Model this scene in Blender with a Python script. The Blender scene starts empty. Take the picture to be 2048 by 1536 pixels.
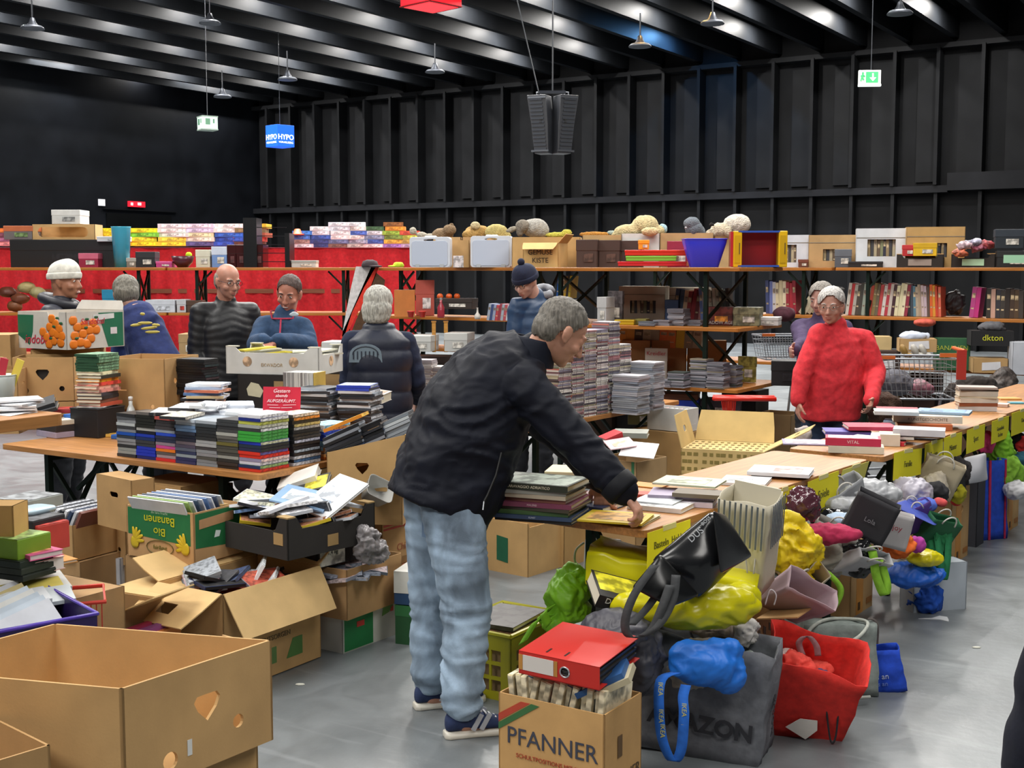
import bpy, bmesh, math, random
from mathutils import Vector as V, Matrix, noise
from mathutils.geometry import tessellate_polygon
rnd = random.Random(7)
S = bpy.context.scene
COL = S.collection
PI = math.pi
# ---------------------------------------------------------------- camera
F = 2500.0; CH = 1.70; PITCH = math.atan((768 - 535) / F)
cam_d = bpy.data.cameras.new('camera'); cam = bpy.data.objects.new('camera', cam_d); COL.objects.link(cam)
cam_d.sensor_width = 36; cam_d.lens = 36 * F / 2048; cam_d.clip_end = 200
cam.location = (0, 0, CH); cam.rotation_euler = (PI / 2 - PITCH, 0, 0); S.camera = cam
cp, sp = math.cos(PITCH), math.sin(PITCH)
def ray(x, y):
    a = (x - 1024) / F; b = -(y - 768) / F
    return V((a, cp + b * sp, -sp + b * cp))
def G(x, y, z=0.0):            # point where the photo's pixel meets the level z
    d = ray(x, y); k = (z - CH) / d.z
    return V((d.x * k, d.y * k, z))
def D(x, y, Y):                # point seen at that pixel at distance Y
    d = ray(x, y); k = Y / d.y
    return V((d.x * k, Y, CH + d.z * k))
# ---------------------------------------------------------------- world, lights, exposure
W = bpy.data.worlds.new('hall'); S.world = W; W.use_nodes = True
W.node_tree.nodes['Background'].inputs[0].default_value = (0.55, 0.62, 0.72, 1)
W.node_tree.nodes['Background'].inputs[1].default_value = 0.07
S.view_settings.view_transform = 'Standard'; S.view_settings.look = 'None'
S.view_settings.gamma = 1; S.view_settings.use_curve_mapping = False
S.view_settings.exposure = 0.33
UA = math.atan2(-.534, .845)                  # the hall's axes against the camera: u to the right and near, v to the right and far
U = V((math.cos(UA), math.sin(UA), 0)); VV = V((-math.sin(UA), math.cos(UA), 0))
def R2(c, t, z=0.0): return V((U.x * c + VV.x * t, U.y * c + VV.y * t, z))
def area(name, loc, sx, sy, e, col=(1, .97, .92), yaw=UA, rx=0.0):
    l = bpy.data.lights.new(name, 'AREA'); l.shape = 'RECTANGLE'; l.size = sx; l.size_y = sy; l.energy = e; l.color = col
    o = bpy.data.objects.new(name, l); COL.objects.link(o); o.location = loc; o.rotation_euler = (rx, 0, yaw)
    return o
# the hall's lamp fields over the tables (all above the frame)
for i, (x, y, e) in enumerate([(-4.5, -1.5, 300), (2.6, -1.5, 190), (-3.5, 3.5, 250), (3.0, 3.5, 150), (-4.5, 9.0, 300), (2.0, 9.0, 300), (-2, 15.0, 380), (6.5, 14.0, 300), (-9, 14, 280)]):
    area('ceiling_lamp_field', (x, y, 6.1), 3.2, 2.2, e)
# ---------------------------------------------------------------- colour and materials
def lin(h):
    h = h.lstrip('#'); c = [int(h[i:i + 2], 16) / 255 for i in (0, 2, 4)]
    return tuple(v / 12.92 if v <= .04045 else ((v + .055) / 1.055) ** 2.4 for v in c) + (1,)
MC = {}
def mat(h, kind='plain', rough=None, metal=0.0):
    key = (h, kind, rough, metal)
    if key in MC: return MC[key]
    m = bpy.data.materials.new(kind + '_' + h); m.use_nodes = True; nt = m.node_tree; N = nt.nodes; L = nt.links
    b = N['Principled BSDF']; c = lin(h)
    if kind == 'card' and c[0] > c[2] * 1.6 and c[0] > .12: q_ = lin('d6b27c'); c = tuple(c[i] * .72 + q_[i] * .28 for i in range(3)) + (1,)
    R = {'plain': .55, 'plastic': .3, 'card': .85, 'wood': .42, 'cloth': .9, 'paper': .7, 'metal': .35, 'gloss': .12, 'skin': .5, 'fur': .95, 'sheen': .5, 'wall': .6, 'clear': .1, 'hair': .6, 'emit': .5, 'jean': .9, 'coat': .7, 'print': .5, 'lp': .6, 'bump': .4}[kind]
    b.inputs['Roughness'].default_value = R if rough is None else rough
    b.inputs['Metallic'].default_value = metal if kind != 'metal' else .8
    b.inputs['Base Color'].default_value = c
    tc = N.new('ShaderNodeTexCoord'); mp = N.new('ShaderNodeMapping'); L.new(tc.outputs['Object'], mp.inputs[0])
    def ns(scale, det=3, vec=None, dist=0):
        n = N.new('ShaderNodeTexNoise'); n.inputs['Scale'].default_value = scale; n.inputs['Detail'].default_value = det
        n.inputs['Distortion'].default_value = dist; L.new(vec or mp.outputs[0], n.inputs['Vector']); return n
    def ramp(src, lo, hi, a=.3, z=.7):
        r = N.new('ShaderNodeValToRGB'); r.color_ramp.elements[0].position = a; r.color_ramp.elements[1].position = z
        r.color_ramp.elements[0].color = tuple(min(1, v * lo) for v in c[:3]) + (1,); r.color_ramp.elements[1].color = tuple(min(1, v * hi) for v in c[:3]) + (1,)
        L.new(src, r.inputs[0]); L.new(r.outputs[0], b.inputs['Base Color']); return r
    def bump(src, st, d=.01):
        q = N.new('ShaderNodeBump'); q.inputs['Strength'].default_value = st; q.inputs['Distance'].default_value = d
        L.new(src, q.inputs['Height']); L.new(q.outputs[0], b.inputs['Normal'])
    if kind == 'card': ramp(ns(6, 5).outputs[0], .86, 1.1); bump(ns(160, 2).outputs[0], .1, .002)
    elif kind == 'wood':
        mp.inputs['Scale'].default_value = (1.2, 22, 22); n = ns(3, 6, dist=.6); ramp(n.outputs[0], .72, 1.2, .3, .72); bump(n.outputs[0], .04)
    elif kind == 'coat': b.inputs['Specular IOR Level'].default_value = .25; ramp(ns(6, 4).outputs[0], .8, 1.25); bump(ns(26, 4).outputs[0], .15, .01)
    elif kind == 'cloth': ramp(ns(30, 4).outputs[0], .8, 1.15); bump(ns(9, 4).outputs[0], .35, .03)
    elif kind == 'jean':
        mp.inputs['Scale'].default_value = (1, 1, .7)
        ramp(ns(9, 6, dist=.5).outputs[0], .5, 1.45, .32, .68); bump(ns(300, 2).outputs[0], .3, .002)
    elif kind == 'skin': ramp(ns(18, 4).outputs[0], .88, 1.08); b.inputs['Subsurface Weight'].default_value = .08; b.inputs['Subsurface Radius'].default_value = (.02, .008, .004)
    elif kind == 'fur': ramp(ns(40, 5).outputs[0], .75, 1.12); bump(ns(90, 4).outputs[0], .9, .02)
    elif kind == 'hair':
        mp.inputs['Scale'].default_value = (60, 60, 6); n = ns(2, 5); ramp(n.outputs[0], .55, 1.35, .35, .65); bump(n.outputs[0], .6, .01)
    elif kind == 'sheen': ramp(ns(5, 3).outputs[0], .85, 1.1); bump(ns(14, 4, dist=1).outputs[0], .2, .01)
    elif kind == 'clear': b.inputs['Transmission Weight'].default_value = .6
    elif kind == 'print': ramp(ns(22, 2).outputs[0], .6, 1.5, .42, .58)
    elif kind == 'plain': ramp(ns(12, 3).outputs[0], .9, 1.07)
    elif kind == 'wall': ramp(ns(1.5, 5).outputs[0], .7, 1.3); b.inputs['Specular IOR Level'].default_value = .12
    elif kind == 'emit': b.inputs['Emission Color'].default_value = c; b.inputs['Emission Strength'].default_value = 1.0
    elif kind == 'lp':      # busy printed sleeve
        n = ns(55, 2); r = ramp(n.outputs[0], .55, 1.2, .38, .62); r.color_ramp.interpolation = 'EASE'
        e = r.color_ramp.elements.new(.5); e.color = c
    MC[key] = m; return m
# ---------------------------------------------------------------- mesh building
def rot(rx=0, ry=0, rz=0): return Matrix.Rotation(rz, 4, 'Z') @ Matrix.Rotation(ry, 4, 'Y') @ Matrix.Rotation(rx, 4, 'X')
def T(x=0, y=0, z=0): return Matrix.Translation((x, y, z))
class MB:
    def __init__(s): s.v = []; s.f = []; s.m = []
    def add(s, vs, fs, mi=0, M=None):
        o = len(s.v); s.v += [tuple(M @ V(p)) if M else tuple(p) for p in vs]
        for f in fs: s.f.append([o + i for i in f]); s.m.append(mi)
        return s
    def box(s, c, d, mi=0, M=None, top=(1, 1)):
        x, y, z = c; a, b, h = d[0] / 2, d[1] / 2, d[2] / 2; p, q = top
        vs = [(x - a, y - b, z - h), (x + a, y - b, z - h), (x + a, y + b, z - h), (x - a, y + b, z - h), (x - a * p, y - b * q, z + h), (x + a * p, y - b * q, z + h), (x + a * p, y + b * q, z + h), (x - a * p, y + b * q, z + h)]
        return s.add(vs, [(0, 3, 2, 1), (4, 5, 6, 7), (0, 1, 5, 4), (1, 2, 6, 5), (2, 3, 7, 6), (3, 0, 4, 7)], mi, M)
    def bar(s, p, q, w, h=None, mi=0):       # square bar from p to q
        p, q = V(p), V(q); h = h or w; d = (q - p); L = d.length
        if L < 1e-6: return s
        M = Matrix.Translation(p) @ d.to_track_quat('X', 'Z').to_matrix().to_4x4()
        return s.box((L / 2, 0, 0), (L, w, h), mi, M)
    def rings(s, rs, mi=0, cap=(1, 1), M=None, closed=True):
        n = len(rs[0]); vs = [p for r in rs for p in r]; fs = []
        for k in range(len(rs) - 1):
            for i in range(n if closed else n - 1):
                j = (i + 1) % n; fs.append((k * n + i, k * n + j, (k + 1) * n + j, (k + 1) * n + i))
        if cap[0]: fs.append(tuple(reversed(range(n))))
        if cap[1]: fs.append(tuple((len(rs) - 1) * n + i for i in range(n)))
        return s.add(vs, fs, mi, M)
    def tube(s, pts, r, n=8, mi=0, closed=False, M=None):
        pts = [V(p) for p in pts]; rr = r if isinstance(r, (list, tuple)) else [r] * len(pts); rs = []; prev = None
        for i, p in enumerate(pts):
            a = pts[max(0, i - 1)]; b = pts[min(len(pts) - 1, i + 1)]; d = (b - a)
            if d.length < 1e-9: d = V((0, 0, 1))
            d.normalize()
            if prev is None: x = d.orthogonal().normalized()
            else:
                x = prev - d * prev.dot(d)
                x = x.normalized() if x.length > 1e-6 else d.orthogonal().normalized()
            prev = x; y = d.cross(x)
            rs.append([p + (x * math.cos(2 * PI * k / n) + y * math.sin(2 * PI * k / n)) * rr[i] for k in range(n)])
        return s.rings(rs, mi, M=M)
    def lathe(s, prof, n=20, mi=0, M=None, cap=(1, 1)):
        return s.rings([[(r * math.cos(2 * PI * k / n), r * math.sin(2 * PI * k / n), z) for k in range(n)] for r, z in prof], mi, cap, M)
    def ball(s, c, r, n=12, mi=0, M=None):
        r = r if isinstance(r, (tuple, list)) else (r, r, r); m = n // 2 + 1; rs = []
        for i in range(1, m):
            a = -PI / 2 + PI * i / m
            rs.append([(c[0] + r[0] * math.cos(a) * math.cos(2 * PI * k / n), c[1] + r[1] * math.cos(a) * math.sin(2 * PI * k / n), c[2] + r[2] * math.sin(a)) for k in range(n)])
        return s.rings(rs, mi, M=M)
    def strip(s, pts, wv, t=.002, mi=0, M=None):      # a flat band along pts, wv = half-width vector (or one per point)
        ws = wv if isinstance(wv, list) else [wv] * len(pts); rs = []
        for i, p in enumerate(pts):
            p = V(p); w = V(ws[i]); a = V(pts[max(0, i - 1)]); b = V(pts[min(len(pts) - 1, i + 1)])
            nn = (b - a).cross(w); nn = nn.normalized() * t / 2 if nn.length > 1e-9 else V((0, 0, t / 2))
            rs.append([p - w - nn, p + w - nn, p + w + nn, p - w + nn])
        return s.rings(rs, mi, M=M)
    def plate(s, outer, holes=(), t=.004, M=None, mi=0):   # 2-D outline with holes in x,z plane, thickness t along +y
        loops = [[V((p[0], p[1], 0)) for p in L] for L in [outer, *holes]]
        tri = tessellate_polygon(loops); flat = [p for L in loops for p in L]; n = len(flat)
        vs = [(p.x, 0, p.y) for p in flat] + [(p.x, t, p.y) for p in flat]
        fs = [tuple(q) for q in tri] + [tuple(i + n for i in reversed(q)) for q in tri]; o = 0
        for L in loops:
            k = len(L)
            for i in range(k): j = (i + 1) % k; fs.append((o + i, o + j, o + j + n, o + i + n))
            o += k
        return s.add(vs, fs, mi, M)
    def mesh(s, name, mats):
        me = bpy.data.meshes.new(name); me.from_pydata(s.v, [], s.f)
        for m in (mats if isinstance(mats, (list, tuple)) else [mats]): me.materials.append(m)
        me.polygons.foreach_set('material_index', s.m); me.update()
        bm = bmesh.new(); bm.from_mesh(me); bmesh.ops.recalc_face_normals(bm, faces=bm.faces); bm.to_mesh(me); bm.free()
        return me
    def build(s, name, mats, parent=None, smooth=False, bevel=0, sub=0):
        return obj(name, s.mesh(name, mats), parent, smooth, bevel, sub)
def obj(name, me, parent=None, smooth=False, bevel=0, sub=0):
    o = bpy.data.objects.new(name, me); COL.objects.link(o)
    if parent: o.parent = parent
    if smooth:
        for p in me.polygons: p.use_smooth = True
    if bevel:
        b = o.modifiers.new('b', 'BEVEL'); b.width = bevel; b.segments = 2; b.limit_method = 'ANGLE'
    if sub:
        b = o.modifiers.new('s', 'SUBSURF'); b.levels = sub; b.render_levels = sub
    return o
USED = {}
def tag(o, label, cat, group=None, kind=None):
    o['label'] = label; o['category'] = cat
    if group: o['group'] = group
    if kind: o['kind'] = kind
    if not group and label in USED: print('DUPLABEL', label)
    USED[label] = 1
    return o
def thing(name, label, cat, loc=(0, 0, 0), yaw=0.0, group=None):
    o = bpy.data.objects.new(name, None); COL.objects.link(o); o.empty_display_size = .05
    o.location = loc; o.rotation_euler = (0, 0, yaw)
    return tag(o, label, cat, group)
def struct(o): o['kind'] = 'structure'; return o
def frame3(pn, pl, pr, z):
    """near corner, left corner, right corner (pixels) of a level rectangle at height z -> near point, yaw of its left-to-near edge, width, depth"""
    a, l, r = G(*pn, z), G(*pl, z), G(*pr, z); u1 = a - l; v1 = r - a
    y1 = math.atan2(u1.y, u1.x); y2 = math.atan2(v1.y, v1.x) - PI / 2
    yw = (y1 * u1.length + y2 * v1.length) / (u1.length + v1.length)
    return a, yw, u1.length, v1.length
def text(s, size, m, parent, loc, rotm, name='lettering', ext=.0006, align='CENTER', sx=1.0, shear=0):
    c = bpy.data.curves.new('t', 'FONT'); c.body = s; c.size = size; c.extrude = ext; c.align_x = align; c.align_y = 'CENTER'; c.resolution_u = 3; c.shear = shear; c.offset = .0025 if size > .08 else 0
    t = bpy.data.objects.new('t', c); me = bpy.data.meshes.new_from_object(t); bpy.data.objects.remove(t); bpy.data.curves.remove(c)
    me.transform(Matrix.Translation(loc) @ rotm @ Matrix.Diagonal((sx, 1, 1, 1)))
    me.materials.clear(); me.materials.append(m)
    return obj(name, me, parent)
FRONT = rot(PI / 2)                       # lettering on a face that looks to -y
RIGHT = rot(PI / 2, 0, PI / 2)            # lettering on a face that looks to +x
# ---- soft bodies: overlapping solids melted into one skin
def melt(name, mb, mats, parent=None, voxel=.01, smooth=3, disp=None, post=None):
    tmp = mb.build('tmp', mats); md = tmp.modifiers.new('r', 'REMESH'); md.mode = 'VOXEL'; md.voxel_size = voxel
    if smooth: sm = tmp.modifiers.new('s', 'SMOOTH'); sm.iterations = smooth; sm.factor = .6
    dg = bpy.context.evaluated_depsgraph_get(); me = bpy.data.meshes.new_from_object(tmp.evaluated_get(dg))
    old = tmp.data; bpy.data.objects.remove(tmp); bpy.data.meshes.remove(old); me.name = name
    me.materials.clear()
    for m in (mats if isinstance(mats, (list, tuple)) else [mats]): me.materials.append(m)
    if disp:
        ns = [v.normal.copy() for v in me.vertices]
        for v, n in zip(me.vertices, ns): v.co += n * disp(v.co, n)
    if post:
        for p in me.polygons: p.material_index = post(p.center)
    me.update()
    return obj(name, me, parent, True)
def crumple(fr=14, amp=.02, seed=0):
    o = V((seed * 3.7, seed * 1.3, seed * 7.1))
    def d(p, n):
        q = V(p) * fr + o; q = q + noise.noise_vector(q * .6) * .8; s = 0
        for k, a in ((1, 1), (2.1, .5), (4.3, .28)): s += a * (1 - 3.2 * min(.6, abs(noise.noise(q * k))))
        return amp * (s * .6 - .35)
    return d
def folds(fr=(9, 9, 9), amp=.01, seed=0):
    o = V((seed * 3.7, seed * 1.3, seed * 7.1))
    def d(p, n):
        q = V((p.x * fr[0], p.y * fr[1], p.z * fr[2])) + o
        a = noise.noise(q + noise.noise_vector(q * .5) * 1.2); b = noise.noise(q * 2.3)
        return amp * ((1 - 2.4 * abs(a)) * .8 + b * .5)
    return d
# ================================================================ THE HALL
CW, TW = -25.3, 26.6          # left wall, far wall
def on_c(x, y, c):            # pixel -> point on the plane u = c
    d = ray(x, y); k = c / (d.x * U.x + d.y * U.y); return V((d.x * k, d.y * k, CH + d.z * k))
def on_t(x, y, t):
    d = ray(x, y); k = t / (d.x * VV.x + d.y * VV.y); return V((d.x * k, d.y * k, CH + d.z * k))
root_rot = UA
BLK = mat('0f1012', 'wall', .65); BLK2 = mat('151618', 'wall', .6)
def ubox(name, c0, c1, t0, t1, z0, z1, m, parent=None):      # a box along the hall's axes
    b = MB().box(((c0 + c1) / 2, (t0 + t1) / 2, (z0 + z1) / 2), (c1 - c0, t1 - t0, z1 - z0))
    o = b.build(name, m, parent)
    if not parent: o.rotation_euler = (0, 0, UA); struct(o)
    return o
# floor: grey sealed concrete, scuffed
fm = bpy.data.materials.new('concrete'); fm.use_nodes = True; N = fm.node_tree.nodes; L = fm.node_tree.links; b = N['Principled BSDF']
tc = N.new('ShaderNodeTexCoord')
def _n(sc, det, dist=0):
    n = N.new('ShaderNodeTexNoise'); n.inputs['Scale'].default_value = sc; n.inputs['Detail'].default_value = det; n.inputs['Distortion'].default_value = dist
    L.new(tc.outputs['Object'], n.inputs['Vector']); return n
n1, n2, n3 = _n(.9, 7, .7), _n(26, 4), _n(3.5, 8, 1.5)
r = N.new('ShaderNodeValToRGB'); r.color_ramp.elements[0].position = .32; r.color_ramp.elements[1].position = .7
r.color_ramp.elements[0].color = lin('656a6d'); r.color_ramp.elements[1].color = lin('7b8083'); L.new(n1.outputs[0], r.inputs[0])
r2 = N.new('ShaderNodeValToRGB'); r2.color_ramp.elements[0].position = .3; r2.color_ramp.elements[1].position = .66
r2.color_ramp.elements[0].color = (.84, .84, .84, 1); r2.color_ramp.elements[1].color = (1.06, 1.06, 1.06, 1); L.new(n3.outputs[0], r2.inputs[0])
mx = N.new('ShaderNodeMix'); mx.data_type = 'RGBA'; mx.blend_type = 'MULTIPLY'; mx.inputs[0].default_value = 1; L.new(r.outputs[0], mx.inputs[6]); L.new(r2.outputs[0], mx.inputs[7])
mp = N.new('ShaderNodeMapping'); mp.inputs['Scale'].default_value = (.5, 5, 1); mp.inputs['Rotation'].default_value = (0, 0, .5); L.new(tc.outputs['Object'], mp.inputs[0])
n4 = N.new('ShaderNodeTexNoise'); n4.inputs['Scale'].default_value = 3; n4.inputs['Detail'].default_value = 8; n4.inputs['Distortion'].default_value = .8; L.new(mp.outputs[0], n4.inputs['Vector'])
r4 = N.new('ShaderNodeValToRGB'); r4.color_ramp.elements[0].position = .6; r4.color_ramp.elements[1].position = .72; r4.color_ramp.elements[0].color = (0, 0, 0, 1); r4.color_ramp.elements[1].color = (.35, .35, .35, 1); L.new(n4.outputs[0], r4.inputs[0])
m2 = N.new('ShaderNodeMix'); m2.data_type = 'RGBA'; L.new(r4.outputs[0], m2.inputs[0]); L.new(mx.outputs[2], m2.inputs[6]); m2.inputs[7].default_value = lin('93989b'); L.new(m2.outputs[2], b.inputs['Base Color'])
rr = N.new('ShaderNodeMapRange'); rr.inputs[3].default_value = .22; rr.inputs[4].default_value = .5; L.new(n3.outputs[0], rr.inputs[0]); L.new(rr.outputs[0], b.inputs['Roughness'])
bp = N.new('ShaderNodeBump'); bp.inputs['Strength'].default_value = .12; bp.inputs['Distance'].default_value = .01; L.new(n2.outputs[0], bp.inputs['Height']); L.new(bp.outputs[0], b.inputs['Normal'])
ubox('floor', CW - .3, 14, -9, TW + .3, -.2, 0, fm)
ubox('wall_left', CW - .3, CW, -9, TW + .3, 0, 7.4, mat('101216', 'wall', .45))
wb = ubox('wall_back', CW, 14, TW, TW + .3, 0, 7.4, BLK)
ceil = ubox('ceiling', CW - .3, 14, 9, TW + .3, 7.05, 7.3, mat('060708', 'wall', .7))
# deep fins of the ceiling, running away from the camera
bm0 = MB().box((0, 17.8, 6.58), (.13, 17.6, .55)).mesh('beam', mat('17191c', 'wall', .5))
cs = [-24.8 + .93 * k for k in range(27)]
for c in cs:
    o = obj('beam', bm0, ceil); o.location = (c, 0, 0)
for k in range(-1, 22):
    for j in range(6):
        t = 15.0 + 4.8 * (j - 1) + (2.4 if k % 2 else 0)
        if t < 9.6 or t > TW - .6: continue
        c = -24.8 + .93 * k + .46; p = R2(c, t, 6.66)
        if p.y < 14: continue
        col = (1, .97, .93)
        if k == 14 and j == 3: col = (.2, .5, 1)
        if k == 17 and j == 1: col = (1, .6, .2)
        area('ceiling_lamp', p, .08, .4, 85, col, UA)
# vertical fins and rail of the far wall
rib0 = MB().box((0, TW - .17, 4.75), (.07, .34, 2.75)).mesh('rib', BLK2)
rib1 = MB().box((0, TW - .12, 1.62), (.07, .24, 3.2)).mesh('rib', BLK2)
pan = MB().box((0, TW - .03, 4.7), (.44, .06, 2.5)).mesh('panel', mat('151618', 'wall', .6))
for k in range(-10, 22):
    c = -25.3 + 9.28 + .87 * k
    if c < CW + .2 or c > 13.5: continue
    for me in (rib0, rib1): o = obj('rib', me, wb); o.location = (c, 0, 0)
    o = obj('panel', pan, wb); o.location = (c - (.24 if k % 2 else .3), 0, 0)
ubox('rail', CW, -6.2, TW - .3, TW, 3.22, 3.36, mat('17181b', 'wall', .6), wb)
ubox('rail', -6.2, 14, TW - .36, TW, 3.25, 3.6, mat('17181b', 'wall', .6), wb)
ubox('top_rail', CW, 14, TW - .3, TW, 6.1, 6.2, BLK2, wb)
# left wall: two metal sheets high up, dark doorway with its sign
lw = bpy.data.objects['wall_left']
def wall_left_box(name, x0, y0, x1, y1, d, m, kind='structure', parent=None):
    a, b_ = on_c(x0, y0, CW), on_c(x1, y1, CW); ta, tb = a.dot(VV), b_.dot(VV)
    return ubox(name, CW, CW + d, min(ta, tb), max(ta, tb), min(a.z, b_.z), max(a.z, b_.z), m, parent)
wall_left_box('trim_1', 205, 418, 352, 424, .06, mat('0b0c0e', 'wall'))
wall_left_box('door_1', 212, 426, 346, 640, .04, mat('08090a', 'wall', .4))
o = wall_left_box('wall_notice', 196, 398, 209, 412, .03, mat('d8d8e0', 'paper'), parent=lw); o.parent = None; o.rotation_euler.z = UA
tag(o, 'small white notice on the black wall beside the dark doorway', 'notice')
o = wall_left_box('fire_sign', 255, 402, 288, 415, .05, mat('c21426', 'emit'), parent=lw); o.parent = None; o.rotation_euler.z = UA
tag(o, 'small red sign with white marks above the dark doorway', 'sign')
p = on_c(264, 408, CW + .06); q = on_c(279, 408, CW + .06)
for w_, s_ in ((p, .07), (q, .11)):
    ob = MB().box((0, 0, 0), (.01, s_, .07)).build('mark', mat('f0f0f0', 'paper'), o)
    ob.location = (w_.dot(U), w_.dot(VV), w_.z)
# two pale wall washers high on the left wall
for x in (75, 360):
    p = on_c(x, 150 + x * .12, CW)
    area('wall_washer', p + U * .7 + V((0, 0, .35)), .25, 1.2, 22, (.9, .95, 1), UA, 0)
# ---------------------------------------------------------------- hanging things
CAB = mat('3c3f44', 'plastic')
def cable(root, p, q, r=.006, name='cable'):
    return MB().tube([p, q], r, 6).build(name, CAB, root)
# exit sign, white case with green running-figure face
p = D(1739, 155, 18); r_ = thing('exit_sign', 'white exit sign with green face and arrow hanging by the rib wall', 'exit sign', p, math.radians(-3))
MB().box((0, 0, 0), (.31, .05, .2)).build('case', mat('e8efe8', 'plastic'), r_, bevel=.006)
MB().box((.03, -.028, .0), (.17, .006, .15)).build('green_face', mat('2f9e5a', 'emit', .4), r_)
mb = MB(); mb.box((.0, 0, .02), (.02, .004, .07)); mb.add([(-.045, -.002, -.005), (.045, -.002, -.005), (0, -.002, -.055), (-.045, .002, -.005), (.045, .002, -.005), (0, .002, -.055)], [(0, 1, 2), (5, 4, 3), (0, 3, 4, 1), (1, 4, 5, 2), (2, 5, 3, 0)])
o = mb.build('arrow', mat('f4fff4', 'emit'), r_); o.location = (.04, -.034, 0)
mb = MB(); mb.ball((-.1, 0, .06), .014, 8); mb.bar((-.1, 0, .045), (-.11, 0, -.005), .02); mb.bar((-.11, 0, 0), (-.13, 0, -.05), .014); mb.bar((-.11, 0, 0), (-.085, 0, -.04), .014); mb.bar((-.1, 0, .035), (-.07, 0, .01), .012); mb.bar((-.1, 0, .035), (-.13, 0, .015), .012)
o = mb.build('running_figure', mat('2f9e5a', 'emit', .4), r_); o.location = (0, -.032, 0)
MB().box((0, -.01, -.11), (.31, .06, .03)).build('lamp_strip', mat('f4fff8', 'emit'), r_)
cable(r_, (.02, 0, .1), (.02, 0, 6.3 - p.z), name='suspension_wire')
# exit lantern cube
p = D(415, 247, 21); r_ = thing('exit_lantern', 'small glowing pale green exit lantern hanging under the ceiling fins', 'exit sign', p, math.radians(33))
MB().box((0, 0, 0), (.26, .26, .2)).build('body', mat('b9d8c4', 'emit', .3), r_, bevel=.008)
for a in range(4):
    M = rot(0, 0, a * PI / 2)
    MB().box((-.04, -.133, .02), (.08, .006, .1), M=M).box((.06, -.133, .03), (.03, .006, .07), M=M).build('sign_mark', mat('5f8a70', 'plastic'), r_)
MB().box((0, 0, -.105), (.27, .27, .02)).box((0, 0, .105), (.27, .27, .02)).build('trim_frame', mat('8a9a90', 'plastic'), r_)
cable(r_, (0, 0, .1), (0, 0, 6.3 - p.z), name='suspension_wire')
# blue lantern cube with lettering
p = D(560, 273, 25); r_ = thing('blue_sign_cube', 'hanging blue lantern cube with white lettering in the hall corner', 'sign', p, math.radians(45))
MB().box((0, 0, 0), (.4, .4, .42)).build('body', mat('0f4fd0', 'emit'), r_, bevel=.006)
for rm, loc in ((FRONT, (0, -.204, -.03)), (rot(PI / 2, 0, -PI / 2), (-.204, 0, -.03)), (RIGHT, (.204, 0, -.03))):
    text('HYPO', .14, mat('f2f6ff', 'emit'), r_, loc, rm); text('VORARLBERG', .055, mat('f2f6ff', 'emit'), r_, (loc[0], loc[1], -.13), rm)
cable(r_, (0, 0, .2), (0, 0, 6.3 - p.z), name='suspension_wire')
# red lantern at the top edge
p = D(862, -6, 20); r_ = thing('red_sign_cube', 'hanging red lantern cube at the top edge under the ceiling', 'sign', p, math.radians(45))
MB().box((0, 0, .1), (.68, .68, .5)).build('body', mat('c01822', 'emit'), r_, bevel=.01)
MB().box((0, 0, -.158), (.6, .6, .012)).build('diffuser', mat('e83038', 'emit'), r_)
MB().box((0, 0, -.152), (.7, .7, .012)).build('rim', mat('701014', 'plastic'), r_)
cable(r_, (0, 0, .35), (0, 0, 6.3 - p.z), name='suspension_wire')
# loudspeaker columns
p = D(1105, 250, 14.5)
for side, yw in ((-1, math.radians(-22)), (1, math.radians(24))):
    r_ = thing('hanging_loudspeaker', ('left' if side < 0 else 'right') + ' one of the two grey loudspeaker columns hung back to back', 'loudspeaker', p + V((side * .135, 0, 0)), yw, None)
    prof = lambda w, d, x, z: [(x - w, -d, z), (x + w, -d, z), (x + w, d, z), (x - w, d, z)]
    m_ = MB().rings([prof(.085, .1, -side * .045, -.33), prof(.1, .1, -side * .02, 0), prof(.115, .1, side * .02, .33)]); m_.build('cabinet', mat('2c2f35', 'plastic', .5), r_, bevel=.008)
    g = MB(); 
    for q in range(14):
        z = -.28 + q * .043; x = -side * .035 + side * .06 * (z + .3) / .6; g.box((x, -.103, z), (.15, .008, .02))
    g.build('grille', mat('43474e', 'metal', .5), r_)
    for z in (-.3, .3): MB().box((-side * .03 if z < 0 else side * .01, -.1, z), (.21, .02, .02)).build('bracket', mat('6a6e75', 'metal'), r_)
    MB().tube([(0, 0, .33), (0, 0, .37), (side * .05, 0, .37), (side * .05, 0, .33)], .008, 6).build('shackle', mat('8a8e95', 'metal'), r_)
    MB().box((-.04 * side, -.108, .05), (.03, .004, .012)).box((-.04 * side, -.108, .02), (.03, .004, .012)).build('slot', mat('101114'), r_)
r_ = thing('rigging_cable', 'straight steel rope carrying the loudspeaker columns from above', 'cable', p + V((0, 0, .37)))
MB().tube([(0, 0, 0), (0, 0, 4.0)], .009, 6).build('rope', CAB, r_)
MB().box((0, 0, .0), (.3, .03, .03)).build('hanging_bar', mat('30333a', 'metal'), r_)
q = D(1025, -40, 14.5); r_ = thing('slanting_cable', 'thin slanting cable running down to the left loudspeaker column', 'cable', p + V((-.15, 0, .33)))
MB().tube([(0, 0, 0), tuple((q - p - V((-.15, 0, .33))) * 1.6)], .007, 6).build('rope', CAB, r_)
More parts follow.
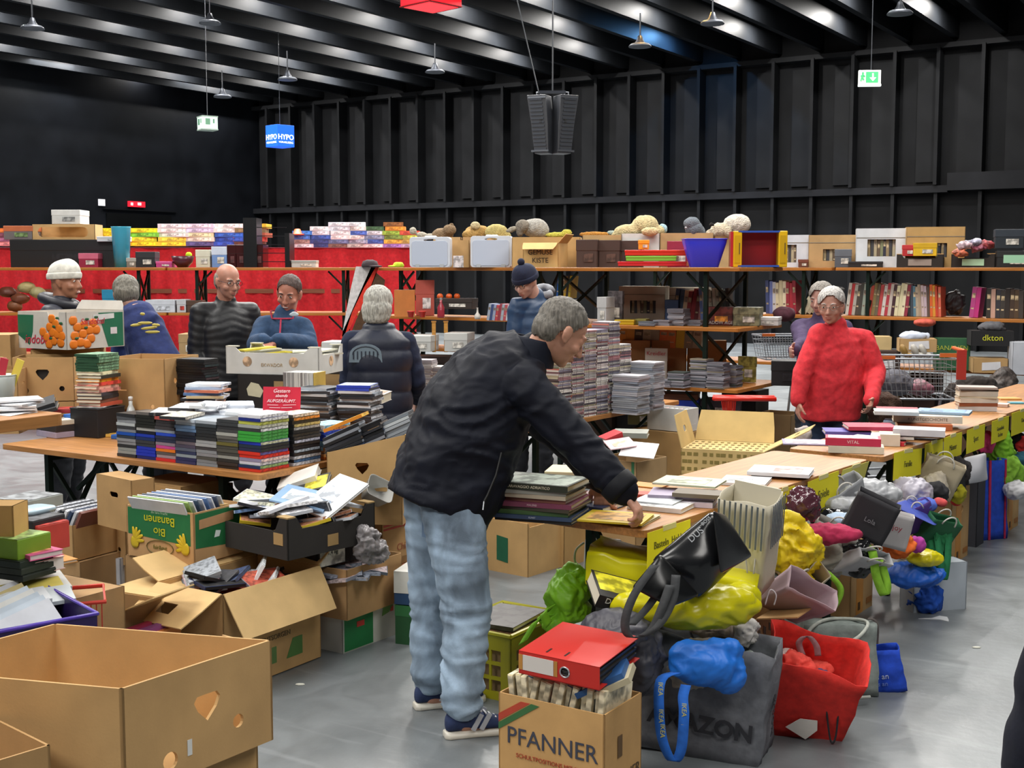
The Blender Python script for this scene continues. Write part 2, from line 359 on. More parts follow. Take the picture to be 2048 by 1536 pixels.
# small stage spotlights under the fins
for x, y, Y in ((1800, 22, 17), (1425, 42, 18), (1280, 88, 19), (575, 155, 22), (65, 52, 19), (420, 42, 20), (445, 190, 24), (870, 140, 22)):
    p = D(x, y, Y); r_ = thing('ceiling_projector', 'small dark spotlight under the ceiling fins, ' + {1800: 'above the exit sign', 1425: 'second from the right', 1280: 'third from the right', 575: 'above the blue sign cube', 65: 'at the far left', 420: 'wide one near the top left', 445: 'above the exit lantern', 870: 'below the red sign cube'}[x], 'spotlight', p)
    MB().lathe([(.03, .12), (.05, .06), (.09, .0), (.1, -.02)], 14).build('housing', mat('33363c', 'metal', .5), r_, True)
    MB().tube([(0, 0, .1), (0, 0, .45)], .012, 6).build('stem', CAB, r_)
    MB().lathe([(.14, 0), (.17, -.03), (.17, -.045), (.14, -.045)], 16).build('shade', mat('4a4e55', 'metal', .5), r_, True)
# ================================================================ BUILDERS
CARD = 'b48b58'; CARDL = 'c9a670'; CARDD = '8f6a40'
ORD = ['bottom', 'second', 'third', 'fourth', 'fifth', 'sixth', 'seventh', 'eighth', 'ninth', 'tenth', 'eleventh', 'twelfth']
def nth(i, n):
    if i == 0: return 'lowest in'
    if i == n - 1: return 'topmost in'
    if i < 12: return ORD[i] + ' from bottom in'
    return '%d%s from bottom in' % (i + 1, {1: 'st', 2: 'nd', 3: 'rd'}.get((i + 1) % 10 if (i + 1) // 10 != 1 else 0, 'th'))
def nthl(i, n):
    if i == 0: return 'leftmost in'
    if i == n - 1: return 'rightmost in'
    return (ORD[i] if i < 12 else '%d%s' % (i + 1, {1: 'st', 2: 'nd', 3: 'rd'}.get((i + 1) % 10 if (i + 1) // 10 != 1 else 0, 'th'))) + ' from left in'
CN = {}
def cname(h):
    r, g, b = [int(h[i:i + 2], 16) for i in (0, 2, 4)]; mx, mn = max(r, g, b), min(r, g, b)
    if mx - mn < 22: return 'black' if mx < 50 else 'dark grey' if mx < 95 else 'grey' if mx < 160 else 'pale grey' if mx < 212 else 'white'
    import colorsys
    hh, ss, vv = colorsys.rgb_to_hsv(r / 255, g / 255, b / 255); hh *= 360
    p = 'dark ' if vv < .42 else 'pale ' if ss < .3 and vv > .6 else ''
    for lim, nm in ((14, 'red'), (38, 'orange' if ss > .55 and vv > .5 else 'brown'), (68, 'yellow' if vv > .55 else 'olive'), (165, 'green'), (195, 'teal'), (255, 'blue'), (290, 'purple'), (335, 'pink'), (361, 'red')):
        if hh < lim: return ('cream' if nm in ('brown', 'yellow') and p == 'pale ' else 'navy' if nm == 'blue' and p == 'dark ' else p + nm)
# -------- folded cardboard boxes. local frame: near corner at the origin, body over x -w..0, y 0..d
def shape(sh):
    k = sh[0]
    if k == 'round': return [(sh[1] + sh[3] * math.cos(a * PI / 8), sh[2] + sh[3] * math.sin(a * PI / 8)) for a in range(16)]
    if k == 'rect': x, z, w, h = sh[1:5]; return [(x + w / 2, z + h / 2), (x - w / 2, z + h / 2), (x - w / 2, z - h / 2), (x + w / 2, z - h / 2)]
    if k == 'slot':
        x, z, w, h = sh[1:5]; r = min(h / 2, w / 2) * .9; pts = []
        for cx, cz, a0 in ((x + w / 2 - r, z + h / 2 - r, 0), (x - w / 2 + r, z + h / 2 - r, 90), (x - w / 2 + r, z - h / 2 + r, 180), (x + w / 2 - r, z - h / 2 + r, 270)):
            pts += [(cx + r * math.cos(math.radians(a0 + q)), cz + r * math.sin(math.radians(a0 + q))) for q in (0, 45, 90)]
        return pts
    if k == 'heart':
        x, z, s_ = sh[1:4]; return [(x + a * s_, z + b * s_) for a, b in ((0, -1), (.75, -.25), (1.05, .35), (.8, .7), (.3, .72), (-.3, .72), (-.8, .7), (-1.05, .35), (-.75, -.25))]
def wallM(side, w, d):
    return {'front': Matrix(), 'right': rot(0, 0, PI / 2), 'back': T(0, d, 0) @ rot(0, 0, PI), 'left': T(-w, 0, 0) @ rot(0, 0, -PI / 2)}[side]
def wspan(side, w, d): return {'front': (-w, 0), 'right': (0, d), 'back': (0, w), 'left': (-d, 0)}[side]
def carton(label, loc, yaw, w, d, h, col=CARD, flaps={}, holes={}, cut={}, t=.005, group=None, name='cardboard_box', cat='box', lid=False, inner=None, prints=(), flapcol=None, fill=None):
    r = thing(name, label, cat, loc, yaw, group); m = mat(col, 'card'); mi = mat(inner or col, 'card')
    b = MB()
    for side in ('front', 'right', 'back', 'left'):
        a, e = wspan(side, w, d); hs = [shape((q[0], q[1] + a, *q[2:])) for q in holes.get(side, ())]
        top = [(a + (e - a) * q[0], h * q[1]) for q in cut.get(side, ())]          # optional shaped rim, right to left
        outer = [(a, 0), (e, 0)] + (top if cut.get(side, [(1, 1)])[-1][0] == 0 else [(e, h)] + top + [(a, h)])
        b.plate(outer, hs, t, wallM(side, w, d))
    b.build('body', [m], r)
    MB().box((-w / 2, d / 2, t / 2 + .001), (w - 2 * t, d - 2 * t, t)).build('bottom', mi, r)
    if fill: MB().box((-w / 2, d / 2, h * fill / 2 + .01), (w - .04, d - .04, h * fill)).build('dark_filler', mat('1e1916', 'print'), r)  # plain dark block added inside so the hand holes look dark
    if lid: MB().box((-w / 2, d / 2, h - t / 2), (w - .001, d - .001, t)).build('lid', m, r)
    for side, fl in flaps.items():
        ln, ang = fl[0], math.radians(fl[1]); tp = fl[2] if len(fl) > 2 else .03; hs = fl[3] if len(fl) > 3 else ()
        a, e = wspan(side, w, d); M = wallM(side, w, d) @ T(0, 0, h) @ rot(ang, 0, 0)
        outer = [(a + .004, 0), (e - .004, 0), (e - .004 - tp * .3, ln * .5), (e - .004 - tp, ln), (a + .004 + tp, ln), (a + .004 + tp * .3, ln * .5)]
        MB().plate(outer, [shape((q[0], q[1] + a, *q[2:])) for q in hs], t, M).build('flap', mat(flapcol or col, 'card'), r)
    for side, kind, a0, z0, a1, z1, c in prints:
        s0, _ = wspan(side, w, d); M = wallM(side, w, d)
        MB().box((s0 + (a0 + a1) / 2, -.0008, (z0 + z1) / 2), (a1 - a0, .0016, z1 - z0), M=M).build(kind, mat(c, 'print'), r)
    return r
def face_text(r, w, d, side, s, size, col, x, z, sx=1.0, align='CENTER', tilt=0, off=.002, shear=0):
    a, _ = wspan(side, w, d); M = wallM(side, w, d)
    loc = M @ V((a + x, -off, z)); rm = M.to_3x3().to_4x4() @ rot(0, tilt, 0) @ FRONT
    return text(s, size, mat(col, 'plain'), r, loc, rm, sx=sx, align=align, shear=shear)
def face_poly(r, w, d, side, pts, col, name='print', off=.0015, kind='plain'):
    a, _ = wspan(side, w, d)
    return MB().plate([(a + p[0], p[1]) for p in pts], (), .001, wallM(side, w, d) @ T(0, -off, 0)).build(name, mat(col, kind), r)
# -------- fruit tray with raised corner posts
def tray(label, loc, yaw, w, d, h, col='3a3634', post=.05, t=.006, inner=None, side_dip=.75, stickers=True, group=None):
    r = thing('cardboard_tray', label, 'box', loc, yaw, group); m = mat(col, 'card'); b = MB(); k = .22
    for side in ('front', 'right', 'back', 'left'):
        a, e = wspan(side, w, d); L_ = e - a; dip = side_dip if side in ('front', 'back') else .82
        out = [(a, 0), (e, 0), (e, h + post), (e - L_ * .1, h + post), (e - L_ * .16, h * dip + .01), (a + L_ * .16, h * dip + .01), (a + L_ * .1, h + post), (a, h + post)]
        b.plate(out, (), t, wallM(side, w, d))
    b.build('body', m, r)
    MB().box((-w / 2, d / 2, .004), (w - .02, d - .02, .005)).build('bottom', mat(inner or CARD, 'card'), r)
    p = MB()
    for x, y, sx, sy in ((-.0, 0, -1, 1), (-w, 0, 1, 1), (0, d, -1, -1), (-w, d, 1, -1)):
        MB().box((x + sx * .035, y + sy * .022, h + post + .003), (.07, .044, .006)).build('corner_cap', mat(inner or CARD, 'card'), r)
    if stickers:
        for side, x, z in (('front', w - .06, h * .6), ('front', .05, h * .8), ('right', d * .5, h * .35)):
            a, _ = wspan(side, w, d); MB().box((a + x, -.001, z), (.06, .002, .05), M=wallM(side, w, d)).build('label_print', mat('a8895a', 'paper'), r)
    return r
# -------- books, discs
BK = {}
def book_parts(w, d, h, col, page='e4dcc6', spine='front', kind='plain'):
    key = (round(w, 3), round(d, 3), round(h, 4), col, page, spine, kind)
    if key in BK: return BK[key]
    c = .0022 if h > .008 else .001; cv = MB()
    cv.box((0, 0, c / 2), (w, d, c)).box((0, 0, h - c / 2), (w, d, c))
    pg = MB()
    if spine == 'front': cv.box((0, -d / 2 + c / 2, h / 2), (w, c, h - 2 * c)); pg.box((0, .001, h / 2), (w - .008, d - .008, h - 2 * c))
    elif spine == 'right': cv.box((w / 2 - c / 2, 0, h / 2), (c, d, h - 2 * c)); pg.box((-.001, 0, h / 2), (w - .008, d - .008, h - 2 * c))
    else: cv.box((-w / 2 + c / 2, 0, h / 2), (c, d, h - 2 * c)); pg.box((.001, 0, h / 2), (w - .008, d - .008, h - 2 * c))
    BK[key] = (cv.mesh('cover', mat(col, kind)), pg.mesh('page_block', mat(page, 'paper')))
    return BK[key]
def book(label, loc, rotm, w, d, h, col, page='e4dcc6', spine='front', kind='plain', group=None, name='book', cat='book', deco=None, title=None):
    r = thing(name, label, cat, (0, 0, 0), 0, group); r.matrix_world = Matrix.Translation(loc) @ (rotm if not isinstance(rotm, (int, float)) else rot(0, 0, rotm))
    a, b = book_parts(w, d, h, col, page, spine, kind)
    obj('cover', a, r); obj('page_block', b, r)
    if deco: MB().box((deco[1] * w, deco[2] * d, h + .0005), (deco[3] * w, deco[4] * d, .001)).build('cover_picture', mat(deco[0], 'print'), r)
    if title:
        z = h / 2
        if spine == 'front': text(title[0], h * .6, mat(title[1]), r, (0, -d / 2 - .0006, z), FRONT, 'title')
        else: text(title[0], h * .6, mat(title[1]), r, (w / 2 + .0006, 0, z), RIGHT, 'title')
    return r
DC = {}
def disc_case(w, d, h, col, sleeve=None, kind='plastic'):
    key = (w, d, h, col, sleeve, kind)
    if key not in DC:
        b = MB().box((0, 0, h / 2), (w, d, h * .96), 0)
        if sleeve: b.box((0, .003, h / 2), (w * .94, d * .97 + .004, h * 1.0 - .0002), 1).box((w / 2 - .001, 0, h / 2), (.0035, d * .95, h * .8), 1)
        DC[key] = b.mesh('case', [mat(col, kind), mat(sleeve or col, 'lp')])
    return DC[key]
def simple(name, label, cat, me, loc, rotm, group=None):
    o = bpy.data.objects.new(name, me); COL.objects.link(o)
    o.matrix_world = Matrix.Translation(loc) @ (rot(0, 0, rotm) if isinstance(rotm, (int, float)) else rotm)
    return tag(o, label, cat, group)
SM = MB(); SC = []
def stack(loc, yaw, cols, size, what, where, group, name='disc_case', cat='case', jit=.004, jr=.03, kind='disc', sleeves=None, lean=(0, 0), spine='right'):
    """cols: colours from the bottom up"""
    z = loc[2]; n = len(cols)
    if group == 'STUFF':
        for i, c in enumerate(cols):
            if c not in SC: SC.append(c)
            w, d, h = size; SM.box((0, 0, h / 2), (w, d, h * .92), SC.index(c), T(loc[0] + rnd.uniform(-jit, jit), loc[1] + rnd.uniform(-jit, jit), z + i * (h + .0006)) @ rot(0, 0, yaw + rnd.uniform(-jr, jr)))
        return z
    for i, c in enumerate(cols):
        sz = size if not callable(size) else size(i); w, d, h = sz
        x = loc[0] + rnd.uniform(-jit, jit) + lean[0] * i; y = loc[1] + rnd.uniform(-jit, jit) + lean[1] * i
        lab = '%s %s, %s %s' % (cname(c), what, nth(i, n), where)
        if n == 1: lab = '%s %s %s' % (cname(c), what, where)
        if kind == 'disc': simple(name, lab, cat, disc_case(w, d, h, c, sleeves[i % len(sleeves)] if sleeves else None), (x, y, z + .0002), yaw + rnd.uniform(-jr, jr), group)
        else: book(lab, V((x, y, z + .0002)), yaw + rnd.uniform(-jr, jr), w, d, h, c, spine=spine if isinstance(spine, str) else spine(i), kind=rnd.choice(['plain', 'print']), group=group)
        z += h + .0006
    return z
def bookrow(loc, yaw, specs, where, group, lean=0.0, cat='book', what='book', gap=.001, name='book', depth=.2):
    """standing books, spines to local -y. specs: (thickness, height, colour)"""
    x = 0; n = len(specs); c_, s_ = math.cos(yaw), math.sin(yaw); L_ = lean
    for i, (th, hh, c) in enumerate(specs):
        ln = L_[i] if isinstance(L_, (list, tuple)) else L_ + rnd.uniform(-.02, .02)
        key = ('row', th, hh, c, depth, i % 3)
        if key not in BK:
            q = MB().box((0, 0, hh / 2), (th, depth, hh), 0).box((0, .003, hh / 2 + .0005), (th * .7, depth - .004, hh - .002), 1)
            if th > .012 and i % 3 != 1: q.box((0, -depth / 2, hh * .72), (th * .7, .002, hh * .16), 2).box((0, -depth / 2, hh * .3), (th * .6, .002, hh * .05), 2)
            BK[key] = q.mesh('book', [mat(c, 'plain'), mat('e4dcc6', 'paper'), mat('a89878' if sum(lin(c)[:3]) < .9 else '8a7a6c', 'print')])
        p = V((loc[0] + c_ * (x + th / 2) - s_ * depth / 2, loc[1] + s_ * (x + th / 2) + c_ * depth / 2, loc[2] + abs(math.sin(ln)) * th / 2))
        simple(name, '%s %s, %s %s' % (cname(c), what, nthl(i, n), where), cat, BK[key], p, rot(0, 0, yaw) @ rot(0, ln, 0), group)
        x += th / max(.5, math.cos(ln)) + gap
    return x
# -------- beer table: orange varnished board on folding dark green steel trestles; local x = length, right long edge towards -y
WOOD = 'b07a44'; STEEL = '1c2a24'
def rrect(L_, W_, r=.03, n=4):
    pts = []
    for cx, cy, a0 in ((L_ / 2 - r, W_ / 2 - r, 0), (-L_ / 2 + r, W_ / 2 - r, 90), (-L_ / 2 + r, -W_ / 2 + r, 180), (L_ / 2 - r, -W_ / 2 + r, 270)):
        pts += [(cx + r * math.cos(math.radians(a0 + 90 * q / n)), cy + r * math.sin(math.radians(a0 + 90 * q / n))) for q in range(n + 1)]
    return pts
def beer_table(label, center, yaw, L_=2.2, W_=.5, h=.77, base=0.0, name='beer_table', cat='table', group=None, legs=(-1, 1), wood=WOOD, th=.028, steel=STEEL, inset=.3):
    r = thing(name, label, cat, (center[0], center[1], base), yaw, group); H = h - base
    out = rrect(L_, W_); MB().plate(out, (), th, T(0, 0, H) @ rot(-PI / 2)).build('tabletop', mat(wood, 'wood'), r, bevel=.004)
    m = mat(steel, 'metal', .5, 0)
    for s in legs:
        x = s * (L_ / 2 - inset)
        for y in (-1, 1):
            MB().bar((x, y * (W_ / 2 - .07), .0), (x, y * (W_ / 2 - .07), H - th - .001), .03, .03).build('leg', m, r)
        MB().bar((x, -W_ / 2 + .07, .14), (x, W_ / 2 - .07, .14), .025).build('crossbar', m, r)
        MB().bar((x, -W_ / 2 + .07, H - .06), (x, W_ / 2 - .07, H - .06), .025).build('crossbar', m, r)
        MB().bar((x, -W_ / 2 + .09, .16), (x, W_ / 2 - .09, H - .09), .02).build('diagonal', m, r)
        MB().bar((x, W_ / 2 - .09, .16), (x, -W_ / 2 + .09, H - .09), .02).build('diagonal', m, r)
        MB().bar((x, 0, H - .25), (x - s * .28, 0, H - th - .002), .02).build('brace', m, r)
    return r
def table_edge(label, pn, pf, z, W_=.5, side=1, L_=None, **k):
    """near and far pixel of the visible long edge; board lies to the left (side=1) of near->far"""
    a, b = G(*pn, z), G(*pf, z); d = (b - a).normalized(); L_ = L_ or (b - a).length; n = V((-d.y, d.x, 0)) * side
    c = a + d * L_ / 2 + n * W_ / 2; yw = math.atan2(d.y, d.x)
    return beer_table(label, c, yw, L_, W_, z, **k), a, d, n, yw
# ================================================================ MAIN TABLES
T1, A1, D1, N1, Y1 = table_edge('long beer table with the bent man at its end, nearest table of the right row', (1290, 1062), (1737, 919), .77)
T2, A2, D2, N2, Y2 = table_edge('middle beer table of the right row, book piles on it, beyond the white picture book', (1766, 914), (2016, 829), .77)
print('T1', A1, math.degrees(Y1), 'L', (G(1737, 919, .77) - A1).length, 'T2 L', (G(2016, 829, .77) - A2).length, math.degrees(Y2))
T3c = A2 + D2 * (2.23 + .03 + 1.1) + N2 * .27
T3 = beer_table('farthest beer table of the right row, running out at the right edge', T3c, Y2, 2.2, .5, .77)
# DVD table: two boards side by side
aD, yD, wD, dD = frame3((519, 950), (30, 886), (671, 919), .77)
print('DVD', aD, math.degrees(yD), wD, dD)
YD = UA
ex, ey = V((math.cos(YD), math.sin(YD), 0)), V((-math.sin(YD), math.cos(YD), 0))
cD = aD - ex * .93 + ey * .25
TD = beer_table('beer table carrying the long front row of DVD stacks', cD, YD, 1.86, .5, .77)
TD2 = beer_table('beer table behind the DVD stacks, carrying brown cardboard boxes', cD + ey * .51 - ex * .05, YD, 2.2, .5, .77)
def onD(px, py, z=.77): return G(px, py, z)
# ================================================================ LEFT SIDE: boxes, discs
def PXP(p):
    x, y, z = p[0], p[1], p[2] - CH; f = y * cp - z * sp; u = y * sp + z * cp
    return (1024 + F * x / f, 768 - F * u / f)
def CB(label, px, py, z, w, d, h, ref='t', yaw=UA, **k):
    p = G(px, py, z)
    if ref == 't': p.z = z - h
    return carton(label, p, yaw, w, d, h, **k)
def DB(label, px, py, Y, w, d, h, ref='b', yaw=UA, **k):     # placed at distance Y
    p = D(px, py, Y)
    if ref == 't': p.z -= h
    return carton(label, p, yaw, w, d, h, **k)
def shear(r, k):
    M = Matrix(((1, 0, 0, 0), (k, 1, 0, 0), (0, 0, 1, 0), (0, 0, 0, 1)))
    for c in r.children_recursive: c.data.transform(M)
def shearx(r, k):
    M = Matrix(((1, k, 0, 0), (0, 1, 0, 0), (0, 0, 1, 0), (0, 0, 0, 1)))
    for c in r.children_recursive: c.data.transform(M)
def heap(org, yaw, w, d, z0, n, where, group, cols, sleeves=None, size=(.135, .19, .014), tilt=.35, dz=.006, what='disc case', name='disc_case', cat='case', up=.0, spread=1.0):
    it = []; M0 = Matrix.Translation(org) @ rot(0, 0, yaw)
    for i in range(n):
        x = -w / 2 + rnd.uniform(-.5, .5) * (w - .1) * spread; y = d / 2 + rnd.uniform(-.5, .5) * (d - .1) * spread
        rm = rot(rnd.uniform(-tilt, tilt), rnd.uniform(-tilt, tilt), rnd.uniform(0, 2 * PI)) if rnd.random() > up else rot(PI / 2 + rnd.uniform(-.4, .4), rnd.uniform(-.5, .5), rnd.uniform(-.6, .6))
        it.append((M0 @ T(x, y, z0 + i * dz) @ rm, rnd.choice(cols)))
    it.sort(key=lambda q: PXP(q[0].translation)[0])
    for i, (M, c) in enumerate(it):
        o = simple(name, '%s %s, %s %s' % (cname(c), what, nthl(i, n), where), cat, disc_case(*size, c, rnd.choice(sleeves) if sleeves else None), (0, 0, 0), 0, group); o.matrix_world = M
def loose(label, M, w, d, h, col, name='disc_case', cat='case', sleeve=None, kind='plastic', group=None):
    o = simple(name, label, cat, disc_case(w, d, h, col, sleeve, kind), (0, 0, 0), 0, group); o.matrix_world = M; return o
# ---- big empty banana box in the foreground, on a second one
zt = .87; hb = .23
N1 = G(243, 1378, zt); R1 = G(543, 1280, zt); B1 = G(110, 1247, zt)
d1 = (R1 - N1).length; w1 = (R1 - B1).length; yv = math.atan2(R1.y - N1.y, R1.x - N1.x); yu = math.atan2(R1.y - B1.y, R1.x - B1.x)
yw1 = yv - PI / 2; kk = -math.tan(yw1 - yu)          # the box is squeezed out of square
r = carton('large empty brown banana box with torn hand hole in the foreground', V((N1.x, N1.y, zt - hb)), yw1, w1 * math.cos(yw1 - yu), d1, hb, 'b8905c', holes={'right': [('heart', .215, .135, .034), ('round', .30, .075, .015), ('round', .115, .045, .019)], 'front': [('slot', w1 - .09, .035, .04, .022)]}, t=.006)
shear(r, kk)
MB().box((-.10, .37, hb / 2), (.05, .004, hb * .98)).build('corner_flap', mat('b08a5c', 'card'), r)
q = MB()
for i in range(4):
    for j in range(4): q.lathe([(.011, 0), (.011, .001)], 10, M=T(-.38 + i * .034, -.002 - kk * 0 + kk * (-.38 + i * .034), .07 + j * .036) @ rot(PI / 2))
o = q.build('stamp_print', mat('9a6648', 'card'), r); o['kind'] = 'stuff'
MB().box((.0008, .165, .058), (.001, .012, .034)).build('barcode_sticker', mat('dcdcd8', 'paper'), r)
carton('brown banana box standing under the large empty box in the foreground', V((N1.x - .02, N1.y + .035, zt - hb * 2 - .004)), yw1, .5, d1 - .03, hb, 'a9824f', lid=True)
carton('brown box at the floor under the stacked foreground boxes', V((N1.x - .03, N1.y + .03, .0)), yw1, .48, d1 - .04, zt - hb * 2 - .006, 'a37c4a', lid=True)
p = D(176, 1366, 2.74); rr_ = thing('small_bottle', 'small bottle with yellow cap lying in the large empty box', 'bottle', (p.x, p.y, zt - hb + .008))
MB().lathe([(.012, 0), (.013, .03), (.006, .04), (.006, .048)], 14, M=T(0, 0, .0)).build('bottle_body', mat('cfe0d0', 'plastic'), rr_, True)
MB().lathe([(.008, .047), (.008, .062), (.004, .066)], 12).build('cap', mat('c8b428', 'plastic'), rr_, True)
p = G(-40, 1500, .8); carton('brown box whose rim shows at the bottom left corner of the photo', V((p.x - .02, p.y - .1, .52)), yw1 - .1, .4, .2, .27, 'a07848', flaps={'front': (.12, 70)})
# ---- purple crate with binders
p = G(157, 1228, .62); rc = thing('storage_crate', 'dark purple plastic storage crate full of white binders at the left edge', 'crate', (p.x, p.y, .36), yv - PI / 2 - .25); rc.location -= rot(0, 0, yv - PI / 2 - .25) @ V((0, .3, 0))
m_ = mat('2a1c50', 'plastic'); b = MB()
for side in ('front', 'right', 'back', 'left'):
    a, e = wspan(side, .5, .36); b.plate([(a + .02, 0), (e - .02, 0), (e, .25), (a, .25)], (), .005, wallM(side, .5, .36) @ T(0, -.36 if 0 else 0, 0))
o = b.build('body', m_, rc); o2 = MB().box((-.25, .18, .004), (.46, .32, .006)).build('bottom', m_, rc)
b = MB(); b.tube([(0, 0, .25), (0, .36, .25), (-.5, .36, .25), (-.5, 0, .25), (0, 0, .25)], .007, 6); b.build('rim', mat('4b35a0', 'plastic'), rc, True)
for i in range(7):
    c = ['c8ccd4', 'b8c4d0', 'b0bcc8', 'd0d0cc', 'bcc8d4', 'a89860', 'ccd0d8'][i]
    M = Matrix.Translation(rc.location) @ rot(0, 0, yv - PI / 2 - .25) @ T(-.10 - i * .05, .16, .2) @ rot(.25, .9, .55)
    loose('%s binder, %s the purple crate' % (cname(c), nthl(6 - i, 7)), M, .13, .26, .026, c, 'ring_binder', 'binder', kind='plain', group='binders in the purple crate')
# ---- open carton with a square-holed flap, filled with dark DVDs
r4 = CB('open cardboard box with a square hole in its folded-out front flap', 445, 1190, .41, .37, .58, .405, col='b48d5a', flaps={'front': (.22, 116, .02, [('rect', .18, .13, .08, .06)]), 'right': (.2, 150, .01), 'back': (.18, 60, .02), 'left': (.2, 70)}, flapcol='cfae77')
face_poly(r4, .37, .58, 'right', [(.12, .03), (.16, .03), (.16, .1), (.14, .13), (.12, .1)], '4f7a3c', 'figure_print')
face_poly(r4, .37, .58, 'right', [(.22, .05), (.3, .05), (.3, .12), (.22, .12)], '5d8048', 'figure_print')
face_poly(r4, .37, .58, 'right', [(.36, .05), (.46, .05), (.46, .13), (.4, .13)], '4f7a3c', 'figure_print')
face_text(r4, .37, .58, 'right', 'ENTSORGEN', .03, '6a5a3c', .3, .16)
o4 = V(r4.location); heap(o4, UA, .36, .54, .3, 22, 'the heap in the flapped box', 'DVD cases heaped in the flapped box', ['1c1c20', '232328', '18181c', '2a2a30', '20283c', '26262a', '303036', '1a1a1e', '8a8c94', '24345c'], ['c8c8d0', '9aa8c0', 'b0503c', '2c2c34', '3a4a70', '101014'], dz=.005, tilt=.35, up=.05, spread=.75)
M = Matrix.Translation(D(517, 1150, 5.22)) @ rot(0, -1.05, .15); loose('white disc case standing slanted in the flapped box, taller one', M, .135, .19, .014, 'e8eaec', sleeve='d8dce0')
M = Matrix.Translation(D(532, 1168, 5.2)) @ rot(0, -.7, .1); loose('white disc case standing slanted in the flapped box, near the flap', M, .135, .19, .014, 'eef0f2', sleeve='e0e4e8')
for i in range(5):
    M = Matrix.Translation(D(398 + i * 2, 1172 - i * 7, 5.1)) @ rot(.12, -.3, UA + .9); loose('grey and white disc case, %s the flapped box rim pile' % nth(i, 5), M, .135, .19, .014, ['b8bcc4', '55585e', 'c4a0a8', '8e9298', 'a0a4aa'][i], sleeve=['d8d8dc', '7a8088', 'c8c0c4', 'b4b8bc', '9aa0a8'][i], group='disc cases at the left rim of the flapped box')
# ---- second flapped carton to its left
r5 = CB('open cardboard box with torn cream flaps and a teal print', 228, 1230, .38, .3, .26, .37, col='8a6a48', flaps={'front': (.25, 96, .05), 'right': (.2, 66, .01), 'back': (.26, 88, .03)}, flapcol='d3b47c', yaw=UA + .1)
face_poly(r5, .3, .26, 'front', [(.08, .22), (.28, .25), (.29, .35), (.16, .31)], '2c6468', 'teal_print')
bookrow(V((r5.location.x + .03, r5.location.y + .02, .02)), UA + .1, [(.03, .3, 'c04068'), (.025, .29, '482430'), (.03, .3, '8a4a80'), (.02, .28, 'd08040')], 'the gap beside the cream flaps', 'books between the flapped boxes')
# ---- green banana carton
r6 = CB('green and brown banana carton with yellow hands printed, holding slim folders', 387, 1027, .66, .4, .3, .225, col='b3875a', yaw=math.radians(-30))
for side, W_ in (('front', .4), ('right', .3)):
    lo = .1 if side == 'front' else .07
    face_poly(r6, .4, .3, side, [(.008, lo), (W_ - .02, lo - .02), (W_ - .02, .218), (.008, .218)], '1f6b3c', 'green_print', .001)
face_text(r6, .4, .3, 'front', 'Bio', .05, 'c4c020', .2, .125, sx=1.1, tilt=PI, off=.003); face_text(r6, .4, .3, 'front', 'Bananen', .055, 'c4c020', .2, .175, sx=1.0, tilt=PI, off=.003)
face_text(r6, .4, .3, 'front', 'die faire Frucht', .016, '9ab89a', .2, .207)
for cx, s in ((.05, 1), (.35, -1)):
    q = MB()
    for k in range(5):
        a = math.radians(100 - s * k * 24); M = T(-.4 + cx + .026 * math.cos(a), -.004, .07 + .034 * math.sin(a)) @ rot(0, PI / 2 - a)
        q.ball((0, 0, 0), (.009, .003, .034), 10, M=M)
    q.ball((-.4 + cx, -.004, .065), (.026, .003, .03), 10); o = q.build('banana_hand_print', mat('ccb020'), r6, True); o['kind'] = 'stuff'
MB().tube([(-.2 + .08 * math.cos(a / 8 * PI), -.003, .055 + .032 * math.sin(a / 8 * PI)) for a in range(17)], .002, 4).build('oval_print', mat('6a6030'), r6)
face_text(r6, .4, .3, 'front', 'fair&gut', .026, '7a7030', .2, .055)
face_poly(r6, .4, .3, 'front', [(.19, .01), (.24, .01), (.24, .026), (.19, .026)], 'b83a30', 'red_print')
face_poly(r6, .4, .3, 'right', [(.03, .15), (.24, .16), (.24, .2), (.03, .19)], 'b98f66', 'label_print', .0025)
face_poly(r6, .4, .3, 'right', [(.12, .1), (.15, .1), (.16, .125), (.13, .13)], 'd8e4e0', 'bird_print', .0025)
o6 = V(r6.location); e6 = rot(0, 0, math.radians(-30))
for i in range(9):
    c = ['c8ccd4', '8fae5c', 'dfe2e8', '3c5068', 'd8dce4', '5878a8', 'e4e8ee', '44506a', 'ccd4dc'][i]
    M = Matrix.Translation(o6) @ e6 @ T(-.2, .04 + i * .028, .135) @ rot(.45); loose('%s slim folder, %s the green banana carton' % (cname(c), nth(i, 9).replace('lowest', 'nearest').replace('topmost', 'farthest').replace('bottom', 'front')), M, .33, .006, .15, c, 'folder', 'folder', kind='plain', group='folders in the green banana carton')
o = MB().ball((0, 0, 0), (.03, .03, .022), 12).build('knob_ball', mat('202024', 'plastic'), None, True); o.name = 'round_lid'; o.location = o6 + e6 @ V((-.17, .2, .235)); tag(o, 'dark round lid lying on the folders in the green banana carton', 'lid')
carton('brown box carrying the green banana carton', V((o6.x - .02, o6.y + .02, 0)), math.radians(-30), .4, .3, .43, '94704a', lid=True)
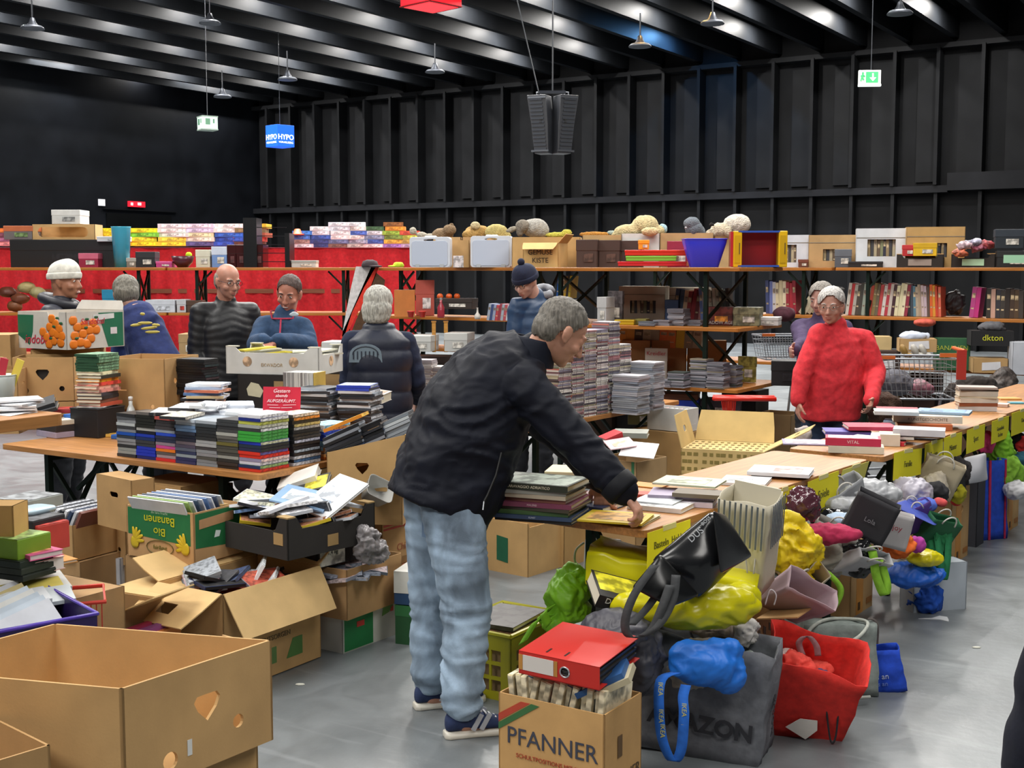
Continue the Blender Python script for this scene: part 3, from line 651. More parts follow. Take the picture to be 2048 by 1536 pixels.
# ---- tall cartons behind
CB('upper tall brown carton with a slot handle under the DVD table', 262, 962, .745, .3, .12, .24, col='ab8352', holes={'front': [('slot', .15, .16, .07, .024)]}, yaw=math.radians(-42), lid=True)
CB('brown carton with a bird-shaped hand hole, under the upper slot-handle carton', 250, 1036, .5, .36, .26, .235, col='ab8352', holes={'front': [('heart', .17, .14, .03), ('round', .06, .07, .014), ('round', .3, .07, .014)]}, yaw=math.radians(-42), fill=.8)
carton('brown carton on the floor under the two tall cartons', G(250, 1036, .5) - V((0, -.01, .5)), math.radians(-42), .34, .24, .26, '9c7648', lid=True)
CB('brown carton with a dark slot behind the green banana carton', 362, 975, .66, .36, .3, .3, col='a67e4c', holes={'front': [('slot', .22, .22, .07, .025)]}, lid=True)
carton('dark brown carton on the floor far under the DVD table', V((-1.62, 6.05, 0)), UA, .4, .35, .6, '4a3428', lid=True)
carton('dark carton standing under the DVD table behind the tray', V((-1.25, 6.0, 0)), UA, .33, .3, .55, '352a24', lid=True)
# DVD rows in their carton
rE = CB('brown carton of upright white-spined DVDs with an oval hand hole', 145, 1052, .5, .3, .3, .17, col='a67f50', holes={'front': [('heart', .1, .1, .026), ('round', .19, .05, .013)]}, yaw=math.radians(-28))
for i in range(9):
    c = ['2c2e34', 'd8dade', '3c4048', 'cfd2d8', '23252a', 'e0e2e6', '30405c', 'c4c8ce', '7a4a40'][i]
    M = Matrix.Translation(V(rE.location)) @ rot(0, 0, math.radians(-28)) @ T(-.275 + i * .031, .15, .12) @ rot(0, .5); loose('%s disc case, %s the brown oval-hole carton' % (cname(c), nthl(i, 9)), M, .016, .26, .13, c, sleeve='c8ccd4' if i % 2 else None, group='upright disc cases in the brown carton')
carton('brown carton lying under the carton of upright DVDs', V((rE.location.x + .03, rE.location.y, 0)), math.radians(-28), .36, .3, .325, '8c6844', holes={'front': [('round', .22, .25, .016)]}, lid=True)
CB('white carton with pale blue print between the flaps and tall cartons', 240, 1118, .3, .2, .2, .29, col='c4c8d0', yaw=math.radians(-25), lid=True)
# games and books at the left edge
yl = math.radians(-8)
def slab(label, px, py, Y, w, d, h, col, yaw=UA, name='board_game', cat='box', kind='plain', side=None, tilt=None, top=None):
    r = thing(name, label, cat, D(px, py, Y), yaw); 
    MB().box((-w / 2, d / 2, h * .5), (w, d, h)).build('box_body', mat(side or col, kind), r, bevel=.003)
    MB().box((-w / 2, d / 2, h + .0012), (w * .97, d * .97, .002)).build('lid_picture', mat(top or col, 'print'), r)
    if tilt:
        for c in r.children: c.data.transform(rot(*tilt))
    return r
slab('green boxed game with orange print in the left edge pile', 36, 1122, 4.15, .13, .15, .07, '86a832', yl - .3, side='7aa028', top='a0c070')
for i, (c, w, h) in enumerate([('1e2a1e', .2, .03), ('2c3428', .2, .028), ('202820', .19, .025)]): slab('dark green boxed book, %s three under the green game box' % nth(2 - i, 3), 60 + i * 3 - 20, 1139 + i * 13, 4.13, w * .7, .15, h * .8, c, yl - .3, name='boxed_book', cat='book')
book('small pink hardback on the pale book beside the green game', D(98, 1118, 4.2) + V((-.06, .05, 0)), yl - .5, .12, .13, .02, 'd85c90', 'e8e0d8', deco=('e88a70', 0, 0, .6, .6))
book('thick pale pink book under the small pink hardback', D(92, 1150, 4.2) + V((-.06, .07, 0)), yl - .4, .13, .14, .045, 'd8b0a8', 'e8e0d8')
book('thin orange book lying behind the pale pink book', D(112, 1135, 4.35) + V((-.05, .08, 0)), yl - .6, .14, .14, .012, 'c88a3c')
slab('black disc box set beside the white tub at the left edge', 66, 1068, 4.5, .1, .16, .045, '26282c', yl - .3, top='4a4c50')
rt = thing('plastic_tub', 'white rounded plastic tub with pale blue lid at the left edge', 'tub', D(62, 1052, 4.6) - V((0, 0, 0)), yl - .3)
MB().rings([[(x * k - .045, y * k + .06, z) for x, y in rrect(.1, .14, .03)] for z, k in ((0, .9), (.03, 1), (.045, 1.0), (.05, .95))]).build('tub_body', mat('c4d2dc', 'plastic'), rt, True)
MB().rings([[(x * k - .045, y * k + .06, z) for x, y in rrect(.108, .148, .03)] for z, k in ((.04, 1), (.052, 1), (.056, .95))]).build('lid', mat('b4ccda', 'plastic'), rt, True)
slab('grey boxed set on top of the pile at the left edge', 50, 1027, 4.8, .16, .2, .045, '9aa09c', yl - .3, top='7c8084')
DB('orange-brown carton at the left edge beside the white tub', 28, 1076, 4.2, .25, .12, .11, yaw=yl + .1, col='c4964c', lid=True)
carton('brown carton carrying the pile of games at the left edge', D(66, 1168, 4.3) * V((1, 1, 0)), UA, .45, .4, .5, '8c6a44', lid=True)
slab('red boxed game standing behind the green game box', 78, 1108, 4.5, .14, .14, .1, 'c0443c', yl - .4)
# papers, catalogues at the left edge
for i, (x, y, c, w, d, ry) in enumerate([(135, 1152, 'a8a48c', .3, .2, .05), (140, 1160, 'c4c4c0', .3, .2, .1), (138, 1172, 'd0c05c', .28, .2, .05), (150, 1186, 'c4ccd0', .3, .16, .0), (100, 1190, 'c0c4c8', .3, .14, .1)]):
    book(['grey-green folded file lying on top of the paper pile at the left edge', 'white catalogue just under the grey-green file', 'yellow-edged catalogue in the paper pile at the left edge', 'pale grey folder at the front of the paper pile', 'white folder sloping at the very left of the paper pile'][i], D(x - 75, y + 14, 4.3 - i * .07), rot(.16, -.04, .5 + ry), w * .75, d * .8, .013, c, 'eceade')
rb = thing('basket', 'red plastic basket rim showing behind the paper pile', 'basket', D(150, 1200, 4.35), .35)
MB().tube([(-.12, -.06, 0), (.1, -.06, 0), (.1, .1, 0.02), (-.12, .1, .02), (-.12, -.06, 0)], .008, 6).build('rim', mat('d03a28', 'plastic'), rb)
q = MB()
for i in range(12): q.bar((-.11 + i * .018, -.06, 0), (-.1 + i * .017, -.045, -.2), .004, .003)
q.build('side_bars', mat('c03424', 'plastic'), rb)['kind'] = 'stuff'
MB().box((0, .02, -.2), (.18, .12, .006)).build('bottom', mat('c03424', 'plastic'), rb)
carton('cardboard box under the red basket at the left edge', D(165, 1262, 4.35) * V((1, 1, 0)), .35 - .5, .3, .25, .35, '9a7448', lid=True)
# ---- black fruit tray, heaped with discs and papers
zt = .62; pT = G(575, 1056, zt)
rT = tray('black cardboard fruit tray heaped with discs and booklets, below the DVD table', V((pT.x, pT.y, zt - .14)), math.radians(-40), .52, .5, .14, '2c2927', .035, inner='8c7448')
hc = ['e8eaee', 'dfe2e8', 'b4c4d8', '8a9098', '2a2c32', 'c8ccd4', '93a9c4', 'e4e0d8', '50545c', 'c8b030', 'd8dce2']
heap(pT - V((0, 0, .14)), math.radians(-40), .5, .48, .1, 28, 'the black fruit tray heap', 'disc cases heaped in the black tray', hc, ['c8d4e4', 'e8e8ec', 'b07858', '6080b0', 'd8d8c0', '40444c'], dz=.0035, tilt=.28, up=.05, spread=.85)
book('large white booklet lying across the top of the black tray', D(668, 995, 5.45), rot(.5, .12, -.75), .2, .26, .012, 'eeeff2', 'f0f0ee', deco=('c4ccd8', -.1, 0, .5, .4))
book('pale blue magazine sloping in the black tray', D(610, 998, 5.45), rot(.25, .15, -.3), .26, .17, .008, '8fb0d4', 'e8eef4', deco=('d8e4f0', 0, 0, .7, .6))
book('thick white paperback leaning at the back of the black tray', D(602, 965, 5.7), rot(.3, -.35, -.1), .19, .13, .035, 'e6e2dc', 'f0ece4')
book('yellow and black booklet beside the white paperback in the tray', D(628, 972, 5.62), rot(.35, -.25, -.1), .15, .14, .015, '3c3c3c', deco=('d8c83c', .1, 0, .7, .8))
rc = thing('clear_tray', 'clear plastic tray hanging out of the black tray at its right end', 'tray', D(752, 985, 5.75), .4)
q = MB(); q.rings([[(x * k, y * k, z) for x, y in rrect(.13, .11, .025)] for z, k in ((-.04, .8), (.04, 1.0), (.045, 1.06), (.045, 1.02), (.04, .96), (-.034, .76))]); q.build('tray_body', mat('b4b4b0', 'plastic', .25), rc, True)
for c in rc.children: c.data.transform(rot(.9, .5, 0))
# under the tray
def white_label(r, w, d, side, x, z, a, b, c='d0d0c8'):
    s0, _ = wspan(side, w, d); return MB().box((s0 + x, -.002, z), (a, .003, b), M=wallM(side, w, d)).build('paper_label', mat(c, 'print'), r)
rU = CB('black carton with a large white label, under the black fruit tray', 634, 1098, .478, .3, .3, .09, yaw=math.radians(-38), col='25211f', lid=True)
o = white_label(rU, .3, .3, 'right', .09, .045, .15, .08); face_text(rU, .3, .3, 'right', '1,4 kg', .026, '50504c', .09, .06, off=.005)
rbag = thing('plastic_bag', 'grey crumpled plastic bag on the brown box under the tray', 'bag', D(735, 1118, 5.45), 0)
melt('bag_body', MB().ball((0, 0, .07), (.06, .05, .09), 16).ball((.03, .02, .03), (.06, .05, .05), 14), mat('8e8a8c', 'plastic'), rbag, .006, 0, crumple(15, .026, 3))
rJ = CB('plain brown box under the right end of the black tray', 693, 1141, .385, .2, .4, .225, col='a27a50', yaw=math.radians(-32))
heap(V(rJ.location), math.radians(-32), .2, .38, .17, 8, 'the discs in the plain brown box', 'disc cases in the plain brown box', ['5c6470', '8c90a0', '30343c', 'a09488'], ['9098a8', 'c0b0b4'], dz=.003, tilt=.2)
rK = CB('green and white printed carton on the floor under the plain brown box', 686, 1308, 0, .18, .38, .155, 'b', yaw=math.radians(-35), col='c4c6c0', lid=True)
face_poly(rK, .18, .38, 'right', [(.01, .005), (.2, .005), (.2, .15), (.01, .15)], '1f7a44', 'green_print'); face_poly(rK, .18, .38, 'right', [(.09, .1), (.14, .1), (.14, .125), (.09, .125)], 'c84038', 'red_print', .003)
face_poly(rK, .18, .38, 'right', [(.26, .11), (.31, .12), (.34, .15), (.27, .15)], '6a9a50', 'leaf_print', .003); face_poly(rK, .18, .38, 'right', [(.32, .12), (.34, .12), (.34, .145), (.32, .145)], 'c84038', 'fruit_print', .003)
# tall volumes standing by the man's legs
for i, (c, z0, h) in enumerate([('20502c', 0, .13), ('2c6a3a', .13, .05), ('25456c', .185, .05), ('dcdcd6', .237, .1)]):
    book(['thick dark green volume on the floor', 'green volume above the thick one', 'dark blue volume in the middle', 'white topmost volume'][i] + ' of the book tower by the jeans', V((-.455 - i * .004, 5.62, z0)), -.35 + i * .03, .085, .2, h, c, spine='front')
# behind: cartons with red bands
rM = DB('brown carton with red stripes and a round hole behind the man', 850, 1150, 6.2, .2, .42, .2, yaw=math.radians(-32) , col='b08454', lid=True)
rM.location = D(765, 1125, 5.95)
for z in (.15, .168, .186): face_poly(rM, .2, .42, 'right', [(0.01, z), (.41, z), (.41, z + .009), (.01, z + .009)], 'b83c30', 'red_stripe')
face_text(rM, .2, .42, 'right', 'Chiquita', .05, 'a05840', .2, .05)
MB().lathe([(.016, 0), (.016, .002)], 14, M=T(.001, .2, .11) @ rot(0, PI / 2)).build('dark_hole', mat('1c1410'), rM)
carton('brown carton stacked on the red-striped carton behind the man', rM.location + V((0, .03, .203)), math.radians(-35), .22, .4, .14, '94703f', lid=True)
rHp = D(812, 984, 5.78)
rH = carton('brown carton with a pointed hand hole, full of black DVDs, beside the jacket', rHp, math.radians(-8), .38, .3, .27, 'b28c58', holes={'front': [('heart', .17, .11, .032)]}, cut={'front': [(1, 1), (0, .66)], 'left': [(1, .66), (0, .7)]})
carton('brown carton carrying the hand-hole carton of black DVDs', rHp + V((-.02, .03, -.165)), math.radians(-8), .3, .3, .16, '9c7648', lid=True)
rO = carton('orange and red printed carton on the floor behind the book tower', V((-.7, 6.15, 0)), math.radians(-32), .2, .4, .16, 'a8452c', lid=True)
rO2 = carton('brown carton between the orange carton and the striped one', V((-.72, 6.17, .163)), math.radians(-32), .2, .4, max(.02, rM.location.z - .17), '8c6a40', lid=True)
# leaning DVDs of that carton
for j in range(3):
    for i in range(9):
        c = ['1c1d20', '24262a', '2b2d33', '18191c', '3a3d44', '202226', '4a5a7c', '1e1f22', '2e3036', '26282c', '8c9098'][(i * 3 + j) % 11]
        if j == 2: c = ['8c949c', 'a4abb2', 'c0c6ca', '7c848c', '98a0a8'][i % 5]
        M = Matrix.Translation(rHp) @ rot(0, 0, math.radians(-8)) @ T(-.285 + j * .125 - i * .004, .08 + (i % 3) * .004 + j * .03, .145 + i * .0152 + j * .03) @ rot(0, -.42, rnd.uniform(-.06, .06))
        loose('%s DVD case, %s the %s leaning column' % (cname(c), nth(i, 9), ['left', 'middle', 'right'][j]), M, .135 if j else .19, .135, .0142, c, sleeve=rnd.choice(['1a1a1e', '30405c', '5c5048', '20242c', '9098a4']), group='DVD cases leaning in the hand-hole carton')
M = Matrix.Translation(rHp) @ rot(0, 0, math.radians(-8)) @ T(-.3, .07, .31) @ rot(0, -.40, 0); loose('bright orange and yellow DVD case on top of the left leaning column', M, .2, .135, .016, 'd8862c', sleeve='e0b030')
# ================================================================ ON THE DVD TABLE
def TP(px, py, z=.77): return G(px, py, z + .0005)
cols7 = [
 ['33363a', '90938f', '8c908c', '2e2e2e', '8a8a8c', '8a8a8c', '343a44', '1f4fa8', '808288', '3a3a3c', 'b8bcbc', '8a8c90', '54565a', '2c2c2e'],
 ['20286a', '2233b0', '2233b0', '2233b0', '383a40', '3a3a3e', '20305e', '2038a8', '1c1c28', 'a8a8a4', '24241f', '24241f', '24241f', '24241f', '6a6460'],
 ['c83030', '9c8a90', '5c5450', 'e07820', 'c84890', '8c7c88', '2e3248', '2c3048', '2c4cc0', '8c96a4', '444042', '3a3638', '3a3638', 'b05048'],
 ['343860', '2c3058', '8c98a0', '303858', '5a6070', '50485a', '6c6068', '2a2a38', '282c3c', '303444', '6c8ab0', '6c8ab0', 'a4b0bc', 'b8c4d0'],
 ['808890', '7c8084', '50504c', '88888c', '8a8c90', '444042', 'a4a4a4', '9c9c9c', '303030', '2a2a2a', '2c2e30', '2c2e30', '3c4246', 'a4acb4'],
 ['2e2a2a', '38302e', '2e2e2e', '94948c', '444440', '504e46', '4c4a42', '6a6230', '5c5a54', '64625c', 'a8a8a0', '444444', '3a3a3c', '3c3e40', '3c3e40'],
 ['d03828', '203058', 'd0ccd8', '8c84a0', 'd03020', 'd03020', '2c2c48', '243040', '2438b0', '3ca03c', '3ca03c', '3ca03c', '3a3a3a', 'a0a4a0', 'b8bc50', '24307a', 'e0e0e4']]
sl7 = ['d03828', '90b070', 'e0dce0', 'e8c8c0', 'd83020', '6860a0', '30302c', '30302c', 'c8c8a8', '50a050', '50a050', '50a050', 'e0e0e0', 'c8c8b8', 'b8bc60', 'e8e8e8', 'eeeef0']
base_r = TP(518, 947)
dirl = ex
nm = ['first', 'second', 'third', 'fourth', 'fifth', 'sixth', 'seventh']
for k in range(7):
    c = base_r - dirl * (.0675 + (6 - k) * .1375 + .006) + ey * .112
    stack((c.x, c.y, .7708), YD, cols7[k], (.135, .19, .0148), 'DVD case', 'the %s front-row stack' % nm[k], 'DVD cases in the front row of stacks', sleeves=sl7 if k == 6 else None, jit=.003, jr=.02)
c8 = base_r - dirl * .07 + ey * .33
st8 = ['d4dce8', '5078a8', 'dcdce0', '40342c', 'b8c4d0', '302828', '3c3028', 'c8c8d8', '504840', '40382c', '262626', 'b0b0b0', 'c8b878', '303030', 'e09040', 'e8d8c8']
stack((c8.x, c8.y, .7708), YD, ['c8ccd4', '2c2c30', 'b8bcc4'] + ['2c2c30'] * 13, (.135, .19, .0146), 'DVD case', 'the picture-spined stack', 'DVD cases in the second corner stack', sleeves=st8, jit=.003, jr=.02)
# rows behind the front row: only their upper cases can be seen above it, on lower filler stacks
behind = [(-.07, .55, 11), (-.21, .31, 7), (-.35, .31, 8), (-.49, .31, 7), (-.63, .31, 7), (-.77, .31, 6)]
bc = base_r + dirl * -.14 + ey * .215; carton('low carton hidden behind the front row, carrying the rear DVD stacks', V((bc.x, bc.y, .772)), YD, .72, .2, .11, '6c5236', lid=True)
wn = ['the small table-end stack', 'the rear stack behind the sign', 'the rear stack left of the sign', 'the rear stack in the middle', 'the rear stack left of the middle', 'the leftmost rear stack']
for k, (a, b_, n) in enumerate(behind):
    c = base_r + dirl * a + ey * b_
    cl = [rnd.choice(['2c2c30', '3a3c40', '9a9ca0', 'c4c8cc', '24283a', 'b8bcc4', '303338']) for _ in range(n)]; cl[-1] = ['8ec4e0', 'd8dce0', 'e0e2e4', 'dfe3ea', 'e4e6ea', 'd4c8b8'][k]; cl[-2] = 'c8ccd0'
    if k == 0: cl = ['d87830', 'e0a060', 'e8b078', '8ec4e0', '8ec4e0', '9ccce4', '2c4cb0', '2c3ca0', '3450c0', 'c4c8cc', 'e0e4e8']
    stack((c.x, c.y, .7708 if k == 0 else .8835), YD, cl, (.135, .19, .0148), 'DVD case', wn[k], 'DVD cases in the rear stacks', sleeves=['d8dce4', 'c8d4e0', 'e4e4e4'] if k else ['e08a40', '8ec4e0', '3450c0'], jit=.006, jr=.05)
# cases lying across the tops
for i, (x, y, c, s, a) in enumerate([(335, 826, '2c2e32', 'd8d4cc', .6), (375, 817, '3a3c42', 'dfe4ec', .5), (420, 813, 'c8ccd2', 'e8eaf0', .4), (462, 822, 'd4dae2', 'e8ecf2', .9), (480, 812, 'b8c0cc', 'c8d4e4', .8), (365, 834, '303236', 'c8c0b0', .3)]):
    p = G(x, y, .99 + (0 if i == 5 else (i % 3) * .015)); loose('%s DVD case, %s the six across the front stacks' % (cname(s), nthl([1, 2, 3, 4, 5, 0][i], 6)), Matrix.Translation(p) @ rot(.02, .02, YD + a), .135, .19, .0145, c, sleeve=s, group='loose cases across the front stacks')
o = MB().ball((0, 0, 0), .012, 12).build('bauble', mat('dfe2e6', 'gloss'), None, True); o.location = G(407, 808, 1.045); tag(o, 'small shiny round bauble on the loose DVD cases', 'ball')
# red printed notice
p = G(563, 826, .995); rs = thing('table_sign', 'red cardboard notice with white script standing on the DVD stacks', 'sign', (p.x, p.y, .997), math.radians(-9))
w_, h_ = .19, .125; rotm = rot(-.12)
MB().box((0, 0, h_ / 2), (w_, .003, h_), M=rotm).build('card', mat('c81e3a', 'paper'), rs)
MB().box((0, .062, h_ / 2 - .006), (w_ * .3, .002, h_ * .88), M=rot(.28)).build('prop', mat('a01830', 'paper'), rs)
for i, (s, sz, z) in enumerate([('Gestern', .026, .105), ('abends', .022, .082), ('AUFGERÄUMT.', .022, .056)]):
    text(s, sz, mat('f4e8ec', 'paper'), rs, rotm @ V((0, -.007, z)), rotm @ FRONT, shear=.3)
MB().bar((-.07, -.003, .037), (-.015, -.003, .037), .001, .002).bar((.01, -.003, .037), (.075, -.003, .040), .001, .002).bar((-.06, -.003, .024), (-.005, -.003, .024), .001, .002).bar((.0, -.003, .024), (.055, -.003, .026), .001, .002).build('text_lines', mat('f4e8ec', 'paper'), rs, None)['kind'] = 'stuff'
# left part of the table: black box with mixed stack
p = TP(198, 877); bx = thing('storage_box', 'black storage box on the DVD table carrying a mixed stack of books', 'box', (p.x, p.y, .7712), YD + .12)
MB().box((-.1, .1, .0775), (.2, .21, .155)).build('box_body', mat('18191d', 'plastic', .5), bx, bevel=.004)
MB().box((-.1, .1, .157), (.205, .215, .008)).build('lid', mat('202126', 'plastic', .5), bx, bevel=.003)
bp_ = V((p.x, p.y, 0)) + rot(0, 0, YD + .12) @ V((-.09, .1, 0))
cl = ['c8ccd0', 'c0543c', '7c5040', '24242a', '3c3c48', 'c08078', 'd0a090', 'c84038', 'd8901c', '2a2c26', 'c8c4a0']
stack((bp_.x, bp_.y, .935), YD + .3, cl, lambda i: (.15, .19, .006 if i == 0 else .0185), 'book', 'the mixed stack on the black storage box', 'books stacked on the black storage box', name='book', cat='book', kind='book', jit=.008, jr=.12)
stack((bp_.x, bp_.y, .935 + .198), YD + .25, ['30503a'] * 6, (.145, .19, .0155), 'DVD case', 'the green set crowning the mixed stack', 'green DVD cases on the mixed stack', sleeves=['6f9a78', '7aa884', '6c9474'], jit=.004, jr=.04)
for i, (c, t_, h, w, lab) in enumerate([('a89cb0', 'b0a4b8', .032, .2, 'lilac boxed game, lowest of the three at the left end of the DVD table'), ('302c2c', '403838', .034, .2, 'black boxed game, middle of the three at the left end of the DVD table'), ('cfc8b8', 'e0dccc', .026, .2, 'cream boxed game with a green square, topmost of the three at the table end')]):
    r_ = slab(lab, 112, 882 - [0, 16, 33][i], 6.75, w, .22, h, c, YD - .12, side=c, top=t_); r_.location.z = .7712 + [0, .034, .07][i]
    if i == 2: MB().box((-.06, -.002, .013), (.03, .003, .02)).build('green_square', mat('8cc050'), r_)
r_ = slab('blue box lying on the cream game near the black storage box', 150, 840, 6.85, .1, .14, .015, '3470c0', YD); r_.location.z = .8705
slab('slim yellow boxed tool lying on the DVD table', 240, 880, 6.55, .12, .05, .016, 'd8a848', YD + .75, name='small_box').location = TP(243, 874)
slab('blue plastic folder sticking out left of the first DVD stack', 262, 872, 6.4, .12, .1, .02, '2a5fae', YD + .2, name='folder', cat='folder').location = TP(258, 880) + V((0, 0, .0))
rb = thing('bottle', 'small clear bottle with coral label beside the mixed stack', 'bottle', TP(263, 866))
MB().lathe([(.03, 0), (.032, .01), (.032, .1), (.02, .14), (.011, .16), (.011, .19)], 16).build('bottle_body', mat('c8d0d0', 'plastic', .1), rb, True)
MB().lathe([(.033, .03), (.033, .1)], 16, cap=(0, 0)).build('label_band', mat('d8705c', 'paper'), rb); MB().lathe([(.013, .185), (.013, .205), (.004, .208)], 12).build('cap', mat('d8dcdc', 'plastic'), rb, True)
MB().ball((0, 0, 0), .02, 12, M=T(.0, .0, .125)).build('drink', mat('e07060', 'plastic'), rb, True)
# ---- second row table: brown cartons
def TB(label, px, py, w, d, h, yaw=UA, z=.772, **k): p = G(px, py, z); return carton(label, p, yaw, w, d, h, **k)
zq = .772
b1 = carton('plain brown carton under the heart-hole carton on the rear table', D(150, 838, 7.15) * V((1, 1, 0)) + V((0, 0, zq)), math.radians(8), .35, .3, .16, 'a8814f', lid=True)
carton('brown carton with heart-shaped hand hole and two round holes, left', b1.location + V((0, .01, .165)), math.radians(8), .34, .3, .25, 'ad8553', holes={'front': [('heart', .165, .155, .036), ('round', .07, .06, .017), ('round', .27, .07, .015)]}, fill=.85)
carton('brown carton with a white sticker at the left edge, beside the heart-hole one', D(38, 838, 6.95) * V((1, 1, 0)) + V((0, 0, zq)), math.radians(5), .3, .3, .36, 'a67e4e', prints=[('front', 'sticker', .16, .25, .24, .31, 'd4cfc8')], holes={'right': [('slot', .1, .28, .05, .01)]})
carton('tall brown carton behind the left cartons, cut by the left edge', D(22, 690, 7.4) * V((1, 1, 0)) + V((0, 0, zq)), math.radians(5), .3, .3, .53, 'a37c4c', lid=True)
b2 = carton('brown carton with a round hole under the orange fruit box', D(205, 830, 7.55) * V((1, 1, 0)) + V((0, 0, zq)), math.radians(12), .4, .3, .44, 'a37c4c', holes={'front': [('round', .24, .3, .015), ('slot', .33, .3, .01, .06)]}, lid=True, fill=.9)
b3 = carton('low brown carton under the wide carton with the round hole', D(345, 838, 7.0) * V((1, 1, 0)) + V((0, 0, zq)), math.radians(-20), .36, .36, .12, '9c7546', lid=True)
carton('wide open brown carton with a small round hole, centre of the rear table', D(330, 790, 7.0) * V((1, 1, 0)) + V((0, 0, zq + .125)), math.radians(-14), .38, .4, .29, 'ae8654', holes={'right': [('round', .12, .16, .016)], 'front': [('slot', .1, .11, .08, .006), ('round', .3, .02, .012)]})
# orange fruit box
pf_ = D(134, 700, 7.3); rF = carton('printed citrus carton, white, green and orange, tilted on the brown cartons', V((pf_.x, pf_.y, pf_.z)), math.radians(-30), .42, .44, .22, 'c8c4bc', inner='a8845c', cut={'front': [(.86, 1.0), (.84, .78), (.66, .78), (.62, 1.0)]}, flaps={'back': (.06, 20)})
for side, W_ in (('front', .42), ('right', .44)):
    q = MB(); s0, _ = wspan(side, .42, .44); M = wallM(side, .42, .44); r2 = random.Random(4)
    pts = [(.27, .03), (.31, .05), (.25, .07), (.3, .1), (.34, .09), (.28, .13), (.33, .15), (.3, .18), (.37, .04), (.36, .12), (.22, .1), (.38, .08)] if side == 'front' else [(.05, .03), (.1, .04), (.06, .08), (.12, .09), (.08, .13), (.05, .17), (.13, .14), (.17, .11), (.18, .06), (.2, .15), (.15, .03), (.22, .11)]
    for a, z in pts: q.ball((s0 + a, -.002, z), (.032, .004, .03), 10, M=M)
    q.build('orange_print', mat('e07818', 'plain', .5), rF, True)['kind'] = 'stuff'
    q = MB()
    for a, z in [(pp[0] + .02, pp[1] + .035) for pp in pts[::3]]: q.ball((s0 + a, -.005, z), (.016, .002, .009), 8, M=M @ T(0, 0, 0))
    q.build('leaf_print', mat('2c5c38'), rF, True)['kind'] = 'stuff'
face_poly(rF, .42, .44, 'front', [(.0, .08), (.1, .02), (.13, .1), (.14, .2), (0, .2)], '1f6a4c', 'green_print')
face_poly(rF, .42, .44, 'right', [(.31, .005), (.43, .005), (.43, .21), (.24, .21)], '1f6a4c', 'green_print')
face_poly(rF, .42, .44, 'right', [(.33, .08), (.38, .08), (.38, .12), (.33, .12)], 'd8d0d4', 'sticker', .003)
face_poly(rF, .42, .44, 'right', [(.2, .165), (.36, .175), (.36, .205), (.2, .2)], 'd8d8d8', 'white_print', .003)
face_text(rF, .42, .44, 'front', 'indobal', .075, 'c83048', .17, .055, off=.004, sx=1.0, shear=.2)
face_text(rF, .42, .44, 'right', 'Sandobal', .05, 'c83048', .19, .16, off=.006, shear=.2)
tl = rF.location.copy()
# bucket with coloured sheets at the far left
rb = thing('bucket', 'white plastic bucket with coloured sheets at the left edge', 'bucket', D(8, 802, 5.6), 0)
MB().lathe([(.04, 0), (.055, .1), (.058, .12), (.05, .12), (.04, .01)], 20, cap=(1, 0)).build('bucket_body', mat('d8e0dc', 'plastic'), rb, True)
MB().tube([(.0575 * math.cos(a), .0575 * math.sin(a), .118) for a in [i * PI / 10 for i in range(21)]], .003, 6).build('rim', mat('c8d0cc', 'plastic'), rb, True)
for i, (c, a) in enumerate([('b82c3c', -.25), ('d88a80', -.1), ('a8d870', .1), ('e0c850', -.4)]):
    MB().box((0, 0, .09), (.035, .003, .16), M=T(-.02 + i * .012, i * .01 - .02, .03) @ rot(.05, -a)).build('coloured_sheet', mat(c, 'paper'), rb)
# high table end at the left with white papers
pe = G(131, 826, 1.22); hz = 1.22
tH = beer_table('high table end at the left edge with white papers on it', pe - VV * 1.1 - U * .25, UA + PI / 2, 2.2, .5, hz, th=.04, inset=.75)
q = MB(); r3 = random.Random(2)
for i in range(5):
    book('white paper sheet, %s the pile on the high table' % nth(i, 5), G(12 + i * 5, 826 - i * 1, hz + .001) + V((0, 0, i * .009)), rot(r3.uniform(-.03, .05), r3.uniform(-.04, .04), r3.uniform(-.5, .9)), .16, .12, .006, 'e0e2e6', 'e4e8ee', group='white sheets on the high table')
# books and folders between
book('dark grey folder leaning on the brown carton behind the high table', D(82, 812, 6.9), rot(.3, -.3, .25), .16, .12, .02, '2e3136'); book('second dark folder under the leaning grey folder', D(88, 822, 6.88), rot(.2, -.25, .2), .16, .12, .02, '24262b')
slab('red folder lying between the brown cartons and the black storage box', 150, 826, 6.95, .2, .14, .02, 'a82c2c', UA + .8, name='folder', cat='folder')
# black DVD stack, tall
p = D(396, 775, 7.15); carton('dark carton lifting the all-black stack', V((p.x + .08, p.y - .08, zq)), UA + .15, .2, .15, .2, '3c2e24', lid=True); stack((p.x, p.y, zq + .202), UA + .15, [rnd.choice(['16171a', '1c1d20', '202226', '191a1e']) for _ in range(14)], (.19, .135, .0142), 'DVD case', 'the tall all-black stack', 'black DVD cases in the tall rear stack', sleeves=['1c1d22', '16171a', '3c2830', '1c3034'], jit=.006, jr=.08)
p = D(412, 812, 6.75); cl = ['dfe0e4', 'c4c8cc', '2c2e34', 'c8b890', '5878a8', 'c87860', 'a8c0e0', 'e4e8ee']
carton('carton lifting the pale rear stack', V((p.x + .08, p.y - .08, zq)), UA + .5, .2, .16, .148, '5c4c3c', lid=True); stack((p.x, p.y, zq + .15), UA + .5, ['9a9ca0'] * 2 + cl, (.2, .15, .0148), 'case', 'the pale rear stack', 'cases in the pale rear stack', sleeves=['d8e0ea', 'c8d4e8', 'b0c4e0', 'e0a890'], jit=.015, jr=.2)
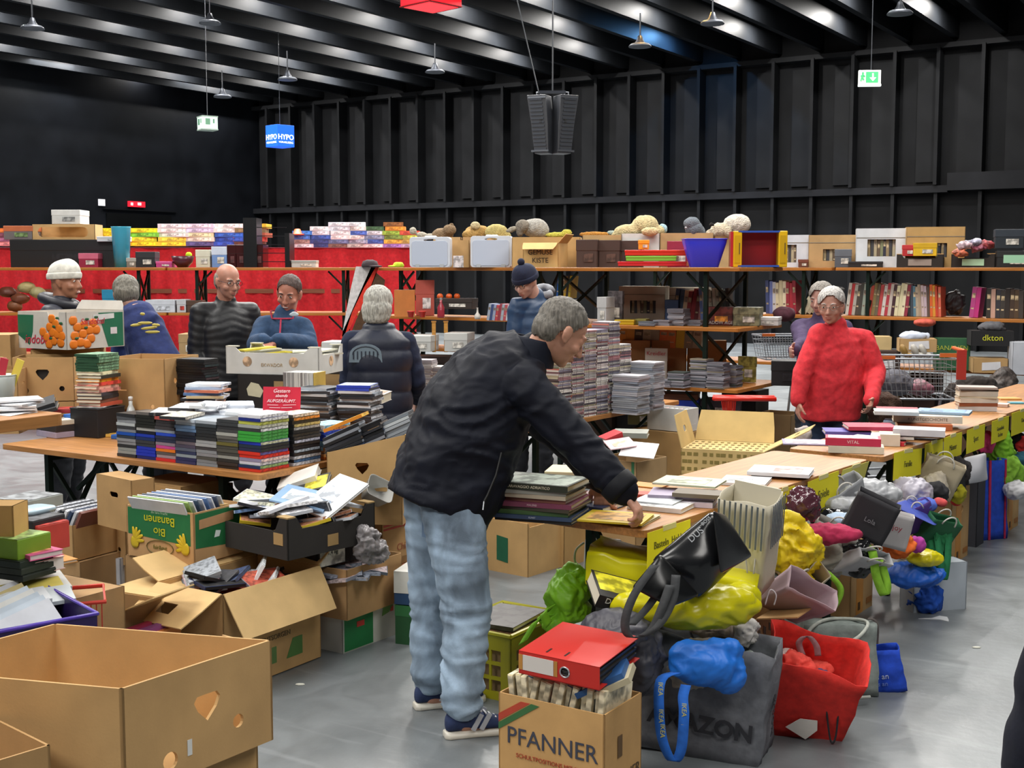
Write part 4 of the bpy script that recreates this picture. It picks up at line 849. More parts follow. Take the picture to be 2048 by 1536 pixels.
# white banana tray on black crate
rB = carton('black carton with a cream sticker on the rear table', D(604, 790, 7.3) * V((1, 1, 0)) + V((0, 0, .772)), UA + .28, .42, .3, .295, '231f1e', lid=True)
face_poly(rB, .42, .3, 'front', [(.07, .17), (.15, .16), (.17, .2), (.14, .24), (.09, .25), (.06, .21)], 'c8c4a8', 'cream_sticker'); face_poly(rB, .42, .3, 'front', [(.24, .22), (.3, .22), (.3, .26), (.24, .26)], '9a8058', 'label_print')
rW = tray('white cardboard fruit tray with tan round seals on the rear table', D(638, 748, 7.3) * V((1, 1, 0)) + V((0, 0, 1.069)), UA + .3, .6, .36, .13, 'cfcfcb', .03, inner='c4c0b0', stickers=False, side_dip=.9)
for side, x in (('front', .14), ('front', .44), ('right', .18)):
    s0, _ = wspan(side, .6, .36); MB().lathe([(.03, 0), (.03, .001)], 20, M=wallM(side, .6, .36) @ T(s0 + x, -.001, .075) @ rot(PI / 2)).build('seal_print', mat('c8a888', 'print'), rW)
face_text(rW, .6, .36, 'front', 'EKWADOR', .028, 'b09a78', .3, .055)
heap(V(rW.location), UA + .3, .6, .36, .1, 8, 'the papers in the white tray', 'booklets in the white fruit tray', ['d8d8c8', 'c8c4b4', 'd0c040', 'e4e4e0'], size=(.2, .14, .01), tilt=.12, dz=.004, what='booklet', name='booklet', cat='booklet')
# row of clear CD sleeves right of the sign
p = D(566, 788, 6.95)
bookrow(V((p.x, p.y + .02, p.z)), UA + .3, [(.012, .12, rnd.choice(['a8a8a8', '8c8c8c', 'c4c4c0', '7c7878', 'b4aca4'])) for _ in range(14)] + [(.012, .12, 'c8a850')], 'the row behind the notice', 'CD cases in a row behind the notice', what='CD case', name='cd_case', cat='case', depth=.14)
carton('low brown carton under the row of CD cases behind the notice', V((p.x + .25, p.y - .1, zq)), UA + .3, .26, .22, p.z - zq - .002, '6c5236', lid=True)
# stacks at the right end of the rear table
for (x, y, n, w, cl, g) in ((660, 838, 12, 'the stack left of the blue-topped', ['2c2e32', 'b0b4b8', '26282c'], 0), (742, 832, 13, 'the blue-topped rear stack', ['3c4650', 'c8ccd0', '24262c'], 1)):
    p = D(x - 22, y, 6.85); cc = [rnd.choice(cl) for _ in range(n)]; cc[-1] = ['a8b0b8', '2440b4'][g]; cc[-2] = ['303236', '3048b8'][g]
    carton('carton lifting ' + w, V((p.x + .06, p.y - .1, zq)), UA + .25, .17, .15, .088, '5c4c3c', lid=True); stack((p.x, p.y, zq + .09), UA + .25 + g * .1, cc, (.19, .17, .0148), 'DVD case', w, 'DVD cases stacked at the rear table end', sleeves=['9aa4b0', 'c8ccd4', '34383e'], jit=.012, jr=.12)
p = D(748, 800, 7.05); book('thick picture book leaning behind the blue-topped stack', p, rot(.1, .1, UA + .2), .16, .13, .05, 'b8b0ac', deco=('c89878', 0, 0, .8, .8))
r_ = slab('white lidded plastic box behind the woman with the grey bob', 692, 712, 8.2, .17, .2, .09, 'd4d8d8', UA + .35, name='plastic_box', kind='plastic', top='e0e4e4')
DB('dark brown carton under the white lidded box', 698, 748, 8.15, .2, .22, .12, yaw=UA + .35, col='382f2a', lid=True)
carton('brown carton column carrying the dark carton beside the grey bob', D(698, 748, 8.15) * V((1, 1, 0)), UA + .35, .22, .24, D(698, 748, 8.15).z - .003, '8a6a44', lid=True)
# ================================================================ RIGHT SIDE: signs, bags, books
def on_edge(px, A_, D_):
    lo, hi = -1.0, 6.0
    for _ in range(50):
        m = (lo + hi) / 2
        if PXP(A_ + D_ * m)[0] < px: lo = m
        else: hi = m
    return lo
def sign(lines, x0, x1, h, tab, label, tilt=0.0, sz=.045, back=0.0, col='e6dc1e', side=.006):
    A_, D_ = tab; s0, s1 = on_edge(x0, A_, D_), on_edge(x1, A_, D_); n = V((D_.y, -D_.x, 0)); yw = math.atan2(D_.y, D_.x)
    c = A_ + D_ * (s0 + s1) / 2 + n * side; w = s1 - s0
    r = thing('price_sign', label, 'sign', (c.x, c.y, .762), yw)
    M = rot(0, tilt, 0) @ rot(-back)
    MB().box((0, 0, -h / 2), (w, .0015, h), M=M).build('sheet', mat(col, 'paper'), r)
    for i, (t, z, q) in enumerate(lines): text(t, q, mat('5c5a20'), r, M @ V((0, -.002, -z)), M @ FRONT, sx=.95)
    MB().box((0, .0, -.002), (w * .3, .004, .02), M=M).build('tape', mat('d8d090', 'paper'), r)
t1, t2 = (A1, D1), (A2, D2)
sign([('Basteln  Hobby', .055, .038), ('Handarbeit', .105, .038)], 1292, 1378, .17, t1, 'yellow sheet lettered Basteln Hobby, nearest on the table edge')
sign([('Video', .085, .04)], 1548, 1587, .145, t1, 'yellow sheet half hidden by the striped paper bag')
sign([('Spiele', .08, .055)], 1613, 1675, .145, t1, 'yellow sheet lettered Spiele on the first table', tilt=-.02)
sign([('Puzzle', .07, .04)], 1683, 1736, .125, t1, 'pale yellow sheet curling from behind, right of the Spiele sheet', back=-.25, col='d4d060')
sign([('Familie', .07, .045)], 1786, 1842, .14, t2, 'tilted yellow sheet, first on the middle table edge', tilt=.06)
sign([('Frauen', .07, .045)], 1848, 1884, .13, t2, 'yellow sheet lettered Frauen, second on the middle table edge')
sign([('Männer', .07, .045)], 1886, 1922, .13, t2, 'yellow sheet, third on the middle table edge')
sign([('Sport', .07, .045)], 1932, 1968, .14, t2, 'yellow sheet lettered Sport, fourth on the middle table edge')
sign([('Gesundheit', .06, .035), ('Kochen', .1, .035)], 1982, 2016, .14, t2, 'yellow sheet of two words at the far end of the middle table')
A3 = T3c - D2 * 1.1 - N2 * .25
sign([('Kinder', .07, .04)], 2022, 2068, .15, (V((A3.x, A3.y, .77)), D2), 'yellow sheet cut off by the right edge of the photo')
# ---- bags
def bagbody(w, d, h, top=(1, 1), cr=.012, seed=1, nz=9, open_=True, belly=0):
    rs = []; per = []
    for a, b, n in (((-1, -1), (1, -1), 9), ((1, -1), (1, 1), 6), ((1, 1), (-1, 1), 9), ((-1, 1), (-1, -1), 6)):
        for k in range(n): per.append((a[0] + (b[0] - a[0]) * k / n, a[1] + (b[1] - a[1]) * k / n))
    for i in range(nz + 1):
        t = i / nz; kx = 1 + (top[0] - 1) * t + belly * math.sin(PI * t); ky = 1 + (top[1] - 1) * t + belly * math.sin(PI * t); ring = []
        for x, y in per:
            p = V((x * w / 2 * kx, y * d / 2 * ky, h * t)); q = p * 9 + V((seed * 3.1, seed, 0)); nn = noise.noise_vector(q) * cr * (.3 + t); nn2 = noise.noise_vector(q * 2.6) * cr * .5
            ring.append(p + V((nn.x + nn2.x, nn.y + nn2.y, (nn.z * .8) if t > .2 else 0)))
        rs.append(ring)
    return MB().rings(rs, cap=(1, 0 if open_ else 1))
def obag(label, loc, eul, w, d, h, col, kind='paper', top=(1, 1), cr=.012, seed=1, handles=None, belly=0, name='carrier_bag', solid=.002, txt=None, open_=True):
    r = thing(name, label, 'bag', loc); r.rotation_euler = eul
    o = bagbody(w, d, h, top, cr, seed, open_=open_, belly=belly).build('bag_body', mat(col, kind), r, True)
    if open_: m = o.modifiers.new('t', 'SOLIDIFY'); m.thickness = solid
    if handles:
        hk, hl, hc = handles
        for s in (-1, 1):
            pts = [(-.22 * w * math.cos(a * PI / 10) * (1), s * d / 2 * top[1] * (1 - .0), h - .02 + hl * math.sin(a * PI / 10)) for a in range(11)]
            if hk == 'cord': MB().tube(pts, .004, 6).build('handle', mat(hc, 'cloth'), r, True)
            else: MB().strip(pts, [V((0, .012, 0)) if 1 else 0] * 11, .002).build('handle', mat(hc, 'cloth'), r, True)
    for t_ in (txt or []):
        s, sz, c, x, z = t_[:5]; rm = FRONT if len(t_) < 6 else (RIGHT if t_[5] == 'R' else RIGHT @ rot(0, 0, -PI / 2)); loc_ = (x, -d / 2 * (1 + (top[1] - 1) * z / h) - .012, z) if len(t_) < 6 else (w / 2 * (1 + (top[0] - 1) * z / h) + .01, x, z)
        text(s, sz, mat(c), r, loc_, rm, ext=.001)
    return r
def sbag(label, px, py, Y, a, b, c, col, seed=1, amp=.022, fr=(10, 10, 12), kind='sheen', extra=(), vox=.009, name='crumpled_bag', cat='bag', lo=None):
    p = D(px, py, Y); r = thing(name, label, cat, p)
    mb = MB().ball((0, 0, 0), (a, b, c), 20)
    for e in extra: mb.ball(e[:3], e[3:6], 14)
    melt('bag_body', mb, mat(col, kind), r, vox * .8, 0, crumple(fr[0] * .8, amp, seed)); return r
def band(r, pts, half, col, name='strap', t=.0025, kind='cloth'):
    inv = r.matrix_world.inverted() if r.parent else (Matrix.Translation(r.location) @ r.rotation_euler.to_matrix().to_4x4()).inverted()
    pts = [inv @ D(*p) for p in pts]; P2 = []
    for i in range(len(pts) - 1):         # smooth through the points
        p0, p1, p2, p3 = pts[max(0, i - 1)], pts[i], pts[i + 1], pts[min(len(pts) - 1, i + 2)]
        for k in range(5):
            u = k / 5; P2.append(.5 * ((2 * p1) + (p2 - p0) * u + (2 * p0 - 5 * p1 + 4 * p2 - p3) * u * u + (3 * p1 - p0 - 3 * p2 + p3) * u ** 3))
    P2.append(pts[-1]); R3 = inv.to_3x3()
    hs = [R3 @ V(half)] * len(P2)
    return (MB().strip(P2, hs, t) if half[0] or half[1] or half[2] else MB().tube(P2, t, 6)).build(name, mat(col, kind), r, True)
# Pfanner carton
pN = G(1209, 1431, .33); rP = carton('brown carton lettered PFANNER, packed with old paperbacks, in the foreground', V((pN.x, pN.y, 0)), math.radians(-33), .39, .25, .33, 'bf9156')
face_poly(rP, .39, .25, 'front', [(.0, .235), (.12, .315), (.085, .315), (.0, .26)], 'b8452f', 'red_stripe'); face_poly(rP, .39, .25, 'front', [(.0, .208), (.155, .312), (.125, .315), (.0, .23)], '3a6a3c', 'green_stripe', .002)
face_text(rP, .39, .25, 'front', 'PFANNER', .08, '3f4250', .2, .195, sx=.98, tilt=.0); face_text(rP, .39, .25, 'front', 'SCHULTPOSITIONS MIT SYSTEM', .02, 'b04a30', .21, .135)
face_text(rP, .39, .25, 'front', 'www.schul', .036, '4a4438', .13, .075); face_text(rP, .39, .25, 'right', 'PFANNER', .05, '5c4a34', .13, .09)
MB().box((0, 0, 0), (.001, .03, .07), M=T(.002, .1, .2)).build('stain_print', mat('6a5030'), rP)
Mp = Matrix.Translation(V((pN.x, pN.y, 0))) @ rot(0, 0, math.radians(-33))
cb = ['cfc4a4', 'c4b894', 'd8d0b8', '3c6ca8', 'c8bc98', 'bfae88', 'd4cbb0', 'b03c34', 'cbbf9c', '24406c', 'd0c4a0', 'e0dccc', 'c8b894', '5888b8', 'd4c8a8']
for i in range(15):
    h = .19 + .025 * ((i * 7) % 3) / 2; M = Mp @ T(-.37 + i * .0248, .12, .385 - .0) @ rot(rnd.uniform(-.08, .08), (.22 if 2 < i < 11 else -.1 if i < 3 else .06) + rnd.uniform(-.05, .05), rnd.uniform(-.06, .06)) @ T(0, 0, -h)
    o = simple('book', '%s paperback, %s the PFANNER carton' % (cname(cb[i]), nthl(i, 15)), 'book', MB().box((0, 0, h / 2), (.0215, .15 if i % 2 else .17, h), 0).box((0, -.001, h / 2), (.019, .153 if i % 2 else .173, h - .006), 1).box((0, 0, h / 2 + .0006), (.019, .148 if i % 2 else .168, h), 1).mesh('book', [mat(cb[i], 'print'), mat('cfc6aa', 'print', .8)]), (0, 0, 0), 0, 'paperbacks in the lettered carton'); o.matrix_world = M
for i, (x, y, a, c) in enumerate([(.1, .1, .9, 'b8ae90'), (.02, .12, .7, '2c5890'), (-.3, .14, -.4, 'd8d4c8')]):
    o = loose(['buff paperback sloping at the right end of the PFANNER carton', 'blue-spined paperback sloping under the buff one in the PFANNER carton', 'white booklet lying on the paperbacks at the left of the PFANNER carton'][i], Mp @ T(-.07 + x * .3 - (.1 if i == 2 else 0), .11, .385 + .01 * i) @ rot(.1, -.5 if i < 2 else .1, .3), .17, .12, .02 if i < 2 else .006, c, 'book', 'book', kind='plain')
# red lever-arch file
rb = thing('ring_binder', 'red lever arch file lying on the paperbacks of the PFANNER carton', 'binder', Mp @ V((-.07, -.0, .405))); rb.rotation_euler = (.06, .03, math.radians(-30))
m_ = mat('c42a22', 'plastic', .45); W_, D_, H_ = .285, .3, .075
MB().box((-W_ / 2 + .05, D_ / 2, .0015), (W_, D_, .003)).build('lower_cover', m_, rb); MB().box((-W_ / 2 + .05, D_ / 2, H_), (W_, D_, .003), M=T(0, 0, 0)).build('upper_cover', m_, rb)
q = MB(); q.plate([(-W_ + .05, 0), (.05, 0), (.05, H_), (-W_ + .05, H_)], [[(-.07 + .0155 * math.cos(a * PI / 8), .036 + .0155 * math.sin(a * PI / 8)) for a in range(16)]], .003); q.build('spine', m_, rb)
q = MB(); q.tube([(-.07 + .0165 * math.cos(a * PI / 8), -.001, .036 + .0165 * math.sin(a * PI / 8)) for a in range(17)], .0026, 6); q.build('finger_ring', mat('c8ccd0', 'metal'), rb, True)
MB().box((-.165, -.0008, .04), (.11, .0015, .05)).build('paper_label', mat('d8d2cc', 'paper'), rb); MB().box((-.228, -.001, .04), (.014, .002, .05)).build('label_edge', mat('b8823c'), rb); MB().box((-.102, -.001, .04), (.012, .002, .05)).build('label_edge', mat('b8823c'), rb)
for x in (-.15, -.085): MB().box((x, .045, H_ + .002), (.006, .035, .0015), M=rot(0, 0, 0)).build('slot', mat('2a0c0a'), rb)
q = MB()
for k in range(10): q.box((-W_ / 2 + .045 + (k % 3) * .003, D_ / 2, .007 + k * .0062), (W_ - .02, D_ - .012 + (k % 2) * .006, .0045))
q.build('clear_pockets', mat('3c3a38', 'plastic', .25), rb)['kind'] = 'stuff'
# yellow milk crate
pc = G(1000, 1425, .0); rc = thing('milk_crate', 'yellow plastic milk crate beside the man\'s shoes', 'crate', (pc.x + .04, pc.y + .1, 0), math.radians(-33)); m_ = mat('a09a20', 'plastic'); q = MB()
for side in ('front', 'right', 'back', 'left'):
    a, e = wspan(side, .3, .4); hs = [[(a + .04 + i * (e - a - .08) / 4 + dx, z + dz) for dx, dz in ((.004, .004), ((e - a - .08) / 4 - .006, .004), ((e - a - .08) / 4 - .006, .05), (.004, .05))] for i in range(4) for z in (.03, .09, .15)]
    q.plate([(a, 0), (e, 0), (e, .27), (a, .27)], hs, .008, wallM(side, .3, .4))
q.build('crate_body', m_, rc); MB().box((-.15, .2, .006), (.28, .38, .008)).build('bottom', m_, rc)
MB().tube([(.004, -.004, .268), (.004, .404, .268), (-.304, .404, .268), (-.304, -.004, .268), (.004, -.004, .268)], .009, 6).build('rim', mat('b4ae28', 'plastic'), rc)
for i in range(4): book('%s magazine in the yellow milk crate, %s the four' % (cname(['5a4a44', 'c8bcb0', '7c5a48', '3a3838'][i]), nth(i, 4)), V(rc.location) + rot(0, 0, math.radians(-33)) @ V((-.15, .2, .2 + i * .022)), math.radians(-33) + .03 * i, .22, .3, .018, ['5a4a44', 'c8bcb0', '7c5a48', '3a3838'][i], kind='print')
carton('low carton inside the yellow milk crate under the magazines', V(rc.location) + rot(0, 0, math.radians(-33)) @ V((-.03, .04, .012)), math.radians(-33), .24, .32, .18, '6c5a44', lid=True)
# grey fabric carrier with AMAZON lettering
pg = G(1425, 1520, 0); rg = obag('large grey carrier lettered AMAZON, leaning in the right foreground', (pg.x - .02, pg.y + .12, 0), (.03, .08, math.radians(-22)), .45, .22, .42, '6a6c72', 'cloth', (1.04, .8), .02, 3, ('cord', -.08, '2a2a2e'), txt=[('AMAZON', .085, '2a2a30', .01, .13), ('FASHION', .05, '33343a', 0, .2, 'V')], solid=.003)
sbag('cream fabric stuffed into the grey lettered carrier', 1410, 1335, 4.28, .15, .09, .1, '9c948a', 4, .02, kind='cloth', name='cloth_bundle', cat='cloth')
sbag('white and dark cloth at the right rim of the grey lettered carrier', 1498, 1345, 4.3, .055, .06, .07, 'b4c0b8', 6, .02, kind='cloth', name='cloth_bundle', cat='cloth')
rbl = sbag('bright blue plastic bag stuffed into the grey lettered carrier', 1410, 1330, 4.08, .125, .08, .075, '1f6fd0', 5, .014, (9, 9, 9), extra=((-.05, .0, .04, .07, .05, .05), (.08, 0, -.03, .06, .05, .07), (.06, 0, .05, .07, .04, .045)))
band(rbl, [(1352, 1345, 4.02), (1322, 1360, 3.98), (1318, 1420, 3.95), (1325, 1480, 3.94), (1345, 1522, 3.94), (1362, 1500, 3.93), (1368, 1430, 3.94), (1366, 1395, 3.97), (1372, 1370, 4.0)], (.016, -.006, 0), '1f62c0', 'lettered_strap')
for i, (x, y) in enumerate([(1321, 1378), (1322, 1432), (1325, 1462), (1368, 1420), (1366, 1462)]):
    o = text('IKEA' if i < 3 else 'IKEA', .022, mat('c8c060'), rbl, (0, 0, 0), rot(PI / 2, 0, -.35) @ rot(0, 0, -PI / 2), 'strap_lettering'); o.location = D(x, y, 3.935) - V(rbl.location)
# red shopper
pr = G(1595, 1475, 0); rr = obag('red carrier leaning over, full of pink and purple cloth', (pr.x + .02, pr.y + .1, .01), (.28, .22, math.radians(-8)), .27, .2, .33, 'cc2a22', 'cloth', (1.3, 1.35), .016, 7, None, solid=.003)
MB().plate([(-.06, .03), (.02, .0), (.05, .05), (.04, .09), (-.02, .08)], (), .002, T(.0, -.125, .035)).build('white_print', mat('e0d8d0'), rr)
for i, (x, y, c, a, b) in enumerate([(1590, 1330, 'd8473c', .075, .05), (1630, 1362, '5c4466', .06, .05), (1572, 1318, 'b8aca8', .05, .04), (1622, 1340, 'cc4438', .08, .04)]):
    sbag(['coral scarf bundled in the red carrier', 'purple folded cloth in the red carrier', 'grey cloth at the left rim inside the red carrier', 'red cloth spread across the mouth of the red carrier'][i], x, y, 4.46 + .02 * i, a, .06, b, c, 20 + i, .018, (14, 14, 14), 'cloth', name='cloth_bundle', cat='cloth')
band(rr, [(1605, 1310, 4.5), (1598, 1285, 4.5), (1615, 1272, 4.5), (1632, 1290, 4.5), (1636, 1312, 4.5)], (.012, 0, 0), '8c6c70')
band(rr, [(1652, 1388, 4.33), (1654, 1430, 4.33), (1662, 1484, 4.33), (1672, 1470, 4.33), (1678, 1400, 4.33), (1676, 1385, 4.33)], (0, 0, 0), '26262a', 'cord', .0035)
# pale grey fabric bag with cord handle
pf2 = G(1688, 1392, 0); rf = obag('pale grey-green fabric bag with a looped rope handle, standing on the floor', (pf2.x, pf2.y + .1, 0), (-.04, 0, math.radians(-6)), .29, .2, .27, '7f8884', 'cloth', (.98, .55), .01, 9, None, open_=False)
band(rf, [(1622, 1290, 4.78), (1618, 1262, 4.85), (1650, 1240, 4.95), (1700, 1238, 4.98), (1735, 1245, 4.9), (1722, 1270, 4.8), (1690, 1288, 4.76), (1650, 1292, 4.76), (1622, 1280, 4.78)], (0, 0, 0), 'a8aca4', 'rope_handle', .0075)
band(rf, [(1672, 1392, 4.76), (1700, 1396, 4.72), (1740, 1394, 4.74)], (0, 0, 0), 'a8aca4', 'rope_handle', .0075); band(rf, [(1735, 1238, 4.95), (1748, 1240, 4.98), (1756, 1255, 5.0), (1754, 1300, 5.0)], (.006, .01, 0), '5c5450', 'side_strap')
rbb = obag('small blue bag with a red rim behind the grey-green fabric bag', G(1778, 1388, 0) + V((0, .07, 0)), (.1, -.12, math.radians(-4)), .16, .1, .17, '1c48c0', 'cloth', (.75, .7), .02, 12, None, open_=True, txt=[('es an', .032, 'b8c4e0', -.02, .075), ('es an', .026, '7088d0', -.02, .045)])
sbag('round red bag top sticking out above the small blue bag', 1765, 1314, 5.0, .06, .05, .04, 'c83434', 14, .008, (8, 8, 8), 'cloth')
# brown patterned carton and open flap behind the red shopper
rpt = CB('brown carton with dark printed pattern behind the red carrier', 1512, 1240, .38, .26, .3, .38, col='a87f50', yaw=math.radians(-33), flaps={'right': (.16, 80, .01)})
for i in range(18): face_poly(rpt, .26, .3, 'right', [(.02 + (i % 5) * .055, .34 - (i // 5) * .07 - dz) if dx == 0 else (.045 + (i % 5) * .055, .34 - (i // 5) * .07 - dz) for dx, dz in ((0, 0), (1, .012), (1, .04), (0, .03))], '5c4430', 'dark_print')
# yellow bags
ry = obag('large lemon yellow carrier lying flat under the black shopping bag', D(1512, 1190, 4.5), (0, -1.42, math.radians(-14)), .16, .3, .62, 'cfc812', 'plastic', (.85, .9), .02, 21, None, open_=False)
sbag('lemon yellow plastic flap end at the right of the yellow carrier', 1478, 1195, 4.35, .08, .05, .065, 'd0ca14', 22, .015, (8, 8, 8), 'plastic')
sbag('lemon yellow front belly of the flat carrier under the black bag', 1370, 1215, 4.2, .26, .08, .075, 'ccc40f', 23, .02, (5, 5, 7), 'plastic', extra=((.1, 0, .03, .14, .07, .05),))
rmz = book('black and yellow boxed magazine set poking out under the yellow carrier', D(1232, 1200, 4.3), rot(.35, .3, .25), .2, .16, .05, '24221e', kind='plain', deco=('c8c02c', 0, .1, .9, .7))
text('DEUTSCHE', .03, mat('c8c8c0'), rmz, (0, -.083, .034), FRONT); text('KUNST', .022, mat('c8c8c0'), rmz, (0, -.083, .012), FRONT)
# black glossy shopper, tilted
rk = thing('shopping_bag', 'large glossy black shopping bag slung over the yellow carrier', 'bag', D(1390, 1130, 4.1)); inv = Matrix.Translation(-V(rk.location))
def slabmesh(front, Y0, th, fr=7, amp=.012, seed=0, n=7):        # a quilt of depth from four corner pixels
    c = [D(x, y, Y0 + dy) for x, y, dy in front]; vs = []; fs = []
    for i in range(n + 1):
        for j in range(n + 1):
            u, v = i / n, j / n; p = c[0].lerp(c[1], u).lerp(c[3].lerp(c[2], u), v); bul = math.sin(PI * u) * math.sin(PI * v)
            nn = noise.noise(p * fr + V((seed, 0, 0))); vs.append(p - V((0, 1, 0)) * (th * (.25 + .75 * bul) / 2 + amp * (1 - 2.4 * abs(nn))))
    m = len(vs)
    for i in range(n + 1):
        for j in range(n + 1):
            u, v = i / n, j / n; p = c[0].lerp(c[1], u).lerp(c[3].lerp(c[2], u), v); vs.append(p + V((0, 1, 0)) * (th * (.25 + .75 * math.sin(PI * u) * math.sin(PI * v)) / 2))
    for b_ in (0, m):
        for i in range(n):
            for j in range(n): k = b_ + i * (n + 1) + j; fs.append((k, k + 1, k + n + 2, k + n + 1))
    rim = [i * (n + 1) for i in range(n + 1)] + [n * (n + 1) + j for j in range(1, n + 1)] + [i * (n + 1) + n for i in range(n - 1, -1, -1)] + [j for j in range(n - 1, 0, -1)]
    for a in range(len(rim)): b_ = (a + 1) % len(rim); fs.append((rim[a], rim[b_], rim[b_] + m, rim[a] + m))
    return vs, fs
def qbag(label, quad, Y0, th, col, kind='plastic', amp=.012, seed=0, rough=None, name='shopping_bag', part='bag_body', parent=None, fr=7, cat='bag'):
    vs, fs = slabmesh(quad, Y0, th, fr, amp, seed)
    r = parent or thing(name, label, cat, sum((D(x, y, Y0 + dy) for x, y, dy in quad), V()) / 4)
    mb = MB(); mb.add([V(v) - V(r.location) for v in vs], fs); mb.build(part, mat(col, kind, rough), r, True, sub=1); return r
qbag('', [(1300, 1120, 0), (1425, 1018, .05), (1500, 1105, .1), (1395, 1200, 0)], 4.12, .16, '191a1c', 'gloss', .016, 3, .22, parent=rk)
qbag('', [(1425, 1020, -.02), (1452, 1030, .12), (1506, 1112, .16), (1440, 1150, 0)], 4.06, .06, '232426', 'gloss', .006, 4, .25, parent=rk, part='gusset')
qbag('', [(1262, 1175, -.05), (1320, 1105, 0), (1400, 1190, 0), (1340, 1215, -.05)], 4.05, .07, '111213', 'gloss', .01, 5, .3, parent=rk, part='bag_mouth')
for pts in ([(1310, 1130, 3.98), (1268, 1190, 3.95), (1250, 1245, 3.94), (1262, 1275, 3.94), (1300, 1262, 3.93), (1322, 1220, 3.93), (1340, 1170, 3.95)], [(1330, 1165, 4.0), (1295, 1215, 4.0), (1262, 1250, 3.97)], [(1352, 1150, 3.97), (1345, 1200, 3.94), (1318, 1250, 3.92), (1285, 1272, 3.93)]): band(rk, pts, (.014, -.004, 0), '3c3e40', 'strap')
text('DUS', .03, mat('c8ccd0'), rk, D(1392, 1070, 3.985) - V(rk.location), rot(PI / 2, -.75, -.1)); text('BOSS', .016, mat('c8ccd0'), rk, D(1412, 1042, 3.99) - V(rk.location), rot(PI / 2, -.75, -.1))
# striped paper carrier
rs = obag('white paper carrier with thin grey stripes standing open beside the table', D(1490, 1165, 4.62), (.2, .12, math.radians(-30)), .18, .15, .36, 'c4bda8', 'paper', (1.1, 1.1), .012, 31, None)
q = MB()
for k in range(9): q.box((-.084 + k * .021, -.094, .28), (.007, .002, .17), M=rot(.02)); q.box((.11, -.064 + k * .018, .28), (.002, .007, .17)) if k < 8 else 0
q.build('stripe_print', mat('5c6470', 'plain'), rs)['kind'] = 'stuff'
MB().box((0, .07, .31), (.18, .004, .13)).build('inner_flap', mat('d8d2c0', 'paper'), rs); band(rs, [(1490, 1100, 4.5), (1494, 1140, 4.48), (1500, 1180, 4.5), (1508, 1140, 4.48), (1512, 1080, 4.52)], (0, 0, 0), 'a8a49c', 'cord', .003)
# lime bag left of the table leg, white bags below the board
rl = sbag('lime green cloth bag crumpled beside the near table leg', 1137, 1195, 4.75, .085, .08, .11, '7cb81c', 41, .028, (11, 11, 9), extra=((.02, 0, .07, .06, .05, .06), (-.06, 0, -.09, .06, .05, .05)))
band(rl, [(1100, 1235, 4.7), (1075, 1240, 4.68), (1060, 1262, 4.66), (1046, 1285, 4.64)], (.018, 0, .012), '6ea818'); band(rl, [(1105, 1215, 4.68), (1088, 1228, 4.66), (1098, 1250, 4.66)], (.012, 0, .014), '78b41c')
rw = qbag('white plastic carrier hanging under the near table end', [(1165, 1155, 0), (1170, 1072, 0), (1246, 1078, 0), (1200, 1165, 0)], 4.95, .1, 'c4c6c8', 'plastic', .014, 8)
band(rw, [(1168, 1085, 4.9), (1152, 1100, 4.9), (1150, 1122, 4.9), (1160, 1132, 4.9)], (0, 0, 0), 'd0ccc0', 'cord', .005)
carton('dark crate on the floor under the near table holding grey discs', V((.62, 5.05, 0)), math.radians(-37), .36, .26, .3, '3a3c3e'); heap(V((.62, 5.05, 0)), math.radians(-37), .36, .26, .22, 6, 'the dark crate under the near table', 'discs in the crate under the near table', ['4a5058', '6c7078', '30343a'], dz=.008)
rpb = sbag('dark translucent plastic bag behind the red lever arch file', 1235, 1262, 4.15, .13, .1, .07, '4e4e56', 43, .02, kind='sheen', extra=((.1, 0, -.1, .07, .07, .12),)); rpb2 = sbag('grey plastic bag bulging between the PFANNER carton and the grey carrier', 1282, 1320, 4.12, .06, .08, .12, '3f3f47', 44, .02)
# white and pink crumpled pieces in the middle
sbag('beige paper bag crumpled between the yellow carrier and the grey carrier', 1440, 1255, 4.35, .12, .07, .035, '8c7e74', 45, .02, (12, 12, 12), 'paper'); sbag('small white crumpled tissue above the grey lettered carrier', 1492, 1262, 4.3, .045, .04, .055, 'c8c4c0', 46, .02, (18, 18, 18), 'paper')
rq = obag('pink and white paper carrier lying open beside the yellow plastic bag', D(1555, 1215, 4.75), (.9, .5, .3), .2, .06, .2, 'b8a0a8', 'paper', (1.15, 1.6), .012, 47, None); band(rq, [(1530, 1210, 4.6), (1540, 1180, 4.6), (1552, 1190, 4.6), (1548, 1210, 4.6)], (0, 0, 0), 'd8d4dc', 'cord', .003)
sbag('black plastic bag tucked behind the pink paper carrier', 1530, 1165, 4.85, .06, .05, .05, '1c1e1f', 48, .015); sbag('white crumpled bag on the patterned carton', 1615, 1205, 4.9, .07, .04, .03, 'bcbcc0', 49, .015, (14, 14, 14), 'paper')
sbag('bright yellow crinkled plastic bag beside the striped carrier', 1594, 1100, 4.9, .095, .09, .125, 'dcc010', 50, .03, (14, 14, 12), 'sheen', extra=((-.03, 0, .1, .06, .06, .06), (.02, 0, -.13, .05, .05, .07)))
